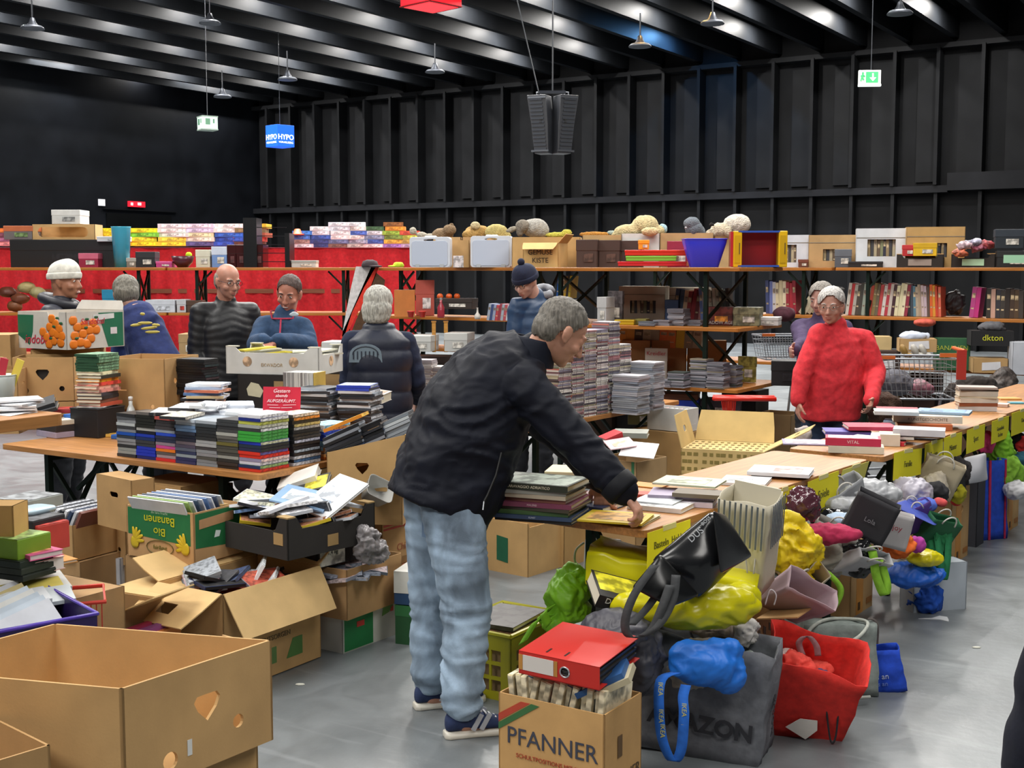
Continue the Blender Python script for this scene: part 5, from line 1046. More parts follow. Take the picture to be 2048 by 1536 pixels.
# the heap under the middle of the tables: label, px, py, Y, a, b, c, col, kind
for i, (lb, x, y, Y, a, b, c, col, kd) in enumerate([
 ('maroon shiny bag under the curled sheet beside Spiele', 1607, 1010, 5.15, .055, .06, .06, '4c2a34', 'gloss'), ('pink and crimson rolled wrapping below the Spiele sheet', 1650, 1068, 5.2, .13, .06, .035, 'b02850', 'cloth'),
 ('black shiny bag with white glare left of the black box bag', 1672, 1045, 5.5, .09, .07, .05, '141416', 'gloss'), ('silver wrapping crumpled under the pale yellow sheet', 1740, 985, 5.75, .13, .08, .05, 'a8aaae', 'sheen'), ('second silver wrapping left of the white balloon bag', 1700, 1010, 5.6, .1, .06, .03, '9a9ca0', 'sheen'),
 ('white puffy bag below the tilted yellow sheet', 1822, 985, 6.2, .085, .07, .065, 'c0bcc8', 'sheen'), ('grey-white canvas pot bag with a yellow lining', 1660, 1110, 5.35, .07, .07, .07, 'a8a498', 'cloth'), ('black glossy bag hanging over the orange-printed carton', 1718, 1112, 5.3, .06, .05, .075, '17181a', 'gloss'),
 ('orange cloth bag beside the yellow folded bag', 1795, 1090, 5.75, .07, .06, .05, 'd0601c', 'cloth'), ('magenta small bag right of the orange one', 1832, 1088, 5.8, .035, .04, .035, 'b03c9c', 'cloth'), ('yellow folded plastic bag above the blue one', 1850, 1115, 5.85, .075, .05, .032, 'd8cc18', 'plastic'),
 ('green cloth bag hanging left of the handled carton', 1872, 1085, 6.1, .06, .06, .1, '1c6c40', 'cloth'), ('pale green bag above the green cloth one', 1878, 1045, 6.15, .05, .05, .035, '7cc48c', 'cloth'), ('bright blue plastic bag rolled over the white panel', 1826, 1150, 5.9, .13, .08, .05, '1a5cc0', 'sheen'), ('deep blue lower bulge of cloth bag on the floor', 1850, 1195, 6.1, .07, .08, .08, '1448a4', 'cloth'),
 ('beige cloth bag right of the white puffy bag', 1868, 975, 6.5, .07, .06, .07, 'b4aa98', 'cloth'), ('black bag with white print edge', 1870, 985, 6.3, .06, .04, .045, '202024', 'cloth'), ('yellow shopping net above the handled carton', 1915, 985, 6.9, .035, .05, .05, 'a8a020', 'cloth'), ('red toy peeping out of the handled carton', 1914, 1003, 6.95, .025, .03, .025, 'c02c2c', 'cloth'),
 ('grey crumpled paper bag under the Frauen sheet', 1882, 935, 6.8, .06, .07, .05, 'a8a498', 'paper'), ('black round bag behind the large white paper bag', 1915, 945, 7.0, .06, .06, .075, '1e1a1c', 'cloth'), ('pink bag beside the Sport sheet', 1970, 885, 7.7, .045, .05, .06, 'cc3c70', 'cloth'), ('lime green bag hanging beyond the Sport sheet', 2002, 900, 7.9, .07, .06, .11, '7cb42c', 'cloth'),
 ('second lime green bag lower down, with a red patch', 2020, 945, 7.8, .07, .06, .09, '78a830', 'cloth'), ('dark bag under the last full yellow sheet', 2025, 880, 8.4, .06, .06, .06, '1c1a20', 'cloth'), ('teal bag at the right edge below the sheets', 2045, 930, 8.2, .06, .06, .08, '2c6478', 'cloth'), ('white bag at the right edge above the last carton', 2035, 980, 7.7, .07, .06, .05, 'c4c4c8', 'sheen'),
 ('red piece of cloth at the right edge', 2046, 890, 8.3, .03, .04, .06, 'c02828', 'cloth'), ('blue-white bag below the black print bag', 1850, 1010, 6.1, .05, .05, .03, '5068c0', 'cloth'), ('small red and white packet right of the blue-white bag', 1880, 1005, 6.1, .03, .03, .018, 'c04848', 'cloth'), ('pale blue shirt under the black shiny bag', 1680, 1040, 5.45, .05, .04, .03, 'b4c8e0', 'cloth')]):
    a, b, c = a * 1.2, b * 1.2, c * 1.2; sbag(lb, x, y, Y, a, b, c, col, 60 + i, min(.024, c * .3), (13, 13, 13), kd, vox=.009)
rkb = obag('flat black paper carrier tilted on top of the heap', D(1722, 1070, 5.35), (.15, .42, -.25), .19, .07, .19, '26252a', 'paper', (1, 1), .004, 91, None, txt=[('Lola', .03, '77767c', 0, .09)])
rwb = obag('pale grey paper carrier with red script lying beside the black one', D(1770, 1090, 5.45), (.1, .22, -.2), .17, .06, .16, 'b4b0b0', 'paper', (1.05, 1), .004, 92, None, txt=[('my joy', .034, '9c2838', 0, .1)])
qbag('blue-violet paper carrier lying flat on the heap', [(1780, 1010, 0), (1825, 995, .2), (1885, 1040, .2), (1870, 1052, 0)], 5.95, .06, '4658b4', 'paper', .004, 93, name='carrier_bag')
qbag('large white paper bag crumpled under the third and fourth yellow sheets', [(1925, 970, 0), (1928, 915, .1), (1972, 905, .3), (1976, 960, .3)], 6.95, .12, 'c0c0c6', 'paper', .014, 94, name='carrier_bag')
lb = bpy.data.objects['crumpled_bag.010'] if 'crumpled_bag.010' in bpy.data.objects else rl
rls = thing('strap', 'long lime green strap hanging over the orange-printed carton', 'strap', D(1745, 1110, 5.25)); band(rls, [(1728, 1090, 5.3), (1745, 1105, 5.25), (1752, 1150, 5.24), (1768, 1190, 5.24), (1774, 1170, 5.25), (1760, 1120, 5.27)], (.018, 0, .004), '84b830', 'band')
rls = thing('strap', 'thin lime strap curling beside the yellow crinkled bag', 'strap', D(1660, 1160, 5.0)); band(rls, [(1635, 1135, 5.0), (1660, 1150, 4.98), (1682, 1180, 4.98), (1670, 1215, 4.98), (1648, 1230, 5.0)], (.012, 0, .004), '84b830', 'band')
rls = thing('strap', 'dark green double strap hanging down to the floor', 'strap', D(1885, 1120, 6.0)); band(rls, [(1872, 1060, 6.05), (1880, 1110, 6.0), (1888, 1160, 5.98), (1895, 1120, 6.0), (1898, 1065, 6.05)], (.016, 0, .0), '1c7044', 'band')
for i, (lb, x, y, Y, e, w, d, h, c) in enumerate([('crumpled silver paper carrier leaning under the Spiele sheet', 1700, 1030, 5.75, (.3, -.5, .2), .2, .07, .18, '9c9ea2'), ('dark green paper carrier poking out under the blue-violet one', 1860, 1085, 6.1, (.5, .3, .3), .17, .06, .16, '1c5c38'), ('beige paper carrier leaning right of the Familie sheet', 1862, 985, 6.6, (.2, .35, -.2), .2, .08, .2, 'a89c84'), ('grey paper carrier behind the yellow crinkled bag', 1640, 1130, 5.4, (.2, .4, -.3), .18, .08, .2, '8c8a84'),
 ('slim white paper carrier lying on the orange-striped carton', 1690, 1140, 5.35, (1.0, .3, .5), .18, .05, .18, 'b8b8bc'), ('small black paper carrier with a rope handle under the Männer sheet', 1905, 990, 6.9, (.2, -.3, .2), .14, .06, .14, '1e1e22'), ('purple paper carrier wedged beside the green cloth bag', 1842, 1055, 6.1, (.3, -.4, 0), .14, .06, .14, '5a3c8c'), ('cream paper carrier lying low beside the pink one', 1590, 1190, 4.95, (.9, -.4, .4), .18, .06, .16, 'b8ac94')]):
    obag(lb, D(x, y, Y), e, w, d, h, c, 'paper', (1.05, 1.1), .014, 200 + i, ('cord', .05, 'c8c4bc'))
# printed cartons under the tables
def pcart(label, x, y, w, d, h, **k):
    p = G(x, y, 0); r = carton(label, p, math.radians(-36), w, d, h, 'b08a5a', **k)
    face_poly(r, w, d, 'right', [(d * .25, .0), (d * .55, .0), (d * .55, h), (d * .25, h)], 'c88a3c', 'orange_stripe'); face_poly(r, w, d, 'right', [(d * .32, .02), (d * .42, .02), (d * .42, .06), (d * .32, .06)], '5c4020', 'house_print', .003); face_poly(r, w, d, 'right', [(d * .7, .03), (d * .95, .03), (d * .95, .06), (d * .7, .06)], 'a86c2c', 'label_print', .003); return r
pcart('orange-striped carton under the black glossy bag', 1700, 1238, .3, .3, .35, lid=True)
pcart('plain brown carton left of the orange-striped one', 1645, 1240, .3, .26, .36, lid=True)
rwp = carton('flat grey-white panel box leaning beside the blue plastic bag', G(1826, 1226, 0), math.radians(-33), .12, .3, .24, 'a8b0b8', lid=True); rwp.rotation_euler.z = math.radians(-75)
pcart('orange-striped carton with a black hand hole, beside the striped blue bag', 1900, 1132, .3, .34, .42, holes={'right': [('round', .2, .3, .02)]})
rbs = obag('tall royal blue bag with crimson edging standing beyond the handled carton', G(1980, 1082, 0) + V((.02, .12, 0)), (0, 0, math.radians(20)), .2, .16, .5, '1c44b0', 'cloth', (.8, .8), .012, 95, None)
MB().box((-.05, -.087, .25), (.016, .006, .5), M=rot(-.03)).box((.07, -.087, .25), (.012, .006, .5), M=rot(-.03)).build('crimson_edging', mat('a81c48', 'cloth'), rbs)['kind'] = 'stuff'
carton('dark grey box standing left of the royal blue bag', G(1952, 1095, 0), math.radians(-36), .2, .16, .42, '34353c', lid=True)
pcart('orange-striped carton at the right edge under the last bags', 2008, 1068, .3, .34, .36, lid=True)
# scraps on the floor
rsx = thing('paper_scrap', 'torn white paper scrap on the grey floor to the right', 'paper', G(1878, 1237, .002)); MB().plate([(-.1, 0), (-.03, .012), (.02, .05), (.05, .03), (.04, -.02), (.03, -.05), (.0, -.012)], (), .003, rot(-PI / 2)).build('scrap', mat('d8dadc', 'paper'), rsx)
for i, (x, y) in enumerate([(1953, 1295), (1895, 1165), (1880, 1208), (600, 1369)]):
    rsx = thing('paper_scrap', ['tiny pale scrap alone on the open floor', 'tiny scrap near the blue plastic bag, farther one', 'tiny scrap near the blue plastic bag, nearer one', 'tiny pale strip on the floor by the flapped box'][i], 'paper', G(x, y, .0015)); MB().lathe([(.016, 0), (.014, .003)], 7, M=Matrix.Diagonal((1.3, .7, 1, 1))).build('scrap', mat('c8c8bc', 'paper'), rsx)
# ---------------------------------------------------------------- books on the right tables
def BKT(label, x, y, w, d, h, col, z=.7715, yaw=UA, **k):      # x, y: near corner pixel of its bottom
    p = G(x, y, z); q = rot(0, 0, yaw) @ V((-w / 2, d / 2, 0)); return book(label, p + q, yaw, w, d, h, col, **k)
pz = G(1085, 1046, .772); yb = math.radians(-22); z = .7715
for i, (c, w, d, h, t) in enumerate([('20201e', .3, .24, .013, None), ('2a3c58', .3, .25, .014, ('KUNST', 'b0b8c8')), ('3c5a30', .29, .24, .016, None), ('3a3428', .29, .25, .012, None), ('6c3048', .3, .24, .017, ('MALEREI', 'c8a8b0')), ('7c4c40', .29, .23, .014, None), ('a89c88', .28, .23, .015, None), ('8c8c84', .28, .22, .014, None), ('24281c', .31, .24, .024, ('CARAVAGGIO ADRIATICO', 'c8c0a8'))]):
    book('%s art book, %s the big pile' % (cname(c), nth(i, 9)), V((pz.x - .0 + rnd.uniform(-.015, .015), pz.y + .12 + rnd.uniform(-.01, .01), z)), yb + rnd.uniform(-.06, .06), w, d, h, c, page='cfc8b4', title=t, deco=('aab4a8', 0, 0, .95, .9) if i == 8 else None, group='art books in the big pile'); z += h + .0006
BKT('cream covered book with a dark red edge lying behind the big pile', 1225, 957, .3, .2, .02, 'd0c49c', z=.79, yaw=UA + .35, page='5a2028'); BKT('dark red bound book under the cream covered one', 1222, 972, .28, .2, .02, '5a2830', yaw=UA + .35)
BKT('pale book lying under the man\'s left hand', 1240, 1012, .2, .18, .02, '8c6c6c', yaw=UA + .1); BKT('dark blue book with a red corner near the man\'s left hand', 1205, 1028, .1, .2, .022, '2c3450', yaw=UA)
BKT('yellow magazine under the man\'s right hand, upper one', 1283, 1052, .24, .2, .007, 'd0b428', z=.784, yaw=math.radians(-20), page='c8c0a8', deco=('b88838', 0, 0, .8, .7)); BKT('pale yellow magazine just under the upper yellow one', 1285, 1054, .25, .2, .009, 'c8c098', yaw=math.radians(-26), page='c8c0a8')
BKT('white book with a black edge beyond the yellow magazines', 1362, 1028, .22, .17, .018, 'd8d4d0', yaw=math.radians(-28), deco=('e4e4e4', 0, 0, .9, .8)); BKT('thin white brochure on the white book beyond the yellow magazines', 1345, 1012, .17, .15, .006, 'c8ccd0', z=.7905, yaw=math.radians(-28))
BKT('pale book with a blue-lilac edge, lowest by the striped carrier', 1425, 1017, .22, .18, .02, 'c4b8c4', yaw=math.radians(-18), page='d8d4d4'); BKT('lilac book above the lowest one by the striped carrier', 1428, 1003, .26, .18, .016, 'b0a4bc', z=.792, yaw=math.radians(-14)); BKT('rolled brown book with blue spine beside the lilac one', 1446, 1000, .2, .12, .016, '6a6050', z=.808, yaw=math.radians(-20))
BKT('pale green catalogue on top of the books by the striped carrier', 1430, 978, .26, .2, .008, 'c0c4a8', z=.826, yaw=math.radians(-24), deco=('a8b094', 0, 0, .6, .6)); BKT('white catalogue beside the pale green one', 1530, 975, .2, .2, .012, 'd4d4d4', z=.7715, yaw=math.radians(-20), deco=('b4b8bc', -.1, 0, .5, .5))
BKT('small red and orange booklets near the man\'s sleeve', 1318, 1000, .12, .08, .02, 'c04c38', yaw=math.radians(-10)); BKT('thin green and orange leaflet on the near table', 1318, 978, .16, .1, .004, 'd08838', yaw=UA)
BKT('white picture book lying alone on the near table', 1618, 957, .27, .21, .016, 'dcdadc', z=.784, yaw=math.radians(-20), page='d8d8d8', deco=('b89088', .12, 0, .45, .5)); BKT('dark book hidden under the white picture book', 1612, 958, .24, .18, .012, '40302c', yaw=math.radians(-20))
# middle table
BKT('lilac magazine lying at the start of the middle table', 1668, 892, .26, .2, .006, '8c84a0', yaw=math.radians(-10), deco=('b0a4b0', 0, 0, .9, .8))
BKT('thick cream hardback under the red one', 1768, 909, .27, .13, .034, 'd0c8b4', yaw=math.radians(-14)); BKT('thick pinkish-red hardback on the cream one', 1762, 894, .27, .13, .038, 'b82848', z=.807, yaw=math.radians(-14), deco=('d8c8d0', 0, 0, .9, .8), title=('VITAL', 'e8c8c8'))
BKT('second cream thick book behind the cream hardback', 1800, 893, .1, .14, .06, 'cfc4b4', yaw=math.radians(-14)); BKT('crimson book lying across behind the thick red one', 1795, 862, .26, .2, .02, 'a82848', z=.82, yaw=math.radians(-5)); BKT('violet-blue book under the crimson one', 1745, 872, .25, .18, .02, '5850a0', z=.79, yaw=math.radians(-8))
BKT('white booklet pile right of the thick red book', 1828, 880, .22, .16, .014, 'd8d4cc', z=.80, yaw=math.radians(-18)); BKT('small bright red packet on the middle table', 1808, 893, .05, .05, .02, 'b82430'); BKT('white open booklet right of the cream thick book', 1812, 886, .16, .12, .026, 'd4cfc0', yaw=math.radians(-18))
for i, (c, h, t) in enumerate([('4850a0', .02, None), ('2c4078', .028, ('ATLAS', 'a0a8c0')), ('c8c4c8', .034, None)]): BKT(['violet-blue hardback, lowest of three', 'dark blue lettered hardback, middle of three', 'grey-white hardback, top of three'][i] + ' on the middle table', 1890, 875, .26, .15, h, c, z=.7715 + [0, .021, .05][i], yaw=math.radians(-14 - i * 3), title=t)
BKT('blue and white book near the red-sweatered woman', 1830, 852, .18, .14, .022, '8ca4c0', yaw=math.radians(-20)); BKT('orange-brown large book under the white volume', 1905, 862, .3, .22, .034, 'b06038', yaw=math.radians(-12)); BKT('large white volume with black spine lettering', 1925, 848, .38, .24, .04, 'cfc8b8', z=.807, yaw=math.radians(-14), title=('KUNSTGESCHICHTE', '6a6458')); BKT('blue-grey picture book on the large white volume', 1938, 832, .3, .2, .014, '8098b0', z=.849, yaw=math.radians(-26), deco=('6088b0', 0, 0, .8, .7))
for i, (c, h) in enumerate([('3a4070', .035), ('2c3058', .02), ('a83440', .034), ('28344c', .014), ('c0c8c4', .02)]): BKT('%s book, %s the pile by the sweater' % (cname(c), nth(i, 5)), 1838, 832, .24, .16, h, c, z=.7715 + sum([.035, .02, .034, .014][:i]), yaw=math.radians(-14), title=('GESCHICHTE', 'c8a8a8') if i == 2 else None)
pt = G(1990, 822, .772)
for i, (c, h) in enumerate([('c8c0bc', .03), ('8c4c2c', .022), ('d0c8bc', .03), ('c4b8a0', .012), ('bcb4a8', .032), ('4a3c34', .012), ('a89890', .014)]): book('%s book, %s the farthest table pile' % (cname(c), nth(i, 7)), V((pt.x - .1, pt.y + .07, .7715 + sum([.03, .022, .03, .012, .032, .012][:i]) + .0005 * i)), math.radians(-12 + 4 * (i % 3)), .24, .15, h, c, group='books in the brown and white pile')
BKT('pale booklet right of the brown and white pile', 2015, 815, .14, .1, .02, 'd8c0b4', yaw=math.radians(-30)); BKT('orange folder at the right edge of the farthest table', 2044, 800, .15, .12, .01, 'd89c50', yaw=0); BKT('turquoise strip book at the right edge', 2050, 808, .1, .06, .01, '58a8c0', yaw=0)
BKT('white pamphlet leaning between thick red book and blue pile', 1765, 875, .05, .14, .006, 'd8d8d4', z=.80, yaw=.9)
# ================================================================ PEOPLE
def limb(mb, pts, rs, n=14):
    """tapering round limb through pts"""
    P_ = []; R_ = []
    for i in range(len(pts) - 1):
        a, b = V(pts[i]), V(pts[i + 1])
        for k in range(4): P_.append(a.lerp(b, k / 4)); R_.append(rs[i] + (rs[i + 1] - rs[i]) * k / 4)
    P_.append(V(pts[-1])); R_.append(rs[-1]); mb.tube(P_, R_, n)
    for p, r in zip(pts, rs): mb.ball(p, r * .995, 12)
def torso(mb, pts, side, cap=True, n=20, flat=.0):
    """pts: (center, half width, half depth)"""
    cs = [V(p[0]) for p in pts]; rs = []
    for i, (c, a, b) in enumerate(pts):
        d = (cs[min(i + 1, len(cs) - 1)] - cs[max(i - 1, 0)]).normalized(); s = (side - d * side.dot(d)).normalized(); f = d.cross(s)
        ring = []
        for k in range(n):
            t = 2 * PI * k / n; ct, st = math.cos(t), math.sin(t); e = .8
            ring.append(V(c) + s * a * math.copysign(abs(ct) ** e, ct) + f * b * math.copysign(abs(st) ** e, st))
        rs.append(ring)
    mb.rings(rs)
def hand(mb, wrist, d, up, side, curl=.5, spread=.12, s=1.0):
    """d: wrist->knuckles, up: back of the hand, side: +1 right hand / -1 left (thumb side)"""
    d = V(d).normalized(); up = V(up); up = (up - d * up.dot(d)).normalized(); x = d.cross(up).normalized() * side   # x towards the little finger
    w = V(wrist)
    for k in range(5):
        q = w + d * (.02 + .017 * k) * s
        for j in (-1.5, -.5, .5, 1.5): mb.ball(q + x * j * (.013 + .0016 * k) * s, (.0135 * s,) * 3, 8)
    L_ = [.070, .078, .072, .056]
    for j in range(4):
        o = (j - 1.5); b = w + d * (.092 - abs(o - -.3) * .004) * s + x * o * .0205 * s; dd = (d + x * o * spread).normalized(); u = up; pts = [b]; c = curl * (1 + .12 * j)
        for seg, fr in enumerate((.45, .32, .23)):
            a = c * (.6, 1.0, .8)[seg]; dd2 = (dd * math.cos(a) - u * math.sin(a)).normalized(); u = (u * math.cos(a) + dd * math.sin(a)).normalized(); dd = dd2; pts.append(pts[-1] + dd * L_[j] * fr * s)
        limb(mb, pts, [.0098 * s, .0092 * s, .0084 * s, .0074 * s], 10)
    b = w + d * .022 * s - x * .024 * s; dd = (d * .75 - x * .75 - up * .25).normalized(); p1 = b + dd * .04 * s; dd = (d * .95 - x * .3 - up * .4).normalized(); p2 = p1 + dd * .032 * s; p3 = p2 + (dd - up * .3).normalized() * .025 * s
    limb(mb, [b, p1, p2, p3], [.0155 * s, .0115 * s, .0102 * s, .0085 * s], 10)
def headM(c, fwd, roll=0, s=1.0):
    f = V(fwd).normalized(); x = f.cross(V((0, 0, 1))).normalized(); z = x.cross(f); M = Matrix((x, f, z)).transposed().to_4x4()
    return Matrix.Translation(c) @ M @ rot(0, roll, 0) @ Matrix.Scale(s, 4)
def head(mb, M, nose=1.0, jaw=1.0, smile=False):
    B = lambda c, r, n=16: mb.ball(c, r, n, M=M)
    B((0, -.014, .032), (.076, .097, .086), 24); B((0, .018, -.025), (.064, .074, .088), 20); B((0, .03, -.072), (.050 * jaw, .052, .042)); B((0, .062, -.098), (.022, .022, .018))
    B((0, -.04, -.03), (.062, .06, .06))
    q = MB(); limb(q, [V((0, .086, .006)), V((0, .101, -.016)), V((0, .106 + .003 * nose, -.036))], [.0085, .0100, .0120]); mb.add(q.v, q.f, 0, M)
    for s in (-1, 1):
        B((s * .012, .1, -.040), .0092, 10); B((s * .032, .076, .022), (.025, .015, .0075), 12); B((s * .040, .058, -.034), (.024 * (1.1 if smile else 1), .026, .022), 12)
        B((s * .0325, .0735, .003), (.0165, .0145, .0125), 12); B((s * .078, -.006, -.010), (.0085, .019, .032), 14); B((s * .084, -.012, -.004), (.006, .018, .026), 12); B((s * .077, .002, -.036), (.008, .009, .012), 10)
    B((0, .0875, -.064), (.0245, .0115, .0055), 12); B((0, .0855, -.0745), (.022, .0115, .0065), 12)
def face_parts(r, inv, M, hair, glasses=None, lips='9c5a50', brow=True, iris='3a2c20', smile=False, beard=None):
    A = inv @ M
    for s in (-1, 1):
        MB().ball((s * .0325, .0775, .003), (.0118, .0118, .0088), 12, M=A).build('eye', mat('d8d4d0', 'gloss'), r, True)
        MB().ball((s * .0325, .0866, .003), (.0058, .0034, .0058), 10, M=A).build('iris', mat(iris, 'gloss'), r, True)
        if brow: MB().tube([(s * .014, .0915, .022), (s * .03, .0925, .029), (s * .05, .079, .024)], [.003, .004, .0022], 6, M=A).build('eyebrow', mat(hair, 'hair'), r, True)
    q = MB().ball((0, .0905, -.0642), (.021, .0095, .0038), 12, M=A).ball((0, .089, -.0735), (.019, .0095, .005), 12, M=A); q.build('lips', mat(lips, 'skin'), r, True)
    if smile: MB().ball((0, .0935, -.0685), (.019, .007, .0042), 12, M=A).build('teeth', mat('e8e0d4', 'plastic'), r, True)
    if glasses:
        q = MB()
        for s in (-1, 1):
            q.tube([(s * .0335 + .023 * math.cos(a * PI / 8), .0985, .002 + .017 * math.sin(a * PI / 8)) for a in range(17)], .0017, 5, M=A); q.tube([(s * .056, .0985, .006), (s * .075, .05, .006), (s * .084, -.01, .004)], .0017, 5, M=A)
        q.tube([(-.011, .0985, .005), (.011, .0985, .005)], .0017, 5, M=A); q.build('glasses', mat(glasses, 'metal'), r, True)
def cutmesh(o, f):
    bm = bmesh.new(); bm.from_mesh(o.data); bmesh.ops.delete(bm, geom=[v for v in bm.verts if f(v.co)], context='VERTS'); bm.to_mesh(o.data); bm.free()
    for p in o.data.polygons: p.use_smooth = True
def hair(r, inv, M, style, col, vox=.008):
    A = inv @ M; Ai = A.inverted(); mb = MB(); B = lambda c, rr: mb.ball(c, rr, 24, M=A)
    if style == 'short':
        B((0, -.019, .037), (.081, .101, .09)); B((0, -.05, -.015), (.072, .066, .07)); keep = lambda q: (q.y < .052 + (q.z - .06) * .9 and q.z > -.01) or (q.y < -.03 and q.z > -.075) or (abs(q.x) > .055 and q.y < .02 and q.z > -.012)
    elif style == 'bald':
        B((0, -.026, .01), (.0825, .092, .07)); B((0, -.05, -.02), (.073, .066, .066)); keep = lambda q: q.z < .07 and q.y < .0 and (q.z > -.02 or q.y < -.035) and q.z > -.07
    elif style == 'bob':
        B((0, -.015, .036), (.09, .108, .094)); B((0, -.045, -.03), (.094, .082, .085)); B((0, -.055, -.075), (.085, .06, .05)); keep = lambda q: q.z > .05 and q.y < .085 or q.y < .02
    elif style == 'ladycrop':
        B((0, -.015, .04), (.09, .108, .094)); B((0, -.05, -.01), (.086, .078, .08)); keep = lambda q: (q.z > .082 - 1.1 * max(0, abs(q.x + .01) - .02) and q.z > .02) or q.y < .012
    elif style == 'ponytail':
        B((0, -.016, .035), (.082, .103, .092)); B((0, -.05, -.01), (.076, .07, .07)); mb.ball((0, -.14, .0), (.03, .035, .05), 16, M=A); mb.ball((.02, -.13, -.06), (.022, .025, .07), 16, M=A); keep = lambda q: q.y < .055 + (q.z - .06) * .6 and (q.z > .0 or q.y < -.02)
    o = melt('hair', mb, mat(col, 'hair'), r, vox, 2, folds((60, 60, 22), .004, 5)); cutmesh(o, lambda co: not keep(Ai @ co))
    return o
def beanie(r, inv, M, col, bobble=False, low=.03):
    A = inv @ M
    rs = []
    for z, k in ((low - .02, 1.0), (low, 1.04), (low + .03, 1.0), (low + .06, .88), (low + .085, .62), (low + .1, .25)):
        rs.append([(.088 * k * math.cos(a * PI / 12), -.014 + .11 * k * math.sin(a * PI / 12), z + .022 * -math.sin(a * PI / 12) * -1 * .4) for a in range(24)])
    MB().rings(rs, M=A).build('beanie', mat(col, 'cloth'), r, True, sub=1)
    rs = [[(.092 * k * math.cos(a * PI / 12), -.014 + .114 * k * math.sin(a * PI / 12), z + .0088 * math.sin(a * PI / 12)) for a in range(24)] for z, k in ((low - .032, .96), (low - .034, 1.03), (low - .01, 1.06), (low + .008, 1.04), (low + .01, .97))]
    MB().rings(rs, M=A, cap=(0, 0)).build('folded_cuff', mat(col, 'cloth'), r, True, sub=1)
    if bobble: MB().ball((0, -.02, low + .115), .028, 14, M=A).build('bobble', mat(col, 'cloth'), r, True)
def shoe(r, inv, ankle, d, ln=.29, col='22304e', sole='d0ccc0', stripes=False):
    d = V((d[0], d[1], 0)).normalized(); s = V((d.y, -d.x, 0)); o = V((ankle[0], ankle[1], 0)) - d * .07
    def ring(t, w, z0, z1): c = o + d * t * ln; return [inv @ (c + s * a * w + V((0, 0, z))) for a, z in ((-1, z0), (1, z0), (1.02, (z0 + z1) / 2), (.7, z1), (-.7, z1), (-1.02, (z0 + z1) / 2))]
    MB().rings([ring(t, w, .0, .026) for t, w in ((0, .022), (.06, .034), (.35, .036), (.7, .047), (.9, .04), (1.0, .018))]).build('sole', mat(sole, 'plastic'), r, True, bevel=.004)
    MB().rings([ring(t, w, .022, z) for t, w, z in ((.01, .02, .075), (.07, .033, .105), (.3, .036, .11), (.45, .037, .085), (.7, .043, .062), (.9, .036, .05), (.985, .016, .035))]).build('shoe_upper', mat(col, 'cloth'), r, True, sub=1)
    if stripes:
        for sd in (1, -1):
            q = MB()
            for k in (.34, .45): q.bar(inv @ (o + d * k * ln + s * sd * .039 + V((0, 0, .03))), inv @ (o + d * (k + .12) * ln + s * sd * .034 + V((0, 0, .085))), .004, .018)
            q.build('side_stripes', mat('b8bcc4', 'plastic'), r)['kind'] = 'stuff'
        q = MB()
        for k in range(6): z = .1 - k * .0095; c = o + d * (.4 + k * .065) * ln; q.bar(inv @ (c - s * .02 + V((0, 0, z))), inv @ (c + s * .02 + V((0, 0, z))), .006, .005)
        q.build('laces', mat('dcdce0', 'cloth'), r)['kind'] = 'stuff'
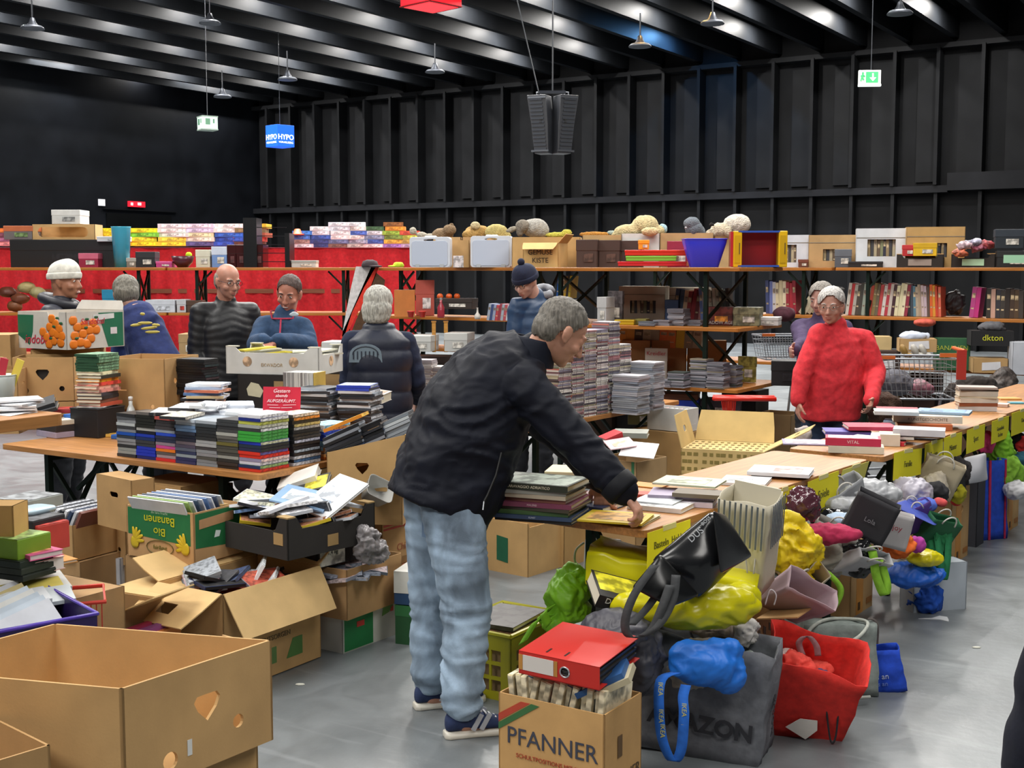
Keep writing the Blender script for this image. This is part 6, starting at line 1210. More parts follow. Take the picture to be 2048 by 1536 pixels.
def person(label, J, garment, trousers, headf, skin='c49a84', hairstyle='short', haircol='6a625a', voxel=.008, hands=True, top=None, tgirth=1.0, sleeve=1.0, hatf=None, glasses=None, gkind='cloth', gvox=.012, gdisp=None, nose=1, handspec={}, roll=0, hs=1.0, smile=False, shoes='2a2a30', legs=True, gname='jacket', collar=True, tdisp=None, jaw=1.0, stripes=False, tkind='cloth', hem=-.12):
    root = V((J['pelvis'].x, J['pelvis'].y, 0)); r = thing('person', label, 'person', root); inv = Matrix.Translation(-root)
    g = lambda k: V(J[k]); side = (g('sR') - g('sL')).normalized(); nb, pv = g('neck'), g('pelvis'); hm = headM(g('head'), headf, roll, hs)
    up = (nb - pv).normalized()
    b = MB()
    torso(b, [(pv - up * .08, .13, .10), (pv, .155, .112), (pv.lerp(nb, .35), .13, .098), (pv.lerp(nb, .65), .15, .112), (pv.lerp(nb, .88), .15, .085), (nb, .062, .058)], side)
    limb(b, [nb - up * .03, hm @ V((0, -.03, -.05))], [.062, .056])
    head(b, hm, nose, jaw, smile)
    for s in 'RL':
        limb(b, [g('s' + s), g('e' + s), g('w' + s)], [.052, .04, .027]); limb(b, [nb - up * .06, g('s' + s)], [.055, .05])
        limb(b, [g('h' + s), g('k' + s), g('a' + s)], [.085, .058, .038]); fd = V(J.get('f' + s, (0, 1, 0))).normalized(); limb(b, [g('a' + s) - V((0, 0, .03)), g('a' + s) + fd * .14 - V((0, 0, .055))], [.035, .025])
        if hands:
            dv, uv, cu = handspec.get(s, ((g('w' + s) - g('e' + s)), side * (1 if s == 'R' else -1), .45)); hand(b, g('w' + s), dv, uv, 1 if s == 'R' else -1, cu)
    b.v = [tuple(inv @ V(p)) for p in b.v]
    melt('body', b, mat(skin, 'skin'), r, voxel, 2)
    face_parts(r, inv, hm, haircol, glasses, smile=smile)
    if hairstyle: hair(r, inv, hm, hairstyle, haircol)
    if hatf: beanie(r, inv, hm, *hatf)
    # trousers
    if legs:
        b = MB(); tk = tgirth
        torso(b, [(pv + up * .05, .16, .125), (pv, .172, .132), (pv - up * .08, .165, .128)], side)
        for s in 'RL': limb(b, [g('h' + s), g('k' + s), g('a' + s) + V((0, 0, .055))], [.105 * tk, .078 * tk, .064 * tk])
        b.v = [tuple(inv @ V(p)) for p in b.v]; melt('trousers', b, mat(trousers, tkind), r, .011, 2, tdisp or folds((7, 7, 14), .009, 2))
        for s in 'RL': shoe(r, inv, g('a' + s), J.get('f' + s, (0, 1, 0)), .29, shoes, stripes=stripes)
    b = MB()
    tp_ = top or [(pv + up * hem, .19, .15), (pv, .19, .15), (pv.lerp(nb, .35), .178, .145), (pv.lerp(nb, .65), .185, .14), (pv.lerp(nb, .86), .165, .11), (nb - up * .01, .08, .075)]
    torso(b, tp_, side)
    for s in 'RL':
        w = g('w' + s); e = g('e' + s); w2 = w - (w - e).normalized() * .0; limb(b, [g('s' + s), e, w2], [.068 * sleeve, .06 * sleeve, .045 * sleeve]); limb(b, [nb - up * .07, g('s' + s)], [.078, .066 * sleeve])
    if collar: limb(b, [nb - up * .03, nb.lerp(hm @ V((0, -.03, -.05)), .12)], [.084, .074])
    b.v = [tuple(inv @ V(p)) for p in b.v]
    melt(gname, b, mat(garment, gkind), r, gvox, 3, gdisp or folds((7, 7, 9), .0075, len(label)))
    r['_hm'] = [x for row in (inv @ hm) for x in row]
    return r, inv, hm
# ---------------------------------------------------------------- the bent man
J = dict(pelvis=D(885, 985, 4.62), neck=D(1066, 700, 4.72), head=D(1124, 664, 4.7), sR=D(1048, 772, 4.5), sL=D(985, 735, 4.95), eR=D(1150, 880, 4.43), wR=D(1245, 980, 4.36),
         eL=D(1150, 900, 4.92), wL=D(1203, 960, 4.74), hR=D(905, 1015, 4.5), hL=D(868, 1005, 4.74), kR=D(932, 1215, 4.46), kL=D(868, 1205, 4.74), aR=D(925, 1428, 4.42), aL=D(862, 1378, 4.72), fR=(.95, .3, 0), fL=(.95, .35, 0))
side = (J['sR'] - J['sL']).normalized(); 
def jd(p, n):
    q = V((p.x * 5, p.y * 5, p.z * 9)); a = noise.noise(q + noise.noise_vector(q * .7) * 1.4); q2 = V((p.x * 16, p.y * 16, p.z * 26)); b_ = noise.noise(q2 + noise.noise_vector(q2 * .4))
    return .009 * (1 - 2.6 * abs(a)) + .004 * (1 - 2.2 * abs(b_)) - .003
def td(p, n):
    q = V((p.x * 5, p.y * 5, p.z * 17)); a = noise.noise(q + noise.noise_vector(q * .6) * 1.1); return .009 * (1 - 2.4 * abs(a)) * (1.3 if p.z < .5 else .6)
DJ = lambda x, y, a, b_, Y=4.68: (D(x, y, Y), a, b_)
rman, inv, hm = person('elderly man in a black jacket and pale jeans bending over the near table', J, '0b0f1c', '8ea3b8', (.78, .28, -.56), skin='b98770', hairstyle='short', haircol='6c675f', voxel=.0055,
    top=[DJ(872, 1018, .235, .19, 4.6), DJ(897, 962, .245, .2, 4.62), DJ(922, 898, .25, .2, 4.64), DJ(950, 825, .24, .195, 4.66), DJ(992, 765, .232, .175, 4.7), DJ(1032, 722, .2, .14, 4.72), DJ(1062, 698, .11, .1, 4.72)],
    sleeve=1.2, gkind='coat', gvox=.009, gdisp=jd, tdisp=td, tkind='jean', tgirth=1.13, shoes='27355a', stripes=True, nose=1.0,
    handspec={'R': ((.35, -.12, -.45), (.55, -.15, .75), .75), 'L': ((.05, -.05, -.6), (-.3, -.6, .2), .55)})
A = inv @ hm
# upright collar, cuffs, pocket seam
MB().rings([[(inv @ (J['neck'] + V(((.085 + k) * math.cos(a * PI / 12) * .92 - .01 + z * .35, (.1 + k) * math.sin(a * PI / 12), z + .02 * math.cos(a * PI / 12) * -1)))) for a in range(24)] for z, k in ((-.05, .03), (.0, .018), (.045, .008), (.05, .0), (.0, .006))], cap=(0, 0)).build('collar', mat('0d1220', 'coat'), rman, True, sub=1)
for s in 'R':
    w, e = J['w' + s], J['e' + s]; d = (w - e).normalized(); x = d.orthogonal().normalized(); y = d.cross(x)
    MB().rings([[inv @ (w + d * t + (x * math.cos(a * PI / 10) + y * math.sin(a * PI / 10)) * q) for a in range(20)] for t, q in ((-.045, .06), (-.04, .066), (.0, .066), (.014, .062), (.014, .05))], cap=(0, 0)).build('cuff', mat('0c0e14', 'coat'), rman, True)
MB().tube([inv @ D(x, y, Y) for x, y, Y in ((1003, 905, 4.42), (992, 950, 4.4), (975, 990, 4.385), (968, 1003, 4.38))], .004, 6).build('pocket_seam', mat('0b0c10'), rman)
MB().tube([inv @ D(968, 1003, 4.37), inv @ D(966, 1020, 4.36)], .003, 6).build('zip_puller', mat('9a9ea4', 'metal'), rman)
MB().box((0, 0, 0), (.1, .006, .11)).build('back_pocket', mat('6a809c', 'jean'), rman).matrix_local = Matrix.Translation(inv @ D(868, 1050, 4.5)) @ rot(.1, .1, -.5)
# ---------------------------------------------------------------- the others
def stand(px, headpx, headpy, Y, yaw, h=None, sh=.2, arms=None, lean=0.0, turn=0):
    """joints of a standing figure: head centre at the pixel, at distance Y, facing yaw (0 = away from camera, pi = to the camera)"""
    hd = D(headpx, headpy, Y); H = hd.z + .115; fx, fy = -math.sin(yaw), math.cos(yaw); f = V((fx, fy, 0)); s = V((fy, -fx, 0)); g = V((hd.x, hd.y, 0)) - f * (.04 + lean)
    nb = hd - V((0, 0, .155 * 1.0)) - f * .03; pv = g + V((0, 0, H * .53)); k = H / 1.75
    J = dict(head=hd, neck=nb, pelvis=pv, sR=nb + s * sh - V((0, 0, .065)), sL=nb - s * sh - V((0, 0, .065)))
    for q, sg in (('R', 1), ('L', -1)):
        J['h' + q] = pv + s * sg * .09 - V((0, 0, .03)); J['k' + q] = g + s * sg * .1 + f * .02 + V((0, 0, .49 * k)); J['a' + q] = g + s * sg * .11 - f * .02 + V((0, 0, .1)); J['f' + q] = f
        J['e' + q] = J['s' + q] + V((0, 0, -.28 * k)) + s * sg * .05 - f * .02; J['w' + q] = J['e' + q] + V((0, 0, -.2 * k)) + f * .12
    return J, f, s
def puff(p, n):       # quilted ribs
    return .005 * abs(math.sin(p.z * 60 + noise.noise(V((p.x * 7, p.y * 7, p.z * 3))) * 3)) + .006 * noise.noise(V(p) * 9)
def vestd(p, n): return .012 * abs(math.sin(p.z * 24)) ** .6 + .006 * noise.noise(V(p) * 8)
# white beanie man behind the citrus carton, facing right
J, f, s = stand(0, 132, 562, 8.3, math.radians(-95), sh=.18)
r, inv, hm = person('young man in a white beanie and dark padded jacket behind the citrus carton', J, '2a2d38', '20242c', (.97, -.22, -.04), skin='a8745a', hairstyle=None, haircol='241c18', hatf=('d8d6cc', False, .045), gdisp=puff, gkind='sheen', hands=False, sleeve=1.05, smile=True)
q = MB(); q.tube([inv @ (J['neck'] + V((.1 * math.cos(a) - .02, .12 * math.sin(a), .02 + .03 * math.cos(a) * -1))) for a in [i * PI / 8 for i in range(17)]], .035, 10); q.build('hood', mat('23252f', 'sheen'), r, True)
# bending person with navy shirt
pv = D(318, 735, 8.6); nb = D(262, 612, 8.75); J, f, s = stand(0, 255, 588, 8.75, math.radians(20))
J.update(head=D(252, 588, 8.8), neck=nb, pelvis=pv + V((.0, -.0, .0)), sR=D(298, 640, 8.6), sL=D(250, 640, 9.0))
for q_, sg in (('R', 1), ('L', -1)):
    J['h' + q_] = pv + V((.08 * sg, .05 * sg, -.05)); J['k' + q_] = V((pv.x + .08 * sg + .02, pv.y, .46)); J['a' + q_] = V((pv.x + .08 * sg + .03, pv.y, .1)); J['f' + q_] = V((-.4, .9, 0))
J.update(eR=D(290, 690, 8.75), wR=D(262, 735, 8.8), eL=D(240, 690, 9.1), wL=D(235, 735, 9.1))
r, inv, hm = person('grey-haired person in a navy shirt with yellow print bending towards the boxes', J, '1c2a5c', '222630', (-.35, .9, -.35), skin='a88070', hairstyle='ladycrop', haircol='6e6a60', hands=False, collar=False, gname='shirt', hem=-.06)
for k, (x, y, w_) in enumerate([(272, 650, .07), (290, 646, .09), (285, 628, .03), (298, 656, .1), (305, 664, .09), (312, 650, .05)]):
    o = MB().ball((0, 0, 0), (w_ * .55, .008, .011), 10).build('yellow_print', mat('b8a850', 'plain'), r, True); o.location = inv @ D(x, y, 8.43); o.rotation_euler = (0, -.1 + .1 * (k % 3), .35)
# bald man in black puffer
J, f, s = stand(0, 452, 562, 8.8, math.radians(-152), sh=.18)
J['head'] = D(456, 562, 8.75); J['wR'] = J['sR'] + V((.03, -.1, -.5)); J['eR'] = J['sR'] + V((-.03, -.0, -.28))
r, inv, hm = person('balding man in a black quilted jacket and glasses, looking down', J, '17181c', '22242c', (.65, -.72, -.2), skin='b98470', hairstyle='bald', haircol='8c8074', glasses='3a3a40', gdisp=puff, gkind='sheen', hands=True, sleeve=1.05, voxel=.008)
# smiling woman sorting the white tray
J, f, s = stand(0, 578, 586, 8.6, math.radians(-165), sh=.165)
J.update(neck=D(568, 632, 8.62), sR=D(530, 652, 8.6), sL=D(604, 655, 8.6), eR=D(512, 688, 8.45), wR=D(526, 682, 8.22), eL=D(618, 690, 8.5), wL=D(558, 680, 8.25))
r, inv, hm = person('smiling woman with a dark ponytail and blue fleece sorting the white tray', J, '27405f', '1c2028', (-.12, -.93, -.33), skin='b87c68', hairstyle='ponytail', haircol='43302a', smile=True, gname='fleece', sleeve=1.08, voxel=.007, roll=-.1, handspec={'R': ((.3, -.4, -.3), (0, -.3, 1), .6), 'L': ((-.6, -.3, -.25), (0, -.4, 1), .6)})
MB().tube([inv @ (J['neck'] + V((.088 * math.cos(a), -.01 + .088 * math.sin(a), .035 - .05 * (math.sin(a) < -.5)))) for a in [i * PI / 10 for i in range(21)]], .006, 6).build('red_collar_piping', mat('a83048', 'cloth'), r)
MB().bar(inv @ (J['neck'] + V((0, -.118, -.02))), inv @ (J['neck'] + V((0, -.165, -.12))), .01, .006).build('zip', mat('a83048', 'cloth'), r)
q = MB().ball((0, 0, 0), (.032, .006, .014), 12).ball((0, 0, .008), (.02, .006, .012), 12); o = q.build('chest_logo', mat('b8c4cc', 'plain'), r, True); o.location = inv @ D(588, 629, 8.41)
# woman with the grey bob, seen from behind
J, f, s = stand(0, 757, 612, 8.0, math.radians(8), sh=.17)
J['eR'] = J['sR'] + V((.07, .02, -.26)); J['wR'] = J['eR'] + V((-.02, .2, -.14)); J['eL'] = J['sL'] + V((-.03, .04, -.26)); J['wL'] = J['eL'] + V((.06, .2, -.12))
r, inv, hm = person('woman with a silver grey bob in a navy quilted vest, seen from behind', J, '16203a', '22252c', (.12, .98, -.15), skin='b48c7c', hairstyle='bob', haircol='aaa8a0', gname='jumper', sleeve=1.0, voxel=.009, hs=1.03)
b = MB(); nb, pv = J['neck'], J['pelvis']; up = (nb - pv).normalized(); sd = (J['sR'] - J['sL']).normalized()
torso(b, [(pv - up * .14, .2, .165), (pv, .205, .165), (pv.lerp(nb, .35), .2, .16), (pv.lerp(nb, .65), .205, .16), (pv.lerp(nb, .86), .2, .135), (nb, .11, .1), (nb + up * .04, .09, .08)], sd)
b.v = [tuple(inv @ V(p)) for p in b.v]; melt('vest', b, mat('131a2e', 'sheen'), r, .011, 2, vestd)
lg = bpy.data.objects.new('back_logo', MB().plate([(.1 * math.cos(a * PI / 10), .065 * math.sin(a * PI / 10)) for a in range(11)] + [(-.105, -.05), (.105, -.05)], (), .012).mesh('back_logo', mat('70808c', 'plain')))
COL.objects.link(lg); lg.parent = r; lg.location = inv @ D(731, 709, 7.80)
q = MB()
for i in range(7): q.bar((-.075 + i * .025, -.003, -.03), (-.075 + i * .025, -.003, .02), .004, .006)
q.tube([(.08 * math.cos(a * PI / 10), -.003, .05 * math.sin(a * PI / 10)) for a in range(11)], .003, 5); o = q.build('logo_lines', mat('1c2434', 'plain'), r); o.location = lg.location; o['kind'] = 'stuff'
# man with the navy bobble beanie, head bent
J, f, s = stand(0, 1050, 562, 9.4, math.radians(150), sh=.2, lean=.06)
J['neck'] = D(1072, 596, 9.5); J['sR'] = D(1034, 612, 9.4); J['sL'] = D(1105, 622, 9.5); J['eR'] = J['sR'] + V((-.02, -.02, -.25)); J['eL'] = J['sL'] + V((.02, -.02, -.25)); J['wR'] = J['eR'] + V((0, -.18, -.1)); J['wL'] = J['eL'] + V((0, -.18, -.1))
r, inv, hm = person('person in a navy bobble hat and blue jacket looking down at the shelf', J, '1d3a5c', '22252c', (-.5, -.7, -.45), skin='c0988a', hairstyle=None, haircol='5a5048', hatf=('151c36', True, .035), glasses='2a2a30', gkind='sheen', hands=False, voxel=.009, hs=1.0)
MB().tube([inv @ (J['neck'] + V((.06 + .06 * math.cos(a), .05 + .05 * math.sin(a), .05 + .03 * math.sin(a)))) for a in [i * PI / 6 for i in range(12)]], .03, 10).build('grey_hood', mat('8a8c92', 'cloth'), r, True)
# woman in the red sweater
J, f, s = stand(0, 1664, 612, 8.5, math.radians(165), sh=.185)
J.update(head=D(1662, 612, 8.45), neck=D(1672, 655, 8.5), sR=D(1640, 668, 8.45), sL=D(1728, 680, 8.55), eR=D(1606, 745, 8.4), wR=D(1596, 800, 8.35), eL=D(1752, 745, 8.5), wL=D(1742, 800, 8.25))
r, inv, hm = person('grey-haired woman in a bright red sweater walking behind the right tables', J, 'd3303a', '26354e', (-.42, -.88, -.12), skin='b98674', hairstyle='ladycrop', haircol='b4b0ac', glasses='8a8078', gname='sweater', sleeve=1.1, voxel=.008, gvox=.011, hem=-.13, collar=True, handspec={'R': ((0, -.1, -.9), (-.9, 0, 0), .4)},
    top=[(J['pelvis'] - V((0, 0, .16)), .2, .17), (J['pelvis'], .215, .185), (J['pelvis'].lerp(J['neck'], .3), .215, .185), (J['pelvis'].lerp(J['neck'], .6), .2, .16), (J['pelvis'].lerp(J['neck'], .84), .175, .12), (J['neck'] - V((0, 0, .01)), .085, .08)])
# person behind her
J, f, s = stand(0, 1642, 598, 9.5, math.radians(150), sh=.17)
J['wR'] = D(1588, 700, 9.1); J['eR'] = D(1606, 690, 9.3)
r, inv, hm = person('grey-haired person in a purple top half hidden behind the red sweater', J, '4a3c5c', '20232c', (-.6, -.75, -.2), skin='b48a7c', hairstyle='ladycrop', haircol='7c766e', gname='blouse', voxel=.009)
# dark sleeve at the right edge, someone standing close by
J, f, s = stand(0, 2372, 320, 2.4, math.radians(10), sh=.175)
J['head'].z = 1.62; J['neck'] = J['head'] - V((0, 0, .155)); J['sR'] = J['neck'] + V((.2, .03, -.06)); J['sL'] = J['neck'] + V((-.2, -.03, -.06)); J['pelvis'].z = .93
J['eL'] = J['sL'] + V((-.01, -.02, -.28)); J['wL'] = J['eL'] + V((-.05, .05, -.42)); J['eR'] = J['sR'] + V((.05, 0, -.28)); J['wR'] = J['eR'] + V((0, .1, -.22))
for q_, sg in (('R', 1), ('L', -1)): J['h' + q_] = J['pelvis'] + V((.09 * sg, 0, -.03)); J['k' + q_] = V((J['pelvis'].x + .1 * sg, J['pelvis'].y + .02, .48)); J['a' + q_] = V((J['pelvis'].x + .1 * sg, J['pelvis'].y, .1))
person('person in dark navy clothes cut off by the right edge, only an edge showing', J, '141726', '181b2c', (.0, 1, 0), hairstyle='short', haircol='3a3028', voxel=.012, gkind='cloth', hands=False)
# ================================================================ BACKGROUND RACKS
def rack(label, corner, L_, W_, zs, yaw=UA, posts=None):
    """corner = near right corner; boards over x -L..0, y 0..W"""
    r = thing('trestle_rack', label, 'rack', (corner[0], corner[1], 0), yaw); m = mat(STEEL, 'metal', .5, 0)
    for z in zs: MB().plate([(x - L_ / 2, y) for x, y in rrect(L_, W_, .02, 2)], (), .03, T(0, W_ / 2, z) @ rot(-PI / 2)).build('shelf_board', mat('ab6a26', 'wood'), r, bevel=.004)
    z0 = 0
    for z in zs:
        for x in (posts or (-.3, -L_ + .3)):
            for y in (.07, W_ - .07): MB().bar((x, y, z0 + .001), (x, y, z - .031), .032).build('leg', m, r)
            MB().bar((x, .08, z0 + .05), (x, W_ - .08, z - .06), .02).build('diagonal', m, r); MB().bar((x, W_ - .08, z0 + .05), (x, .08, z - .06), .02).build('diagonal', m, r)
            MB().bar((x, .07, z - .2), (x + (.16 if x < -L_ / 2 else -.16), .07, z - .04), .018).build('brace', m, r)
        z0 = z
    return r
YA = 13.2
RA1 = rack('left half of the long trestle rack in front of the red drape', D(330, 537, YA), 2.6, .5, [.78, 1.225, 1.70], 0)
RA2 = rack('right half of the long trestle rack in front of the red drape', D(742, 537, YA), 2.15, .5, [.78, 1.225, 1.70], 0)
cB = D(1128, 540, 11.35); RB = rack('trestle rack behind the bent man, under the two translucent cases', cB, 2.2, .5, [.92, 1.225, 1.70])
cC = G(1475, 780, .77); RC = rack('deep trestle rack in the centre with grey disc stacks', cC, 1.9, .95, [.77, 1.24, 1.70])
cD2 = V((4.95, 10.83, 0)); RD = rack('right trestle rack full of upright books, at the right edge', cD2, 2.2, .5, [.77, 1.24, 1.70])
RD2 = rack('right trestle rack behind the red sweater', cD2 - U * 2.23, 2.2, .5, [.77, 1.24, 1.70])
# red drape and its display table
YD2 = 15.0; xl, xr = D(-60, 500, YD2).x, D(832, 500, YD2).x; zt = 1.93
rdr = thing('draped_table', 'tall display table hung with a bright red cloth behind the left rack', 'table', (xl, YD2, 0))
MB().box(((xr - xl) / 2, .4, zt - .02), (xr - xl, .8, .04)).build('tabletop', mat('8a5a2c', 'wood'), rdr)
n = 150; rs = []
for z in (0, .5, 1.1, 1.6, zt - .01, zt + .002): rs.append([(i * (xr - xl) / n, -.03 - .02 * math.sin(i * 1.1 + z) * (1 if z < 1.8 else .2) - .012 * math.sin(i * .37), z) for i in range(n + 1)])
o = MB().rings(rs, cap=(0, 0), closed=False).build('red_cloth', mat('c01a24', 'cloth'), rdr, True); o.modifiers.new('t', 'SOLIDIFY').thickness = .004
MB().box(((xr - xl) / 2, -.035, 1.42), (xr - xl, .012, .05)).build('cross_rail', mat('7c4630', 'wood'), rdr)
MB().box(((xr - xl) / 2, .3, zt + .004), (xr - xl, .7, .006)).build('cloth_top', mat('b04858', 'cloth'), rdr)
for x in (.2, (xr - xl) / 2, xr - xl - .2):
    for y in (.1, .7): MB().bar((x, y, 0), (x, y, zt - .04), .04).build('leg', mat(STEEL, 'metal', .5, 0), rdr)
def YR(px): return 14.06 / (1 + .000253 * (px - 1024))
def fbox(label, x0, x1, yb, yt, Y, dep, col, yaw=0.0, kind='plain', name='box', cat='box', style='box', top=None, zb=None, **k):
    p = D((x0 + x1) / 2, yb, Y); w = (x1 - x0) / 2500 * Y; h = (yb - yt) / 2500 * Y
    if zb is not None: p.z = zb + .001
    if style == 'carton': return carton(label, p + V((w / 2 * math.cos(yaw), w / 2 * math.sin(yaw), 0)), yaw, w, dep, h, col, **k)
    r = thing(name, label, cat, p, yaw)
    if style == 'box':
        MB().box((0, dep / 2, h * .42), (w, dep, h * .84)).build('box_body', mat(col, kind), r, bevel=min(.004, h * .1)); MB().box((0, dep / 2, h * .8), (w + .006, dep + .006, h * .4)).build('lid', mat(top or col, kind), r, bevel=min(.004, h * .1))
        if h > .05: MB().box((w * .1, -.0045, h * .35), (w * .45, .003, h * .3)).build('label_print', mat(k.get('pr', 'b8b4ac'), 'print'), r)
    return r
def pile(cols, x, y, Y, w, h, where, grp, dep=.28, what='boxed game', kinds=None, yaw=0.0, jit=.02, size=None):
    p = D(x, y, Y)
    for i, c in enumerate(cols):
        k = ('pz', c, w, h, dep)
        if k not in BK: BK[k] = MB().box((0, dep / 2, h / 2), (w, dep, h), 0).box((0, -.001, h / 2), (w * .8, .002, h * .6), 1).box((0, dep / 2, h + .0005), (w * .92, dep * .92, .001), 1).mesh('boxed_game', [mat(c, 'plain'), mat(c, 'print')])
        simple('boxed_game', '%s %s, %s %s' % (cname(c), what, nth(i, len(cols)), where), 'box', BK[k], V((p.x + rnd.uniform(-jit, jit), Y, p.z + i * (h + .002))), yaw + rnd.uniform(-.15, .15), grp)
Yp = 15.25; g = 'boxed puzzles piled on the red table'
for i, (x, cols) in enumerate([(20, ['c88a8a', '8a5c78', '6a3c4c', 'c86c30']), (75, ['7a7c60', '5c4a5c', 'c8642c']), (215, ['e0d418', 'e0d830', 'd8c820', 'e4dc20']), (285, ['dcd420', 'd8d428', '70c040', 'e0d820']), (345, ['d8d030', 'd0c840', 'c8d8d0', 'dcdcd8', 'd8d8e0']), (400, ['4c5080', 'd0d4c0', 'c8c8a0', 'c4bcd8', 'd4cce0']), (458, ['2850b0', '2c50a8', '3060b8', 'dcdcd8', 'e0e0e0']), (500, ['4c2c20', 'a84430', '8c4830', '7c6a48', 'c8a828'])]):
    pile(cols, x, 492, Yp, .37, .052, 'the %s puzzle pile' % ['leftmost', 'second', 'first yellow', 'second yellow', 'white-topped', 'lilac-topped', 'blue', 'brown'][i], g)
for i, (x, cols) in enumerate([(604, ['c8c8cc', '8c7870', '3c70c0', '3878c8']), (640, ['28386c', '2c3c74', '3454a0', 'c8ccd4', 'dce0e4']), (678, ['6c5448', '5c6c90', 'dcdcdc', 'd8dce0', 'c8d0dc', 'd4dce8']), (714, ['a8a8a0', '8c98a8', 'd4d4d0', '4868b8', 'd8d8d4', 'd8e0e8']), (748, ['d0ccc8', '3858a0', '7c8ca8', 'c0c8d0', '3c6040']), (788, ['8c6cb0', 'c8a840', '6c8c3c', '8cb040', 'd89030', '88582c']), (820, ['a89cb8', 'b0a050', 'b4c050', 'c8503c'])]):
    pile(cols, x, 496, Yp - .05, .24, .05, 'the %s game pile' % ['first', 'second', 'third', 'fourth', 'fifth', 'sixth', 'last'][i], 'boxed games piled right of the black rack')
rcn = thing('traffic_cone', 'small orange toy cone on the puzzle piles', 'toy', D(595, 470, Yp - .05)); MB().lathe([(.08, 0), (.085, .01), (.055, .015), (.035, .07), (.02, .075)], 14).build('cone_body', mat('d8582c', 'plastic'), rcn, True)
# things on the top board of the left rack
Yt = YA + .08; zb = 1.7
fbox('large black box front under the open brown carton, left rack', 22, 244, 535, 480, Yt + .15, .3, '0d0d10', zb=zb, pr='17171b')
fbox('open brown carton lying on its side on the black box', 65, 190, 479, 449, Yt + .2, .26, 'b08a58', style='carton', holes={'front': [('slot', .33, .078, .54, .11)]})
rwb = fbox('white archive box with lid on top of the open brown carton', 104, 160, 448, 420, Yt + .25, .3, 'c8c8c4', top='d0d0cc', pr='8a8a88')
fbox('long orange-topped tray of small toys, far left of the black box', 8, 66, 479, 452, Yt + .2, .25, '6c6464', top='b8643c', pr='6a8050')
rbk = thing('bucket', 'tall teal plastic waste bin on the left rack', 'bucket', D(244, 536, Yt + .05)); rbk.location.z = zb + .001; MB().lathe([(.075, 0), (.1, .42), (.105, .43), (.095, .43), (.07, .02)], 20).build('bucket_body', mat('3c9cb8', 'plastic'), rbk, True)
fbox('white plastic tray lid lying left of the teal bin', 194, 252, 483, 473, Yt + .1, .2, 'c8ccd0', kind='plastic', pr='c0c4c8')
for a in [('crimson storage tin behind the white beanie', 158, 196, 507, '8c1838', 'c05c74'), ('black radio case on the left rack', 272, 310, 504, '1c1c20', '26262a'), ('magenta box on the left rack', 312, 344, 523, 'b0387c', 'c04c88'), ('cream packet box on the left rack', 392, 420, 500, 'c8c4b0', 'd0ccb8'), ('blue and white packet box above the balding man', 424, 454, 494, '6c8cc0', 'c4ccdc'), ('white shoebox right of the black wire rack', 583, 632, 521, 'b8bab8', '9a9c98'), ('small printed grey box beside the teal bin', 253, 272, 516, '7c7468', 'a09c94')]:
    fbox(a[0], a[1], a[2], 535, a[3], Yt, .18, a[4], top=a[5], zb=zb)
rbw = thing('bowl', 'dark maroon bowl with a lime ball on the left rack', 'bowl', D(366, 536, Yt + .05)); rbw.location.z = zb + .001; MB().lathe([(.05, 0), (.1, .05), (.12, .12), (.11, .12), (.09, .05)], 20).build('bowl_body', mat('4c1c28', 'plastic'), rbw, True); MB().ball((.07, -.02, .13), .035, 12).build('lime_ball', mat('b0cc20', 'cloth'), rbw, True)
for i in range(4): fbox('dark brown glass display case, %s the four above the balding man' % nthl(i, 4), 455 + i * 18, 472 + i * 18, 535, 490, Yt, .3, '3c1c1c', kind='gloss', pr='4c2424', zb=zb)
rbr = thing('wire_rack', 'tall black wire media rack standing on the left trestle rack', 'rack', D(540, 536, Yt)); rbr.location.z = zb + .001
for x in (-.2, .19): MB().box((x, .12, .26 - (x > 0) * .08), (.05 if x > 0 else .14, .3, .52 - (x > 0) * .16)).build('side_panel', mat('0e0e10', 'plastic'), rbr)
for i in range(5): MB().bar((-.14, 0, .06 + i * .09), (.18, 0, .06 + i * .09), .008).build('cross_wire', mat('2a2a2e', 'metal'), rbr)
# second board, left rack
fbox('long white box behind the navy shirt', 292, 350, 632, 607, YA + .02, .3, 'c0c4cc', zb=1.225, pr='b0b4bc'); fbox('small white box with red stuff beside the long white box', 354, 372, 630, 604, YA + .02, .2, 'b8b8bc', zb=1.225, pr='a83028'); fbox('dark brown basket right of the small white box', 374, 402, 632, 608, YA + .02, .2, '4a3224', zb=1.225)
for i, (x, y, c, a) in enumerate([(15, 585, '5a2c1c', .09), (40, 597, '6a3a24', .1), (52, 575, 'a89868', .1), (75, 585, '9c9468', .09), (30, 612, '7a4c30', .08)]): sbag('%s leather shoe in the pile at the left edge, %s' % (cname(c), ['topmost left', 'middle', 'top middle', 'right end', 'lowest'][i]), x, y, YA + .15, a, .08, .06, c, 120 + i, .01, (8, 8, 8), 'plain', name='shoe', cat='shoe', vox=.015)
fbox('teal storage box behind the grey-haired navy shirt', 205, 236, 620, 575, YA + .1, .2, '1c7ca0', zb=1.225)
fbox('brown carton pair below the left rack behind the puffer jacket', 358, 396, 712, 668, 12.6, .3, '9c8058'); carton('brown carton on the floor below the left rack', D(396, 712, 12.6) * V((1, 1, 0)), 0, .22, .3, D(396, 712, 12.6).z - .003, '7a5c3c', lid=True)
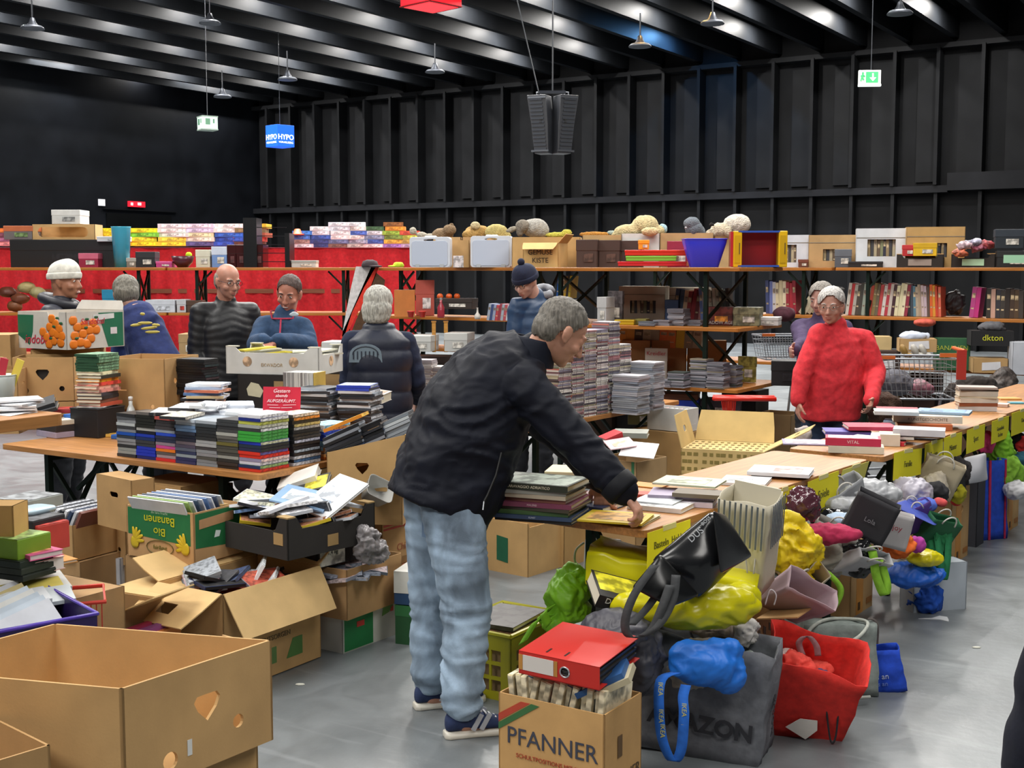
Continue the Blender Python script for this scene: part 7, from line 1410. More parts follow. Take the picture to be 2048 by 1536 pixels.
# red and white hanging cloth
rfl = thing('hanging_cloth', 'white cloth with a wide red edge hanging from the rack beside the drape', 'cloth', D(735, 530, 12.4)); 
vs = lambda x, y: D(x, y, 12.4 + .0 * y) - V(rfl.location)
def ribbon2(r, A_, B_, col, name):
    n = len(A_); mb = MB(); L1 = [vs(*a) for a in A_]; L2 = [vs(*b) for b in B_]; mb.rings([[a, b, b + V((0, .012, 0)), a + V((0, .012, 0))] for a, b in zip(L1, L2)]); mb.build(name, mat(col, 'cloth'), r)
ribbon2(rfl, [(712, 533), (702, 575), (692, 625), (684, 672)], [(752, 533), (728, 575), (704, 625), (688, 675)], 'c4c0c0', 'white_cloth'); ribbon2(rfl, [(744, 530), (722, 580), (698, 635), (680, 675)], [(758, 534), (738, 585), (712, 632), (688, 680)], 'c83020', 'red_edge')
ribbon2(rfl, [(752, 545), (735, 590), (712, 640), (700, 672)], [(770, 560), (765, 600), (738, 650), (715, 672)], '4c3420', 'brown_lining')
# centre rack top: translucent cases
rY = UA * .35
for x0, x1, t_, lb in ((818, 901, 474, 'left'), (940, 1024, 472, 'right')):
    p = D((x0 + x1) / 2, 534, 11.75); r = thing('plastic_case', lb + ' one of the two upright translucent white tool cases', 'case', p, rY); r.location.z = 1.702; w = (x1 - x0) / 2500 * 11.75; h = (534 - t_) / 2500 * 11.75
    out = [(x, z + h / 2) for x, z in rrect(w, h, .03)]; MB().plate(out, [[(.06 * math.cos(a * PI / 8), h - .03 + .012 * math.sin(a * PI / 8)) for a in range(16)]], .09).build('shell', mat('c4c8d0', 'plastic'), r, bevel=.008)
    MB().plate([(x * .88, z * .82 + h * .46) for x, z in rrect(w, h, .03)], (), .006, T(0, -.006, 0)).build('front_panel', mat('b0b8c8', 'plastic'), r, bevel=.003); MB().tube([(-.07, .04, h - .02), (-.05, .04, h + .004), (.05, .04, h + .004), (.07, .04, h - .02)], .008, 8).build('handle', mat('ccd0d4', 'plastic'), r, True)
    for x in (-w * .3, w * .3): MB().box((x, -.004, .015), (.04, .012, .03)).build('latch', mat('a8acb0', 'plastic'), r)
fbox('brown carton between the two translucent cases', 902, 939, 532, 478, 11.85, .3, 'a07848', style='carton', yaw=rY, prints=[('front', 'photo_print', .02, .0, .12, .11, 'c8c0c0')], zb=1.7)
rgk = fbox('opened brown carton lettered GEMÜSE KISTE above the navy bobble hat', 1044, 1118, 534, 486, 11.0, .28, 'c09a5c', style='carton', yaw=UA * .6, flaps={'front': (.1, 125, .02), 'right': (.1, 40, .02)}, zb=1.7)
face_text(rgk, .33, .28, 'front', 'GEMÜSE', .062, '3c2c1c', .165, .13, off=.004); face_text(rgk, .33, .28, 'front', 'KISTE', .062, '3c2c1c', .165, .06, off=.004)
for i in range(3): fbox('dark brown paper bag front, %s the three beside GEMÜSE' % nthl(i, 3), 1152 + i * 45, 1194 + i * 45, 533, 478 + i, 10.9, .2, '3c2a24', yaw=UA * .5, zb=1.7, kind='paper', pr='443029')
rcp = thing('cap', 'dark flat cap lying at the left end of the centre rack', 'hat', D(740, 536, 12.4)); rcp.location.z = 1.702; MB().lathe([(.08, 0), (.085, .02), (.07, .06), (.03, .075)], 16).ball((.06, -.06, .01), (.07, .06, .012), 12).build('cap_body', mat('3a3034', 'cloth'), rcp, True)
rcp = thing('cap', 'bright lime cap lying beside the left translucent case', 'hat', D(797, 536, 12.0)); rcp.location.z = 1.702; MB().lathe([(.05, 0), (.055, .02), (.04, .045), (.02, .05)], 16).ball((-.05, -.02, .01), (.05, .04, .01), 12).build('cap_body', mat('c0d430', 'cloth'), rcp, True)
# cartons holding the soft toys
for i, (x0, x1, c, t_) in enumerate([(1024, 1160, 'a88450', 474), (1165, 1242, 'a48458', 470), (1243, 1318, 'c8c8c4', 467), (1320, 1425, 'a08058', 466), (1428, 1465, 'b09468', 468)]): fbox(['brown carton behind the lettered one, under the elephant', 'brown carton under the orange soft toy', 'white carton under the large cream bear', 'brown carton under the grey seal', 'pale carton under the white dog'][i], x0, x1, 534, t_, 11.35 if i == 0 else 10.95, .35, c, style='carton', yaw=-.1, zb=1.7)
for i, (x0, x1) in enumerate([(866, 922), (925, 1020)]): fbox(['brown carton hidden behind the left translucent case', 'brown carton hidden behind the right translucent case'][i], x0, x1, 534, 474, 12.15, .3, 'a08058', style='carton', zb=1.7)
def plush(label, cat_, px, py, Y, parts, cols, name='soft_toy'):
    r = thing(name, label, 'soft toy', D(px, py, Y)); k = Y / 2500
    for nm, c, L_ in parts:
        mb = MB()
        for x, y, a, b, dy in L_: mb.ball(((x - px) * k, dy, (py - y) * k), (a * k, min(a, b) * k * .9, b * k), 16)
        melt(nm, mb, mat(c, 'fur'), r, .012, 2, folds((14, 14, 14), .004, 3))
    return r
plush('brown bear slumped over behind the left translucent case', '', 890, 470, 12.3, [('body', '8c7458', [(885, 470, 22, 14, 0), (900, 460, 13, 11, -.05)]), ('ear', '7a6248', [(903, 451, 5, 5, -.05)])], 0)
plush('tan dog lying behind the right translucent case, left of the yellow one', '', 952, 470, 12.3, [('body', 'b08c50', [(955, 465, 26, 15, 0), (940, 470, 16, 10, -.05)]), ('snout', 'c8b890', [(951, 452, 10, 8, -.06)])], 0)
plush('yellow-tan rounded soft toy head above the right translucent case', '', 993, 468, 12.2, [('body', 'b8a868', [(993, 466, 24, 18, 0), (1010, 472, 12, 10, 0)])], 0)
plush('pale small soft toys peeping left of the brown bear', '', 835, 470, 12.3, [('body', 'b8b0a0', [(826, 462, 7, 8, 0), (843, 470, 10, 7, 0), (860, 473, 12, 6, 0)])], 0)
plush('grey elephant with white fur lying on its carton', '', 1062, 465, 11.5, [('body', 'b0aca4', [(1070, 456, 26, 19, 0), (1082, 460, 16, 16, 0)]), ('head', '8c8478', [(1045, 452, 14, 13, -.05), (1040, 462, 8, 12, -.05)]), ('trunk', 'a09888', [(1028, 458, 12, 5, -.05), (1020, 462, 9, 4, -.05)])], 0)
plush('bright yellow soft toy lying flat beside the elephant', '', 1125, 468, 11.4, [('body', 'c8c050', [(1115, 470, 26, 6, 0), (1134, 465, 10, 7, 0)])], 0); plush('orange fox-like soft toy lying flat', '', 1190, 468, 11.1, [('body', 'c08438', [(1190, 469, 34, 6, 0), (1168, 469, 10, 5, 0)]), ('tail_tip', 'a8b8b0', [(1222, 466, 10, 5, 0)])], 0)
plush('large cream bear lying on its back with its snout up', '', 1285, 462, 11.05, [('body', 'd4c494', [(1262, 462, 34, 14, 0), (1290, 450, 26, 20, 0), (1240, 470, 18, 8, 0), (1312, 462, 18, 12, 0)]), ('snout', 'd0bc88', [(1290, 436, 6, 7, 0)]), ('paw', 'd8c898', [(1296, 464, 18, 9, -.15)]), ('blue_patch', 'a8c8d0', [(1326, 458, 9, 11, .02)])], 0)
plush('grey seal pup sitting upright in its carton', '', 1388, 460, 11.0, [('body', '6c747c', [(1388, 458, 18, 18, 0), (1398, 466, 14, 16, .02)]), ('head', '747c84', [(1383, 447, 17, 13, -.02)]), ('snout', 'b4b8bc', [(1368, 457, 4, 3, -.12)])], 0)
plush('white fluffy dog with a dark nose, beside the yellow crate', '', 1455, 460, 11.0, [('body', 'e0d8c8', [(1474, 448, 28, 20, 0)]), ('head', 'd8cbb0', [(1440, 460, 20, 15, -.02), (1422, 466, 12, 8, -.04)]), ('nose', '24211f', [(1420, 450, 6, 4, -.08)]), ('ear', 'ccbfa4', [(1452, 464, 8, 11, -.1)])], 0)
# games, tub, crate
for i, (x0, x1, yb, yt, c) in enumerate([(1236, 1372, 532, 523, 'b8202c'), (1252, 1352, 522, 512, '74b040'), (1250, 1372, 511, 500, 'c42c20')]): fbox(['crimson boxed game, lowest under the orange box', 'light green boxed game in the middle of the three', 'orange-red boxed game on top of the three'][i], x0, x1, yb, yt, 10.45, .3, c, yaw=-.2, kind='plastic', pr='c8504c')
fbox('upright orange box standing on the boxed games', 1278, 1298, 499, 480, 10.6, .06, 'd89418', name='small_box'); fbox('wine red board standing behind the blue tub', 1335, 1378, 532, 480, 10.85, .03, '8c1c38', zb=1.7, name='folder', cat='folder')
rtb = thing('tub', 'bright blue plastic washing-up tub on the centre rack', 'tub', D(1408, 533, 10.3)); rtb.location.z = 1.702
MB().rings([[(x * k, y * k, z) for x, y in rrect(.36, .26, .06)] for z, k in ((0, .62), (.2, .95), (.225, .97), (.225, 1.0), (.232, 1.0), (.23, .93), (.2, .9), (.01, .58))]).build('tub_body', mat('1c34e0', 'plastic'), rtb, True, bevel=.002)
p = D(1515, 529, 10.2); rcr = thing('folding_crate', 'folding crate with yellow ends and red floor standing on its side', 'crate', (p.x, p.y, 1.702), -.1)
for x, nm in ((-.17, 'yellow'), (.19, 'yellow')):
    MB().box((x, .0, .145), (.07, .2, .29)).build('yellow_end', mat('d0a810', 'plastic'), rcr, bevel=.006); MB().box((x, -.102, .145), (.045, .004, .22)).build('inset_panel', mat('b89410', 'plastic'), rcr); MB().box((x + .015, -.105, .15), (.008, .004, .09)).build('grip_slot', mat('5c4a10'), rcr)
MB().box((0, .08, .145), (.33, .02, .28)).build('red_floor', mat('981820', 'plastic'), rcr); MB().box((0, 0, .01), (.33, .2, .014)).box((0, 0, .285), (.33, .2, .014)).build('blue_side', mat('2c50a8', 'plastic'), rcr)['kind'] = 'stuff'; MB().box((-.215, .0, .145), (.02, .2, .28)).build('red_edge', mat('a82028', 'plastic'), rcr)
# right rack top
def wbox(label, x0, x1, yb, yt, Y, col, win, zb=None, yaw=-.25, bk=('8c7c5c', '3c3c40', 'a89c80', '605040', '7c8060', '2c2c3c')):
    p = D((x0 + x1) / 2, yb, Y); w = (x1 - x0) / 2500 * Y; h = (yb - yt) / 2500 * Y; z = (zb + .002) if zb else p.z; a, b, c_, d_ = win
    r = carton(label, V((p.x + w / 2 * math.cos(yaw), p.y + w / 2 * math.sin(yaw), z)), yaw, w, .3, h, col, holes={'front': [('rect', w * (a + b) / 2, h * (c_ + d_) / 2, w * (b - a), h * (d_ - c_))]}, lid=True)
    MB().box((-w / 2, -.002, h * .76), (w * .98, .003, .006)).build('fold_line', mat('7a7468'), r)
    q0 = V(r.location) + rot(0, 0, yaw) @ V((-w * (1 - a) + .004, .03, .01)); n_ = max(3, int(w * (b - a) / .026)); bookrow(q0, yaw, [(w * (b - a) / n_ - .0015, h * (.72 + .04 * (i % 3)), bk[i % len(bk)]) for i in range(n_)], 'the window of the ' + ' '.join(label.split(' ')[:2] + label.split(' ')[2:][-3:]), 'books behind the window of the ' + label, depth=.2); return r
wbox('white windowed carton beside the yellow crate', 1568, 1617, 523, 459, 12.45, 'c8ccd4', (.05, .5, .15, .7), 1.7)
wbox('brown windowed carton left of the tall white one', 1618, 1712, 523, 459, 12.3, 'a08058', (.3, .62, .2, .56), 1.7); wbox('tall white windowed carton on the right rack', 1713, 1813, 530, 453, 12.0, 'd0d4d8', (.22, .76, .28, .72), 1.7); wbox('brown windowed carton behind the yellow box', 1814, 1925, 530, 450, 11.75, 'a4824c', (.3, .7, .25, .6), 1.7)
wbox('white windowed carton on the centre rack middle board', 1237, 1330, 619, 552, 10.95, 'b8b0a0', (.25, .8, .2, .58), 1.24); wbox('second white windowed carton beside it', 1338, 1415, 619, 553, 10.8, 'b4ac9c', (.35, .7, .2, .5), 1.24)
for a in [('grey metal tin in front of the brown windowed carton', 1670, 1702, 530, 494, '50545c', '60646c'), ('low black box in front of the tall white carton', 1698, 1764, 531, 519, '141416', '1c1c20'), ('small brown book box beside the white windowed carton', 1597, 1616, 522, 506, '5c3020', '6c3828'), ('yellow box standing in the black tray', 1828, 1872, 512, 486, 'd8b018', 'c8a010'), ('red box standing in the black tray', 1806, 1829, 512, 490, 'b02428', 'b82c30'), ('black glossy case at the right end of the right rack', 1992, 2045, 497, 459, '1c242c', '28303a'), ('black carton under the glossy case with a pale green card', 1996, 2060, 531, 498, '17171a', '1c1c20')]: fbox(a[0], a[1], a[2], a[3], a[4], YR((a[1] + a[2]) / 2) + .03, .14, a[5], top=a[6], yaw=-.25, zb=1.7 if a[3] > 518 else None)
for lb, x0, x1 in (('black fruit tray holding the red and yellow boxes', 1793, 1886), ('black fruit tray with bags and a pale green card', 1904, 1988)):
    p = D((x0 + x1) / 2, 531, YR((x0 + x1) / 2)); w = (x1 - x0) / 2500 * 11.2; r = tray(lb, V((p.x + w / 2, p.y - .03, 1.702)), -.4, w, .25, .1, '26211e', .02, stickers=False); MB().box((-w * .5, -.004, .045), (w * .5, .003, .06)).build('pale_card', mat('a8d0b0' if x0 > 1900 else '8a8078', 'paper'), r)
MB().box((0, 0, 0), (.2, .003, .07)).build('pale_card', mat('a8d8b4', 'paper'), bpy.data.objects['trestle_rack.004']).matrix_local = Matrix.Translation(Matrix.Rotation(-UA, 3, 'Z') @ (D(2030, 518, 10.98) - V((cD2.x, cD2.y, 0)))) @ rot(0, 0, -UA)
for i, (x, y, c) in enumerate([(1928, 486, 'c4a8b0'), (1945, 478, 'a8a4b8'), (1955, 490, '7c3c4c'), (1918, 500, 'b05c40'), (1975, 482, 'a84c50')]): sbag('%s packet heaped in the tray with the pale green card, %s' % (cname(c), nthl(i, 5).split(' of')[0].split(' from')[0]), x, y + 6, 11.4, .08, .05, .035, c, 140 + i, .03, kind='print', vox=.012, name='packet', cat='packet')
# ---- book rows on the middle boards
def rowpx(x0, x1, yb, Y, z, cols, hs, where, grp, lean=0.0, yaw=UA * .6, what='book', depth=.2):
    if yaw == 9: yaw = UA; Y = YR(x0) + .08
    p = D(x0, yb, Y); w = (x1 - x0) / 2500 * Y / (math.cos(yaw) - math.sin(yaw) * ((x0 + x1) / 2 - 1024) / 2500); n = len(cols); p.z = z + .002; bookrow(p, yaw, [(w / n - .001, hs * (1 - .05 * ((i * 5) % 4) / 2), c) for i, c in enumerate(cols)], where, grp, lean, what=what, depth=depth)
rowpx(1345, 1395, 625, 10.55, 1.24, ['24385c', '2c4868', 'c8b090', '8c1c24', '981c28', '6c2028'], .28, 'the red row, centre rack', 'books upright in the red row', .12)
rowpx(1402, 1462, 628, 10.3, 1.24, ['5c70a8', 'c4bcb0', 'c8c4b8', 'a8b0a0', 'b4b4a4', 'a8ac98', '44544c', '343c3c', '2c2c2c'], .29, 'the cream row, centre rack', 'books upright in the cream row', -.1)
zz = 1.24; Yr = 12.4
rowpx(1532, 1592, 626, 12.0, zz, ['34406c', '5c68a0', 'b0b0b8', 'c4b898', 'c0b494', 'd0c4a8', '8c2030', '981c2c', '88182c'], .33, 'the wine red row', 'books in the wine red row', -.03, 9)
rowpx(1596, 1640, 628, 12.3, zz, ['c4bca4', 'bcb49c', 'a89c84', '8c846c', '5c6044', '3c3c34'], .3, 'the slumped row behind the woman', 'books slumped behind the woman', .55, 9)
rowpx(1690, 1812, 628, 12.2, zz, ['b8b4ac', 'a8282c', 'a4a098', '443c34', '3c3a34', '94a094', '7c8478', 'b84c3c', '8c7c50', '6c6450', 'b44444', 'c8c4c0', 'a43440', 'b8b0a8', '3c2028', 'd0cca8', 'ccc8a4', 'd4d0b0', '84283c'], .31, 'the long record row', 'records in the long row', .1, 9, what='album')
rowpx(1816, 1882, 628, 11.9, zz, ['1c2024', '34404c', '50788c', 'a89c88', '9c8c78', 'b8a8ac', 'b4a4b0', '54443c', 'c85c24', 'c88c2c', 'b83c24', 'c46048'], .3, 'the orange-ended row', 'books in the orange-ended row', -.06, 9)
rowpx(1938, 1956, 628, 11.5, zz, ['a83c7c', 'b02874'], .28, 'the magenta pair', 'the two magenta albums', .08, 9); rowpx(1972, 2046, 630, 11.2, zz, ['2c2824', 'b89484', '2c2c34', '34302c', '241c18', '3c2c20', '4a3824', '3a3430'], .27, 'the dark row at the right edge', 'dark books at the right edge', 0, 9)
sbag('black bag and camera strap heap between the book rows', 1910, 605, 11.8, .1, .08, .12, '1c1a1e', 150, .02, kind='sheen', vox=.014)
rowpx(973, 1016, 638, 11.2, 1.225, ['9098a8', '30406c', '8890a8', 'a83840', '88303c', '98a0ac', 'a84850', 'b8bcc4'], .15, 'the small disc row', 'discs in the small row', .15, what='disc case'); rowpx(1112, 1140, 593, 10.9, 1.43, ['1c5cb0', '1c64c0', 'd8d4c8', 'c8a830', '383838', 'd0c840'], .2, 'the bright row by the hat', 'bright books beside the bobble hat', .1)
fbox('low dark box lifting the bright books beside the bobble hat', 1108, 1150, 636, 594, 11.15, .2, '3c3028', zb=1.225, yaw=UA * .5)
# centre rack small things
rtvb = slab('red children\'s album standing on the centre rack', 830, 634, 12.1, .2, .03, .26, 'c08468', 0, name='album', cat='book', side='c87838'); fbox('red and white poster box behind the red album', 832, 868, 634, 563, 12.35, .05, 'b8584c', zb=1.225, pr='c8c8c8')
for i, x in enumerate((822, 845)): r = thing('flower_pot', ['left', 'right'][i] + ' one of the two small red pots before the red album', 'pot', D(x, 636, 11.95)); r.location.z = 1.227; MB().lathe([(.025, 0), (.035, .05), (.038, .05), (.038, .06), (.03, .06)], 14).build('pot_body', mat('b82c24', 'plastic'), r, True)
r = thing('bottle', 'red glass bottle on the centre rack', 'bottle', D(882, 626, 11.8)); r.location.z = 1.227; MB().lathe([(.033, 0), (.035, .02), (.033, .1), (.012, .14), (.012, .18)], 16).build('bottle_body', mat('8c2c38', 'gloss'), r, True); MB().lathe([(.0135, .17), (.0135, .19)], 10).build('cap', mat('c8c8c8', 'metal'), r)
rt2 = fbox('dark crate of orange balls on the centre rack', 870, 945, 618, 597, 11.9, .25, '2a201c', yaw=rY)
for i, x in enumerate((880, 898, 914)): o = MB().ball((0, 0, 0), .03, 14).build('ball', mat('d85c20', 'plastic'), None, True); o.location = D(x, 593, 11.98); tag(o, 'orange ball, %s of the three in the dark crate' % ['left', 'middle', 'right'][i], 'ball')
r = thing('vase', 'small white vase with a thin neck on the centre rack', 'vase', D(955, 636, 11.5)); r.location.z = 1.227; MB().lathe([(.025, 0), (.032, .03), (.01, .06), (.006, .1), (.01, .105)], 14).build('vase_body', mat('c8c4bc', 'plastic'), r, True)
for i, (x, yt) in enumerate([(868, 636), (892, 636)]): r = thing('wooden_post', ['left', 'right'][i] + ' yellow wooden ladder post below the middle board', 'post', D(x, 704, 11.75)); MB().box((0, 0, .14), (.035, .03, .28)).build('post_body', mat('b07c34', 'wood'), r); MB().box((0, .0, .286), (.045, .04, .012)).build('post_cap', mat('a06c2c', 'wood'), r)
for a in [('white lidded storage box on the low board beside the grey bob', 815, 862, 705, 673), ('white open file box on the low board', 888, 935, 705, 668)]: fbox(a[0], a[1], a[2], a[3], a[4], 11.6, .3, 'b0b0ac', top='bcbcb8', kind='plastic', yaw=rY, zb=.92)
fbox('white upright box file on the centre rack', 1193, 1213, 640, 585, 10.1, .2, 'b8b8b8', yaw=UA, zb=1.24); fbox('dark film poster board beside the white box file', 1214, 1246, 640, 574, 10.2, .03, '4c4648', yaw=UA, zb=1.24, kind='print', name='poster', cat='poster')
fbox('yellow slip case lying on the centre rack', 1229, 1268, 642, 632, 10.05, .16, 'c0a020', yaw=UA * .5, kind='plastic', zb=1.24, pr='8c7c20'); fbox('greenish slip case beside the yellow one', 1270, 1292, 640, 629, 10.1, .16, '8c8440', yaw=UA * .5, zb=1.24)
r_ = fbox('orange and black games box lettered along its foot', 1408, 1465, 645, 608, 9.95, .12, '5c2420', yaw=-.2, zb=1.24, kind='print', pr='d88c30'); text('SHADOW AGE', .035, mat('c8c4c0'), r_, (0, -.01, .022), FRONT)
fbox('green-grey flecked box right of the orange games box', 1466, 1518, 650, 613, 9.85, .2, '6c6a50', yaw=UA * .6, zb=1.24, kind='print'); fbox('white flat box at the right end of the centre rack', 1506, 1556, 650, 633, 9.9, .2, 'c8c4c0', yaw=UA * .6, zb=1.24); sbag('maroon cloth bundle at the right end of the centre rack', 1568, 628, 10.2, .09, .08, .06, '4c2430', 160, .015, kind='cloth', vox=.014, name='cloth_bundle', cat='cloth')
fbox('blue box pair on the centre rack', 1330, 1356, 622, 577, 10.5, .15, '34507c', yaw=UA * .5, zb=1.24)
def cdstack(x, y, Y, z, n, where, grp, cols, name='cd_case', sz=(.142, .125, .0106), yaw=UA, jit=.006, jr=.08, what='CD case'):
    p = D(x, y, Y); stack((p.x, p.y, z + .001), yaw, [rnd.choice(cols) for _ in range(n)], sz, what, where, grp, name=name, jit=jit, jr=jr, sleeves=['a8a4a8', 'c4bcb8', '8c848c', '9c6870', 'b8b090', '6c7080'])
gr = ['6c6a72', '84828a', '9a98a0', '54545c', '787880', '8c8890', '5c6068']
for x, n, w in ((1300, 3, 'the first flat stack'), (1328, 4, 'the second flat stack'), (1358, 12, 'the tall middle-board stack'), (1392, 4, 'the third flat stack')): cdstack(x, 640, 9.95, 1.24, n, w, 'STUFF', gr)
for i, (x, n, Y) in enumerate([(1330, 5, 9.75), (1358, 11, 9.7), (1402, 20, 9.72), (1436, 18, 9.62), (1462, 15, 9.75), (1382, 6, 9.9)]): cdstack(x, 772, Y, .77, n, 'the %s low-board stack' % ['first', 'second', 'tallest', 'fourth', 'fifth', 'rear'][i], 'STUFF', gr + ['3c4440', '8c8474'])
fbox('magazine lettered Kreidler standing behind the disc stacks', 1290, 1334, 748, 684, 10.3, .02, 'b0aca4', yaw=UA * .5, zb=.772, kind='paper', name='magazine', cat='magazine', pr='6c6c64'); text('Kreidler', .048, mat('b03038'), bpy.data.objects['magazine'], (0, -.006, .22), FRONT)
fbox('black speaker-like box on the low board of the centre rack', 1543, 1602, 757, 707, 9.8, .2, '15161a', yaw=UA * .4, zb=.77, pr='1c1d22')
for i, (x0, x1) in enumerate([(1243, 1300), (1302, 1372), (1374, 1452)]): fbox('brown carton back, %s the three behind the disc stacks' % nthl(i, 3), x0, x1, 742, 668, 10.55, .12, '7c5030', style='carton', yaw=UA * .3, zb=.772, lid=True)
fbox('yellow and green picture standing at the end of the low board', 1475, 1512, 752, 700, 10.1, .02, '8c8440', yaw=UA, kind='print', zb=.772, name='picture', cat='picture')
rowpx(1235, 1400, 672, 10.7, 1.02, ['c88420', 'd09030', '4c3c30', 'a09880', '948c78', 'c86830', 'd07838', 'c8b030', '8c8878', 'a8a490'], .17, 'the row above the cartons', 'books above the brown carton backs', .05)
# ---- CD tower table
pT0 = G(1180, 834, .77); yT = math.radians(54.5 - 90)
tT = beer_table('beer table carrying the tall tower of CDs behind the man', V((pT0.x, pT0.y, 0)) + rot(0, 0, yT) @ V((-.35, .2, 0)), yT + PI / 2, 2.0, .7, .77)
tm = ['c8c0b8', 'a89c98', '8c7c80', 'b8b0a0', 'd0c8c4', '7c5c64', '9c9078', 'a8a4a0', '54484c', 'b0a890', 'c4bcb8', '6c7460', 'c87868']
for j, n in enumerate([44, 48, 50, 50, 54, 40]):
    c = V((pT0.x, pT0.y, 0)) + rot(0, 0, yT) @ V((-.075, -.27 + j * .145, 0)); cl = [rnd.choice(tm) for _ in range(n)]
    for k in range(n): lab = '%s CD case, %s tower column %s' % (cname(cl[k]), nth(k, n), ['nearest the man', 'two', 'three', 'four', 'five', 'at the far end'][j]); simple('cd_case', lab, 'case', disc_case(.125, .142, .0104, cl[k], rnd.choice(['d0c8c8', 'a87c84', '8c8ca0', 'b8b098', 'e0dcd8', '54505c', 'a8a8a8'])), V((c.x + rnd.uniform(-.004, .004), c.y + rnd.uniform(-.004, .004), .771 + k * .0108)), yT + rnd.uniform(-.05, .05), 'CD cases in the tall tower')
for i, (x, y, n, Y) in enumerate([(1262, 822, 19, 7.95), (1292, 815, 24, 8.2)]): cdstack(x, y, Y, .77, n, 'the %s grey stack' % ['lower', 'taller'][i], 'STUFF', ['a0a4ac', 'b4b4bc', '9098a8', 'a8a0a8', '8c9098'], sz=(.19, .15, .0125), yaw=yT)
slab('small wooden box with two compartments at the tower foot', 1275, 822, 7.85, .1, .08, .05, 'b07c38', yT, name='wooden_box').location.z = .771
for i, (x, n) in enumerate([(848, 28), (880, 24)]): cdstack(x, 800, 8.6, .75, n, 'the %s stack beside the grey bob' % ['left', 'right'][i], 'STUFF', ['a8a0a0', 'b8b0ac', '948c90', 'c0bab8'], yaw=UA * .4, sz=(.15, .14, .0108))
tb2 = beer_table('small beer table between the grey bob and the bent man', D(870, 806, 8.75), UA, 1.4, .5, .75, legs=(1, -1))
o = SM.build('disc_stacks', [mat(c) for c in SC], None); tag(o, 'small grey disc stacks on the centre rack, beside the tower and the grey bob', 'discs', None, 'stuff')
# cartons between the man and the red sweater
rc1 = CB('brown carton with a dark slot carrying the white card box', 1368, 868, .62, .42, .38, .3, yaw=math.radians(-40), col='a8824e', flaps={}, holes={'right': [('slot', .2, .2, .07, .03)]}, lid=True)
rw1 = carton('long white open card box full of papers, on the brown carton', V(rc1.location) + V((.02, .04, .305)), math.radians(-38), .3, .16, .15, 'd4d4d0')
for i in range(7): loose('white card, %s the row in the long white box' % nthl(6 - i, 7), Matrix.Translation(V(rw1.location)) @ rot(0, 0, math.radians(-38)) @ T(-.04 - i * .036, .08, .09) @ rot(0, .9), .12, .12, .004, ['e4e4e6', 'd8b8b8', 'e8e8ea'][i % 3], 'card', 'card', kind='paper', group='cards in the long white box')
carton('brown carton below the carton of the white card box', V(rc1.location) * V((1, 1, 0)) + V((.01, .01, 0)), math.radians(-40), .42, .38, rc1.location.z - .003, '8a6a44', lid=True)
rc2 = CB('brown carton with a green tape stripe, heaped with papers', 1273, 925, .6, .3, .3, .26, yaw=math.radians(-42), col='a48a68'); face_poly(rc2, .3, .3, 'front', [(.265, 0), (.285, 0), (.285, .26), (.265, .26)], '3c7c58', 'green_tape')
carton('brown carton under the carton with the green tape', V(rc2.location) * V((1, 1, 0)) + V((.0, .01, 0)), math.radians(-42), .28, .28, rc2.location.z - .003, '8a6a44', lid=True)
book('large white sheet lying bright over the edge of the green-taped carton', D(1278, 900, 7.0), rot(.4, .05, -.3), .2, .16, .004, 'f0f0f2', 'f0f0f0'); book('pink-tinted leaflet beside the bright white sheet', D(1240, 888, 7.05), rot(.3, -.1, .3), .16, .12, .006, 'd8b8bc', deco=('e0d0b0', 0, 0, .6, .6)); book('grey disc box lying behind the leaflets', D(1262, 872, 7.25), rot(.05, 0, -.2), .2, .14, .03, '8c9088'); book('red boxed book at the left of the green-taped carton', D(1222, 878, 7.15), rot(.1, -.3, .5), .12, .08, .03, 'b83038')
rc3 = CB('large patterned carton with its flaps standing open', 1530, 905, .62, .5, .4, .24, yaw=math.radians(-20), col='c4ac70', flaps={'back': (.2, 25, .02), 'right': (.28, 62, .04, [('slot', .22, .18, .1, .03)]), 'left': (.2, 15, .03, [('slot', .2, .1, .07, .04)])}, lid=True)
q = MB(); r9 = random.Random(9)
for i in range(60): q.box((-.48 + (i % 12) * .04 + r9.uniform(-.01, .01), -.001, .03 + (i // 12) * .045), (.018 + r9.random() * .012, .002, .02), M=Matrix())
for i in range(48): q.box((-.47 + (i % 12) * .04, .05 + (i // 12) * .09, .2425), (.018, .026, .002))
q.build('pattern_print', mat('84743c'), rc3)['kind'] = 'stuff'
carton('brown carton under the large patterned one', V(rc3.location) * V((1, 1, 0)), math.radians(-20), .48, .38, rc3.location.z - .003, '8c6c48', lid=True)
# red basket cart behind
rrb = thing('shopping_basket', 'red plastic basket on legs behind the patterned carton', 'basket', D(1490, 798, 8.6), -.1); w = .42
MB().tube([(-w / 2, 0, 0), (w / 2, 0, .0), (w / 2, .12, 0), (-w / 2, .12, 0), (-w / 2, 0, 0)], .016, 8).build('rim', mat('cc2c20', 'plastic'), rrb, True)
q = MB()
for i in range(9): q.bar((-.16 + i * .012, 0, -.01), (-.12 + i * .005, .03, -.25), .006)
q.build('tapered_ribs', mat('b82820', 'plastic'), rrb)['kind'] = 'stuff'
for y in (.06,): MB().bar((-.1, y, -.0), (-.1, y, -D(1490, 798, 8.6).z + .002), .03).build('leg', mat('a82420', 'plastic'), rrb)
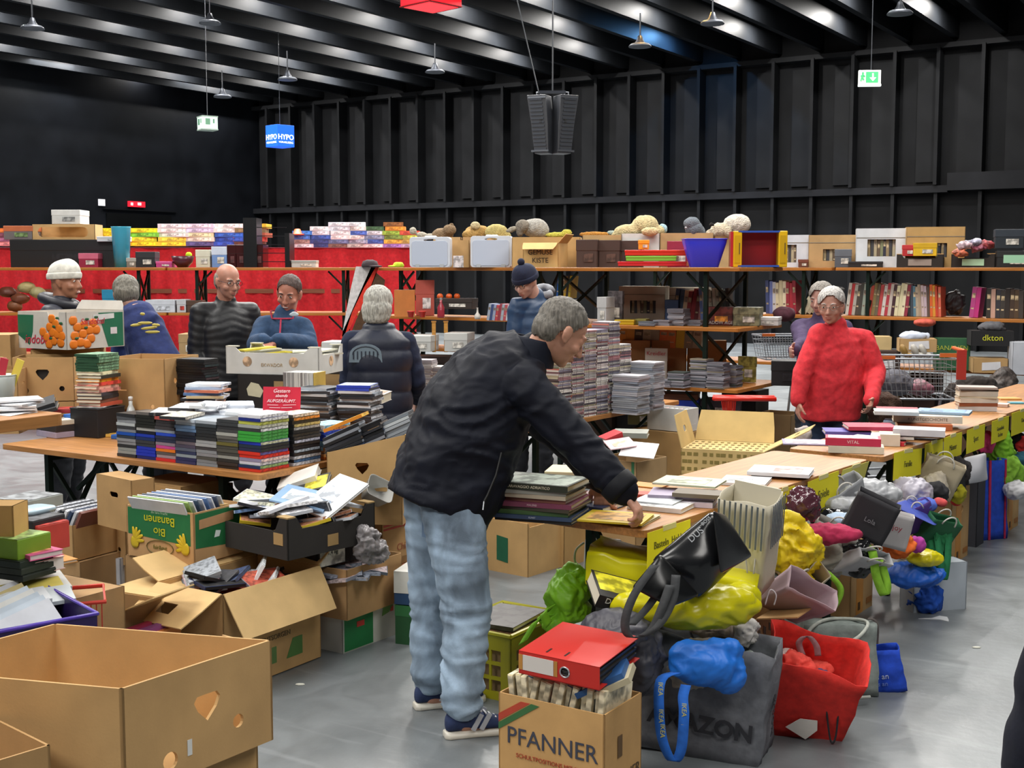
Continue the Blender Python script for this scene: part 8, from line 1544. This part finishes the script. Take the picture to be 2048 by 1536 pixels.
# cartons behind the man's legs under the first table
rc4 = CB('brown carton with a green label behind the big pile of art books', 1056, 1155, 0, .34, .36, .3, 'b', yaw=math.radians(-38), col='b4905c', cut={'right': [(1, .92), (.04, .92)]}, flaps={'left': (.12, 30)}); face_poly(rc4, .34, .36, 'front', [(.12, .07), (.2, .06), (.2, .2), (.12, .21)], '1c5c40', 'green_label')
CB('second brown carton standing right of the green-labelled one', 1128, 1136, 0, .2, .36, .26, 'b', yaw=math.radians(-38), col='a8844e', lid=True)
# ---- lower right rack contents, carts
for i, a in enumerate([('cream carton flap box above the red sweater shoulder', 1735, 1782, 710, 645, 11.4, 'c4b080'), ('dark carton with a white note', 1752, 1800, 712, 672, 11.2, '3c2c26'), ('brown carton with heaped letters and a white note', 1800, 1872, 704, 678, 11.0, 'a08054'), ('green and grey carton with yellow lettering', 1874, 1938, 735, 672, 11.3, '2c5c3c'), ('black crate lettered in yellow', 1944, 2026, 692, 662, 11.0, '1a1a1c'), ('brown carton with two white notes', 1948, 2014, 735, 706, 11.0, '9c7a4c'), ('stack of white boxes at the right edge', 2026, 2070, 725, 660, 10.8, 'b8bcc4')]):
    p0 = a[6]; r_ = fbox(a[0] + ' on the low right rack', a[1], a[2], a[3], a[4], a[5], .25, a[6], yaw=-.2, style='carton', zb=.772 if a[3] > 708 else None, lid=True)
    w = (a[2] - a[1]) / 2500 * a[5]
    if i in (1, 2, 5): face_poly(r_, w, .25, 'front', [(w * .25, .02), (w * .8, .03), (w * .78, .1), (w * .25, .09)], 'd0d0d4', 'white_note', .003)
    if i == 3: face_text(r_, w, .25, 'front', 'BANANEN', .06, 'a8b040', w * .45, .2)
    if i == 4: face_text(r_, w, .25, 'front', 'dkton', .075, 'c8c830', w * .5, .07)
sbag('heap of letters in the brown carton with a white note', 1830, 674, 11.1, .14, .09, .05, 'b8c0d0', 170, .02, kind='paper', vox=.016, name='paper_heap', cat='paper'); sbag('grey cloth heap above the yellow-lettered crate', 1985, 655, 11.1, .12, .09, .05, '5c5c60', 171, .02, kind='cloth', vox=.016, name='cloth_bundle', cat='cloth'); sbag('salmon cap lying on the right rack low board', 1850, 645, 11.5, .1, .08, .035, 'c85c4c', 172, .01, kind='cloth', vox=.014, name='hat', cat='hat')
sbag('dark brown handbag standing below the right rack', 1950, 790, 10.4, .26, .12, .16, '241c18', 173, .02, kind='cloth', vox=.016, name='handbag'); sbag('colourful clutter bag under the right rack at the right', 2005, 770, 10.8, .12, .1, .16, '4c4440', 174, .03, kind='print', vox=.016)
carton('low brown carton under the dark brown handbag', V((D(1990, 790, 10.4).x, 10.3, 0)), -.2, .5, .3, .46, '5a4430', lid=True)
def cart(label, px, py, Y, yaw, w=.62, d=.42, h=.3, sign_=True):
    p = D(px, py, Y); r = thing('shopping_cart', label, 'shopping cart', (p.x, p.y, 0), yaw); z0 = p.z - h; m = mat('9a9ea4', 'metal')
    rim = lambda z, k: [(-w / 2 * k, 0, z), (w / 2, 0, z), (w / 2, d, z), (-w / 2 * k, d, z), (-w / 2 * k, 0, z)]
    MB().tube(rim(p.z, 1), .008, 6).build('rim', m, r); MB().tube(rim(z0, .8), .008, 6).build('lower_frame', m, r)
    q = MB()
    for i in range(17): t = i / 16; q.bar((-w / 2 + w * t, 0, p.z), (-w / 2 * .8 + w * .9 * t, 0, z0), .0035); q.bar((-w / 2 + w * t, d, p.z), (-w / 2 * .8 + w * .9 * t, d, z0), .0035)
    for k in range(1, 5): q.tube(rim(z0 + h * k / 5, .8 + .04 * k), .0028, 4)
    for i in range(9): q.bar((-w / 2 * .8 + w * .9 * i / 8, 0, z0), (-w / 2 * .8 + w * .9 * i / 8, d, z0), .0035)
    q.build('wire_basket', m, r)['kind'] = 'stuff'
    for s in (.03, d - .03): MB().tube([(w / 2 - .02, s, z0), (w / 2 - .1, s, .16), (-w / 2, s, .12)], .012, 8).build('frame', m, r)
    for x in (-w / 2 + .03, w / 2 - .12):
        for y in (.03, d - .03): MB().lathe([(.05, -.012), (.055, 0), (.05, .012)], 14, M=T(x, y, .056) @ rot(PI / 2)).build('wheel', mat('2a2a2c', 'plastic'), r)
    MB().tube([(w / 2 + .06, .02, p.z + .06), (w / 2 + .06, d - .02, p.z + .06)], .015, 8).build('handle', mat('d0602c', 'plastic'), r); MB().bar((-w / 2, 0, p.z + .01), (-w / 2 + .28 * w, 0, p.z + .01), .016, .025).build('orange_grip', mat('c86830', 'plastic'), r); MB().bar((w / 2 - .2 * w, 0, p.z + .03), (w / 2, 0, p.z + .03), .016, .03).build('orange_grip', mat('c86830', 'plastic'), r)
    if sign_: MB().box((w / 2 + .03, -.012, p.z - .04), (.07, .012, .22)).build('red_panel', mat('a8342c', 'plastic'), r)
    return r
rct = cart('wire shopping cart with orange grips and a red panel behind the red sweater', 1828, 718, 9.3, -.12)
sbag('grey clothes in the wire shopping cart', 1790, 765, 9.6, .14, .12, .1, '5c5c64', 180, .02, kind='cloth', vox=.016, name='cloth_bundle', cat='cloth'); sbag('blue and red things in the wire shopping cart', 1840, 775, 9.6, .12, .1, .06, '7c4c58', 181, .02, kind='print', vox=.016, name='cloth_bundle', cat='cloth')
cart('small wire shopping cart with an orange corner left of the red sweater', 1570, 672, 10.7, .1, .4, .3, .2, False)
for i, x in enumerate((1812, 1834, 1850)): r = thing('shoe', 'pale shoe, %s of the three above the shopping cart' % ['left', 'middle', 'right'][i], 'shoe', D(x, 712, 10.95)); MB().ball((0, 0, .05), (.028, .05, .065), 12, M=rot(0, -.4)).ball((.02, -.02, .01), (.03, .05, .025), 10).build('shoe_body', mat('a8a49c' if i else '8c6c30', 'plain'), r, True)
sbag('brown fur coat bundle on the near side of the red-sweatered woman', 1770, 822, 8.6, .12, .1, .13, '4a3428', 182, .02, kind='fur', vox=.014, name='coat', cat='coat')
sbag('white and red plastic carrier left of the red-sweatered woman', 1606, 872, 8.1, .06, .06, .07, 'b0a4a0', 183, .025, kind='sheen', vox=.012)
# clutter on the low boards and under the racks, only bits showing
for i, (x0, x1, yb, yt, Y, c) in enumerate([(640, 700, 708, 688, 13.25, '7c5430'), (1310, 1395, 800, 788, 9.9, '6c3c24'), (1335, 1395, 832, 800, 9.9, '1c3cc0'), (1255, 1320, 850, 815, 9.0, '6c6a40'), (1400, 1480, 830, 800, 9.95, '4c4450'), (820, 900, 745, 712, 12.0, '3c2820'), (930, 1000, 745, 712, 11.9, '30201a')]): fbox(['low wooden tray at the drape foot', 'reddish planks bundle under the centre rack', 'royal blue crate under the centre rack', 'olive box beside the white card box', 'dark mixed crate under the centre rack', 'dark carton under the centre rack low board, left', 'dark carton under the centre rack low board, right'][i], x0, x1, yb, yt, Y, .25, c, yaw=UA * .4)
for i, x in enumerate(range(1195, 2050, 72)):
    Yq = YR(x) + .1 if x > 1600 else 10.9 - (x - 1195) * .0022; hb_ = [.5, .62, .42, .55, .68][i % 5]; w_ = .3
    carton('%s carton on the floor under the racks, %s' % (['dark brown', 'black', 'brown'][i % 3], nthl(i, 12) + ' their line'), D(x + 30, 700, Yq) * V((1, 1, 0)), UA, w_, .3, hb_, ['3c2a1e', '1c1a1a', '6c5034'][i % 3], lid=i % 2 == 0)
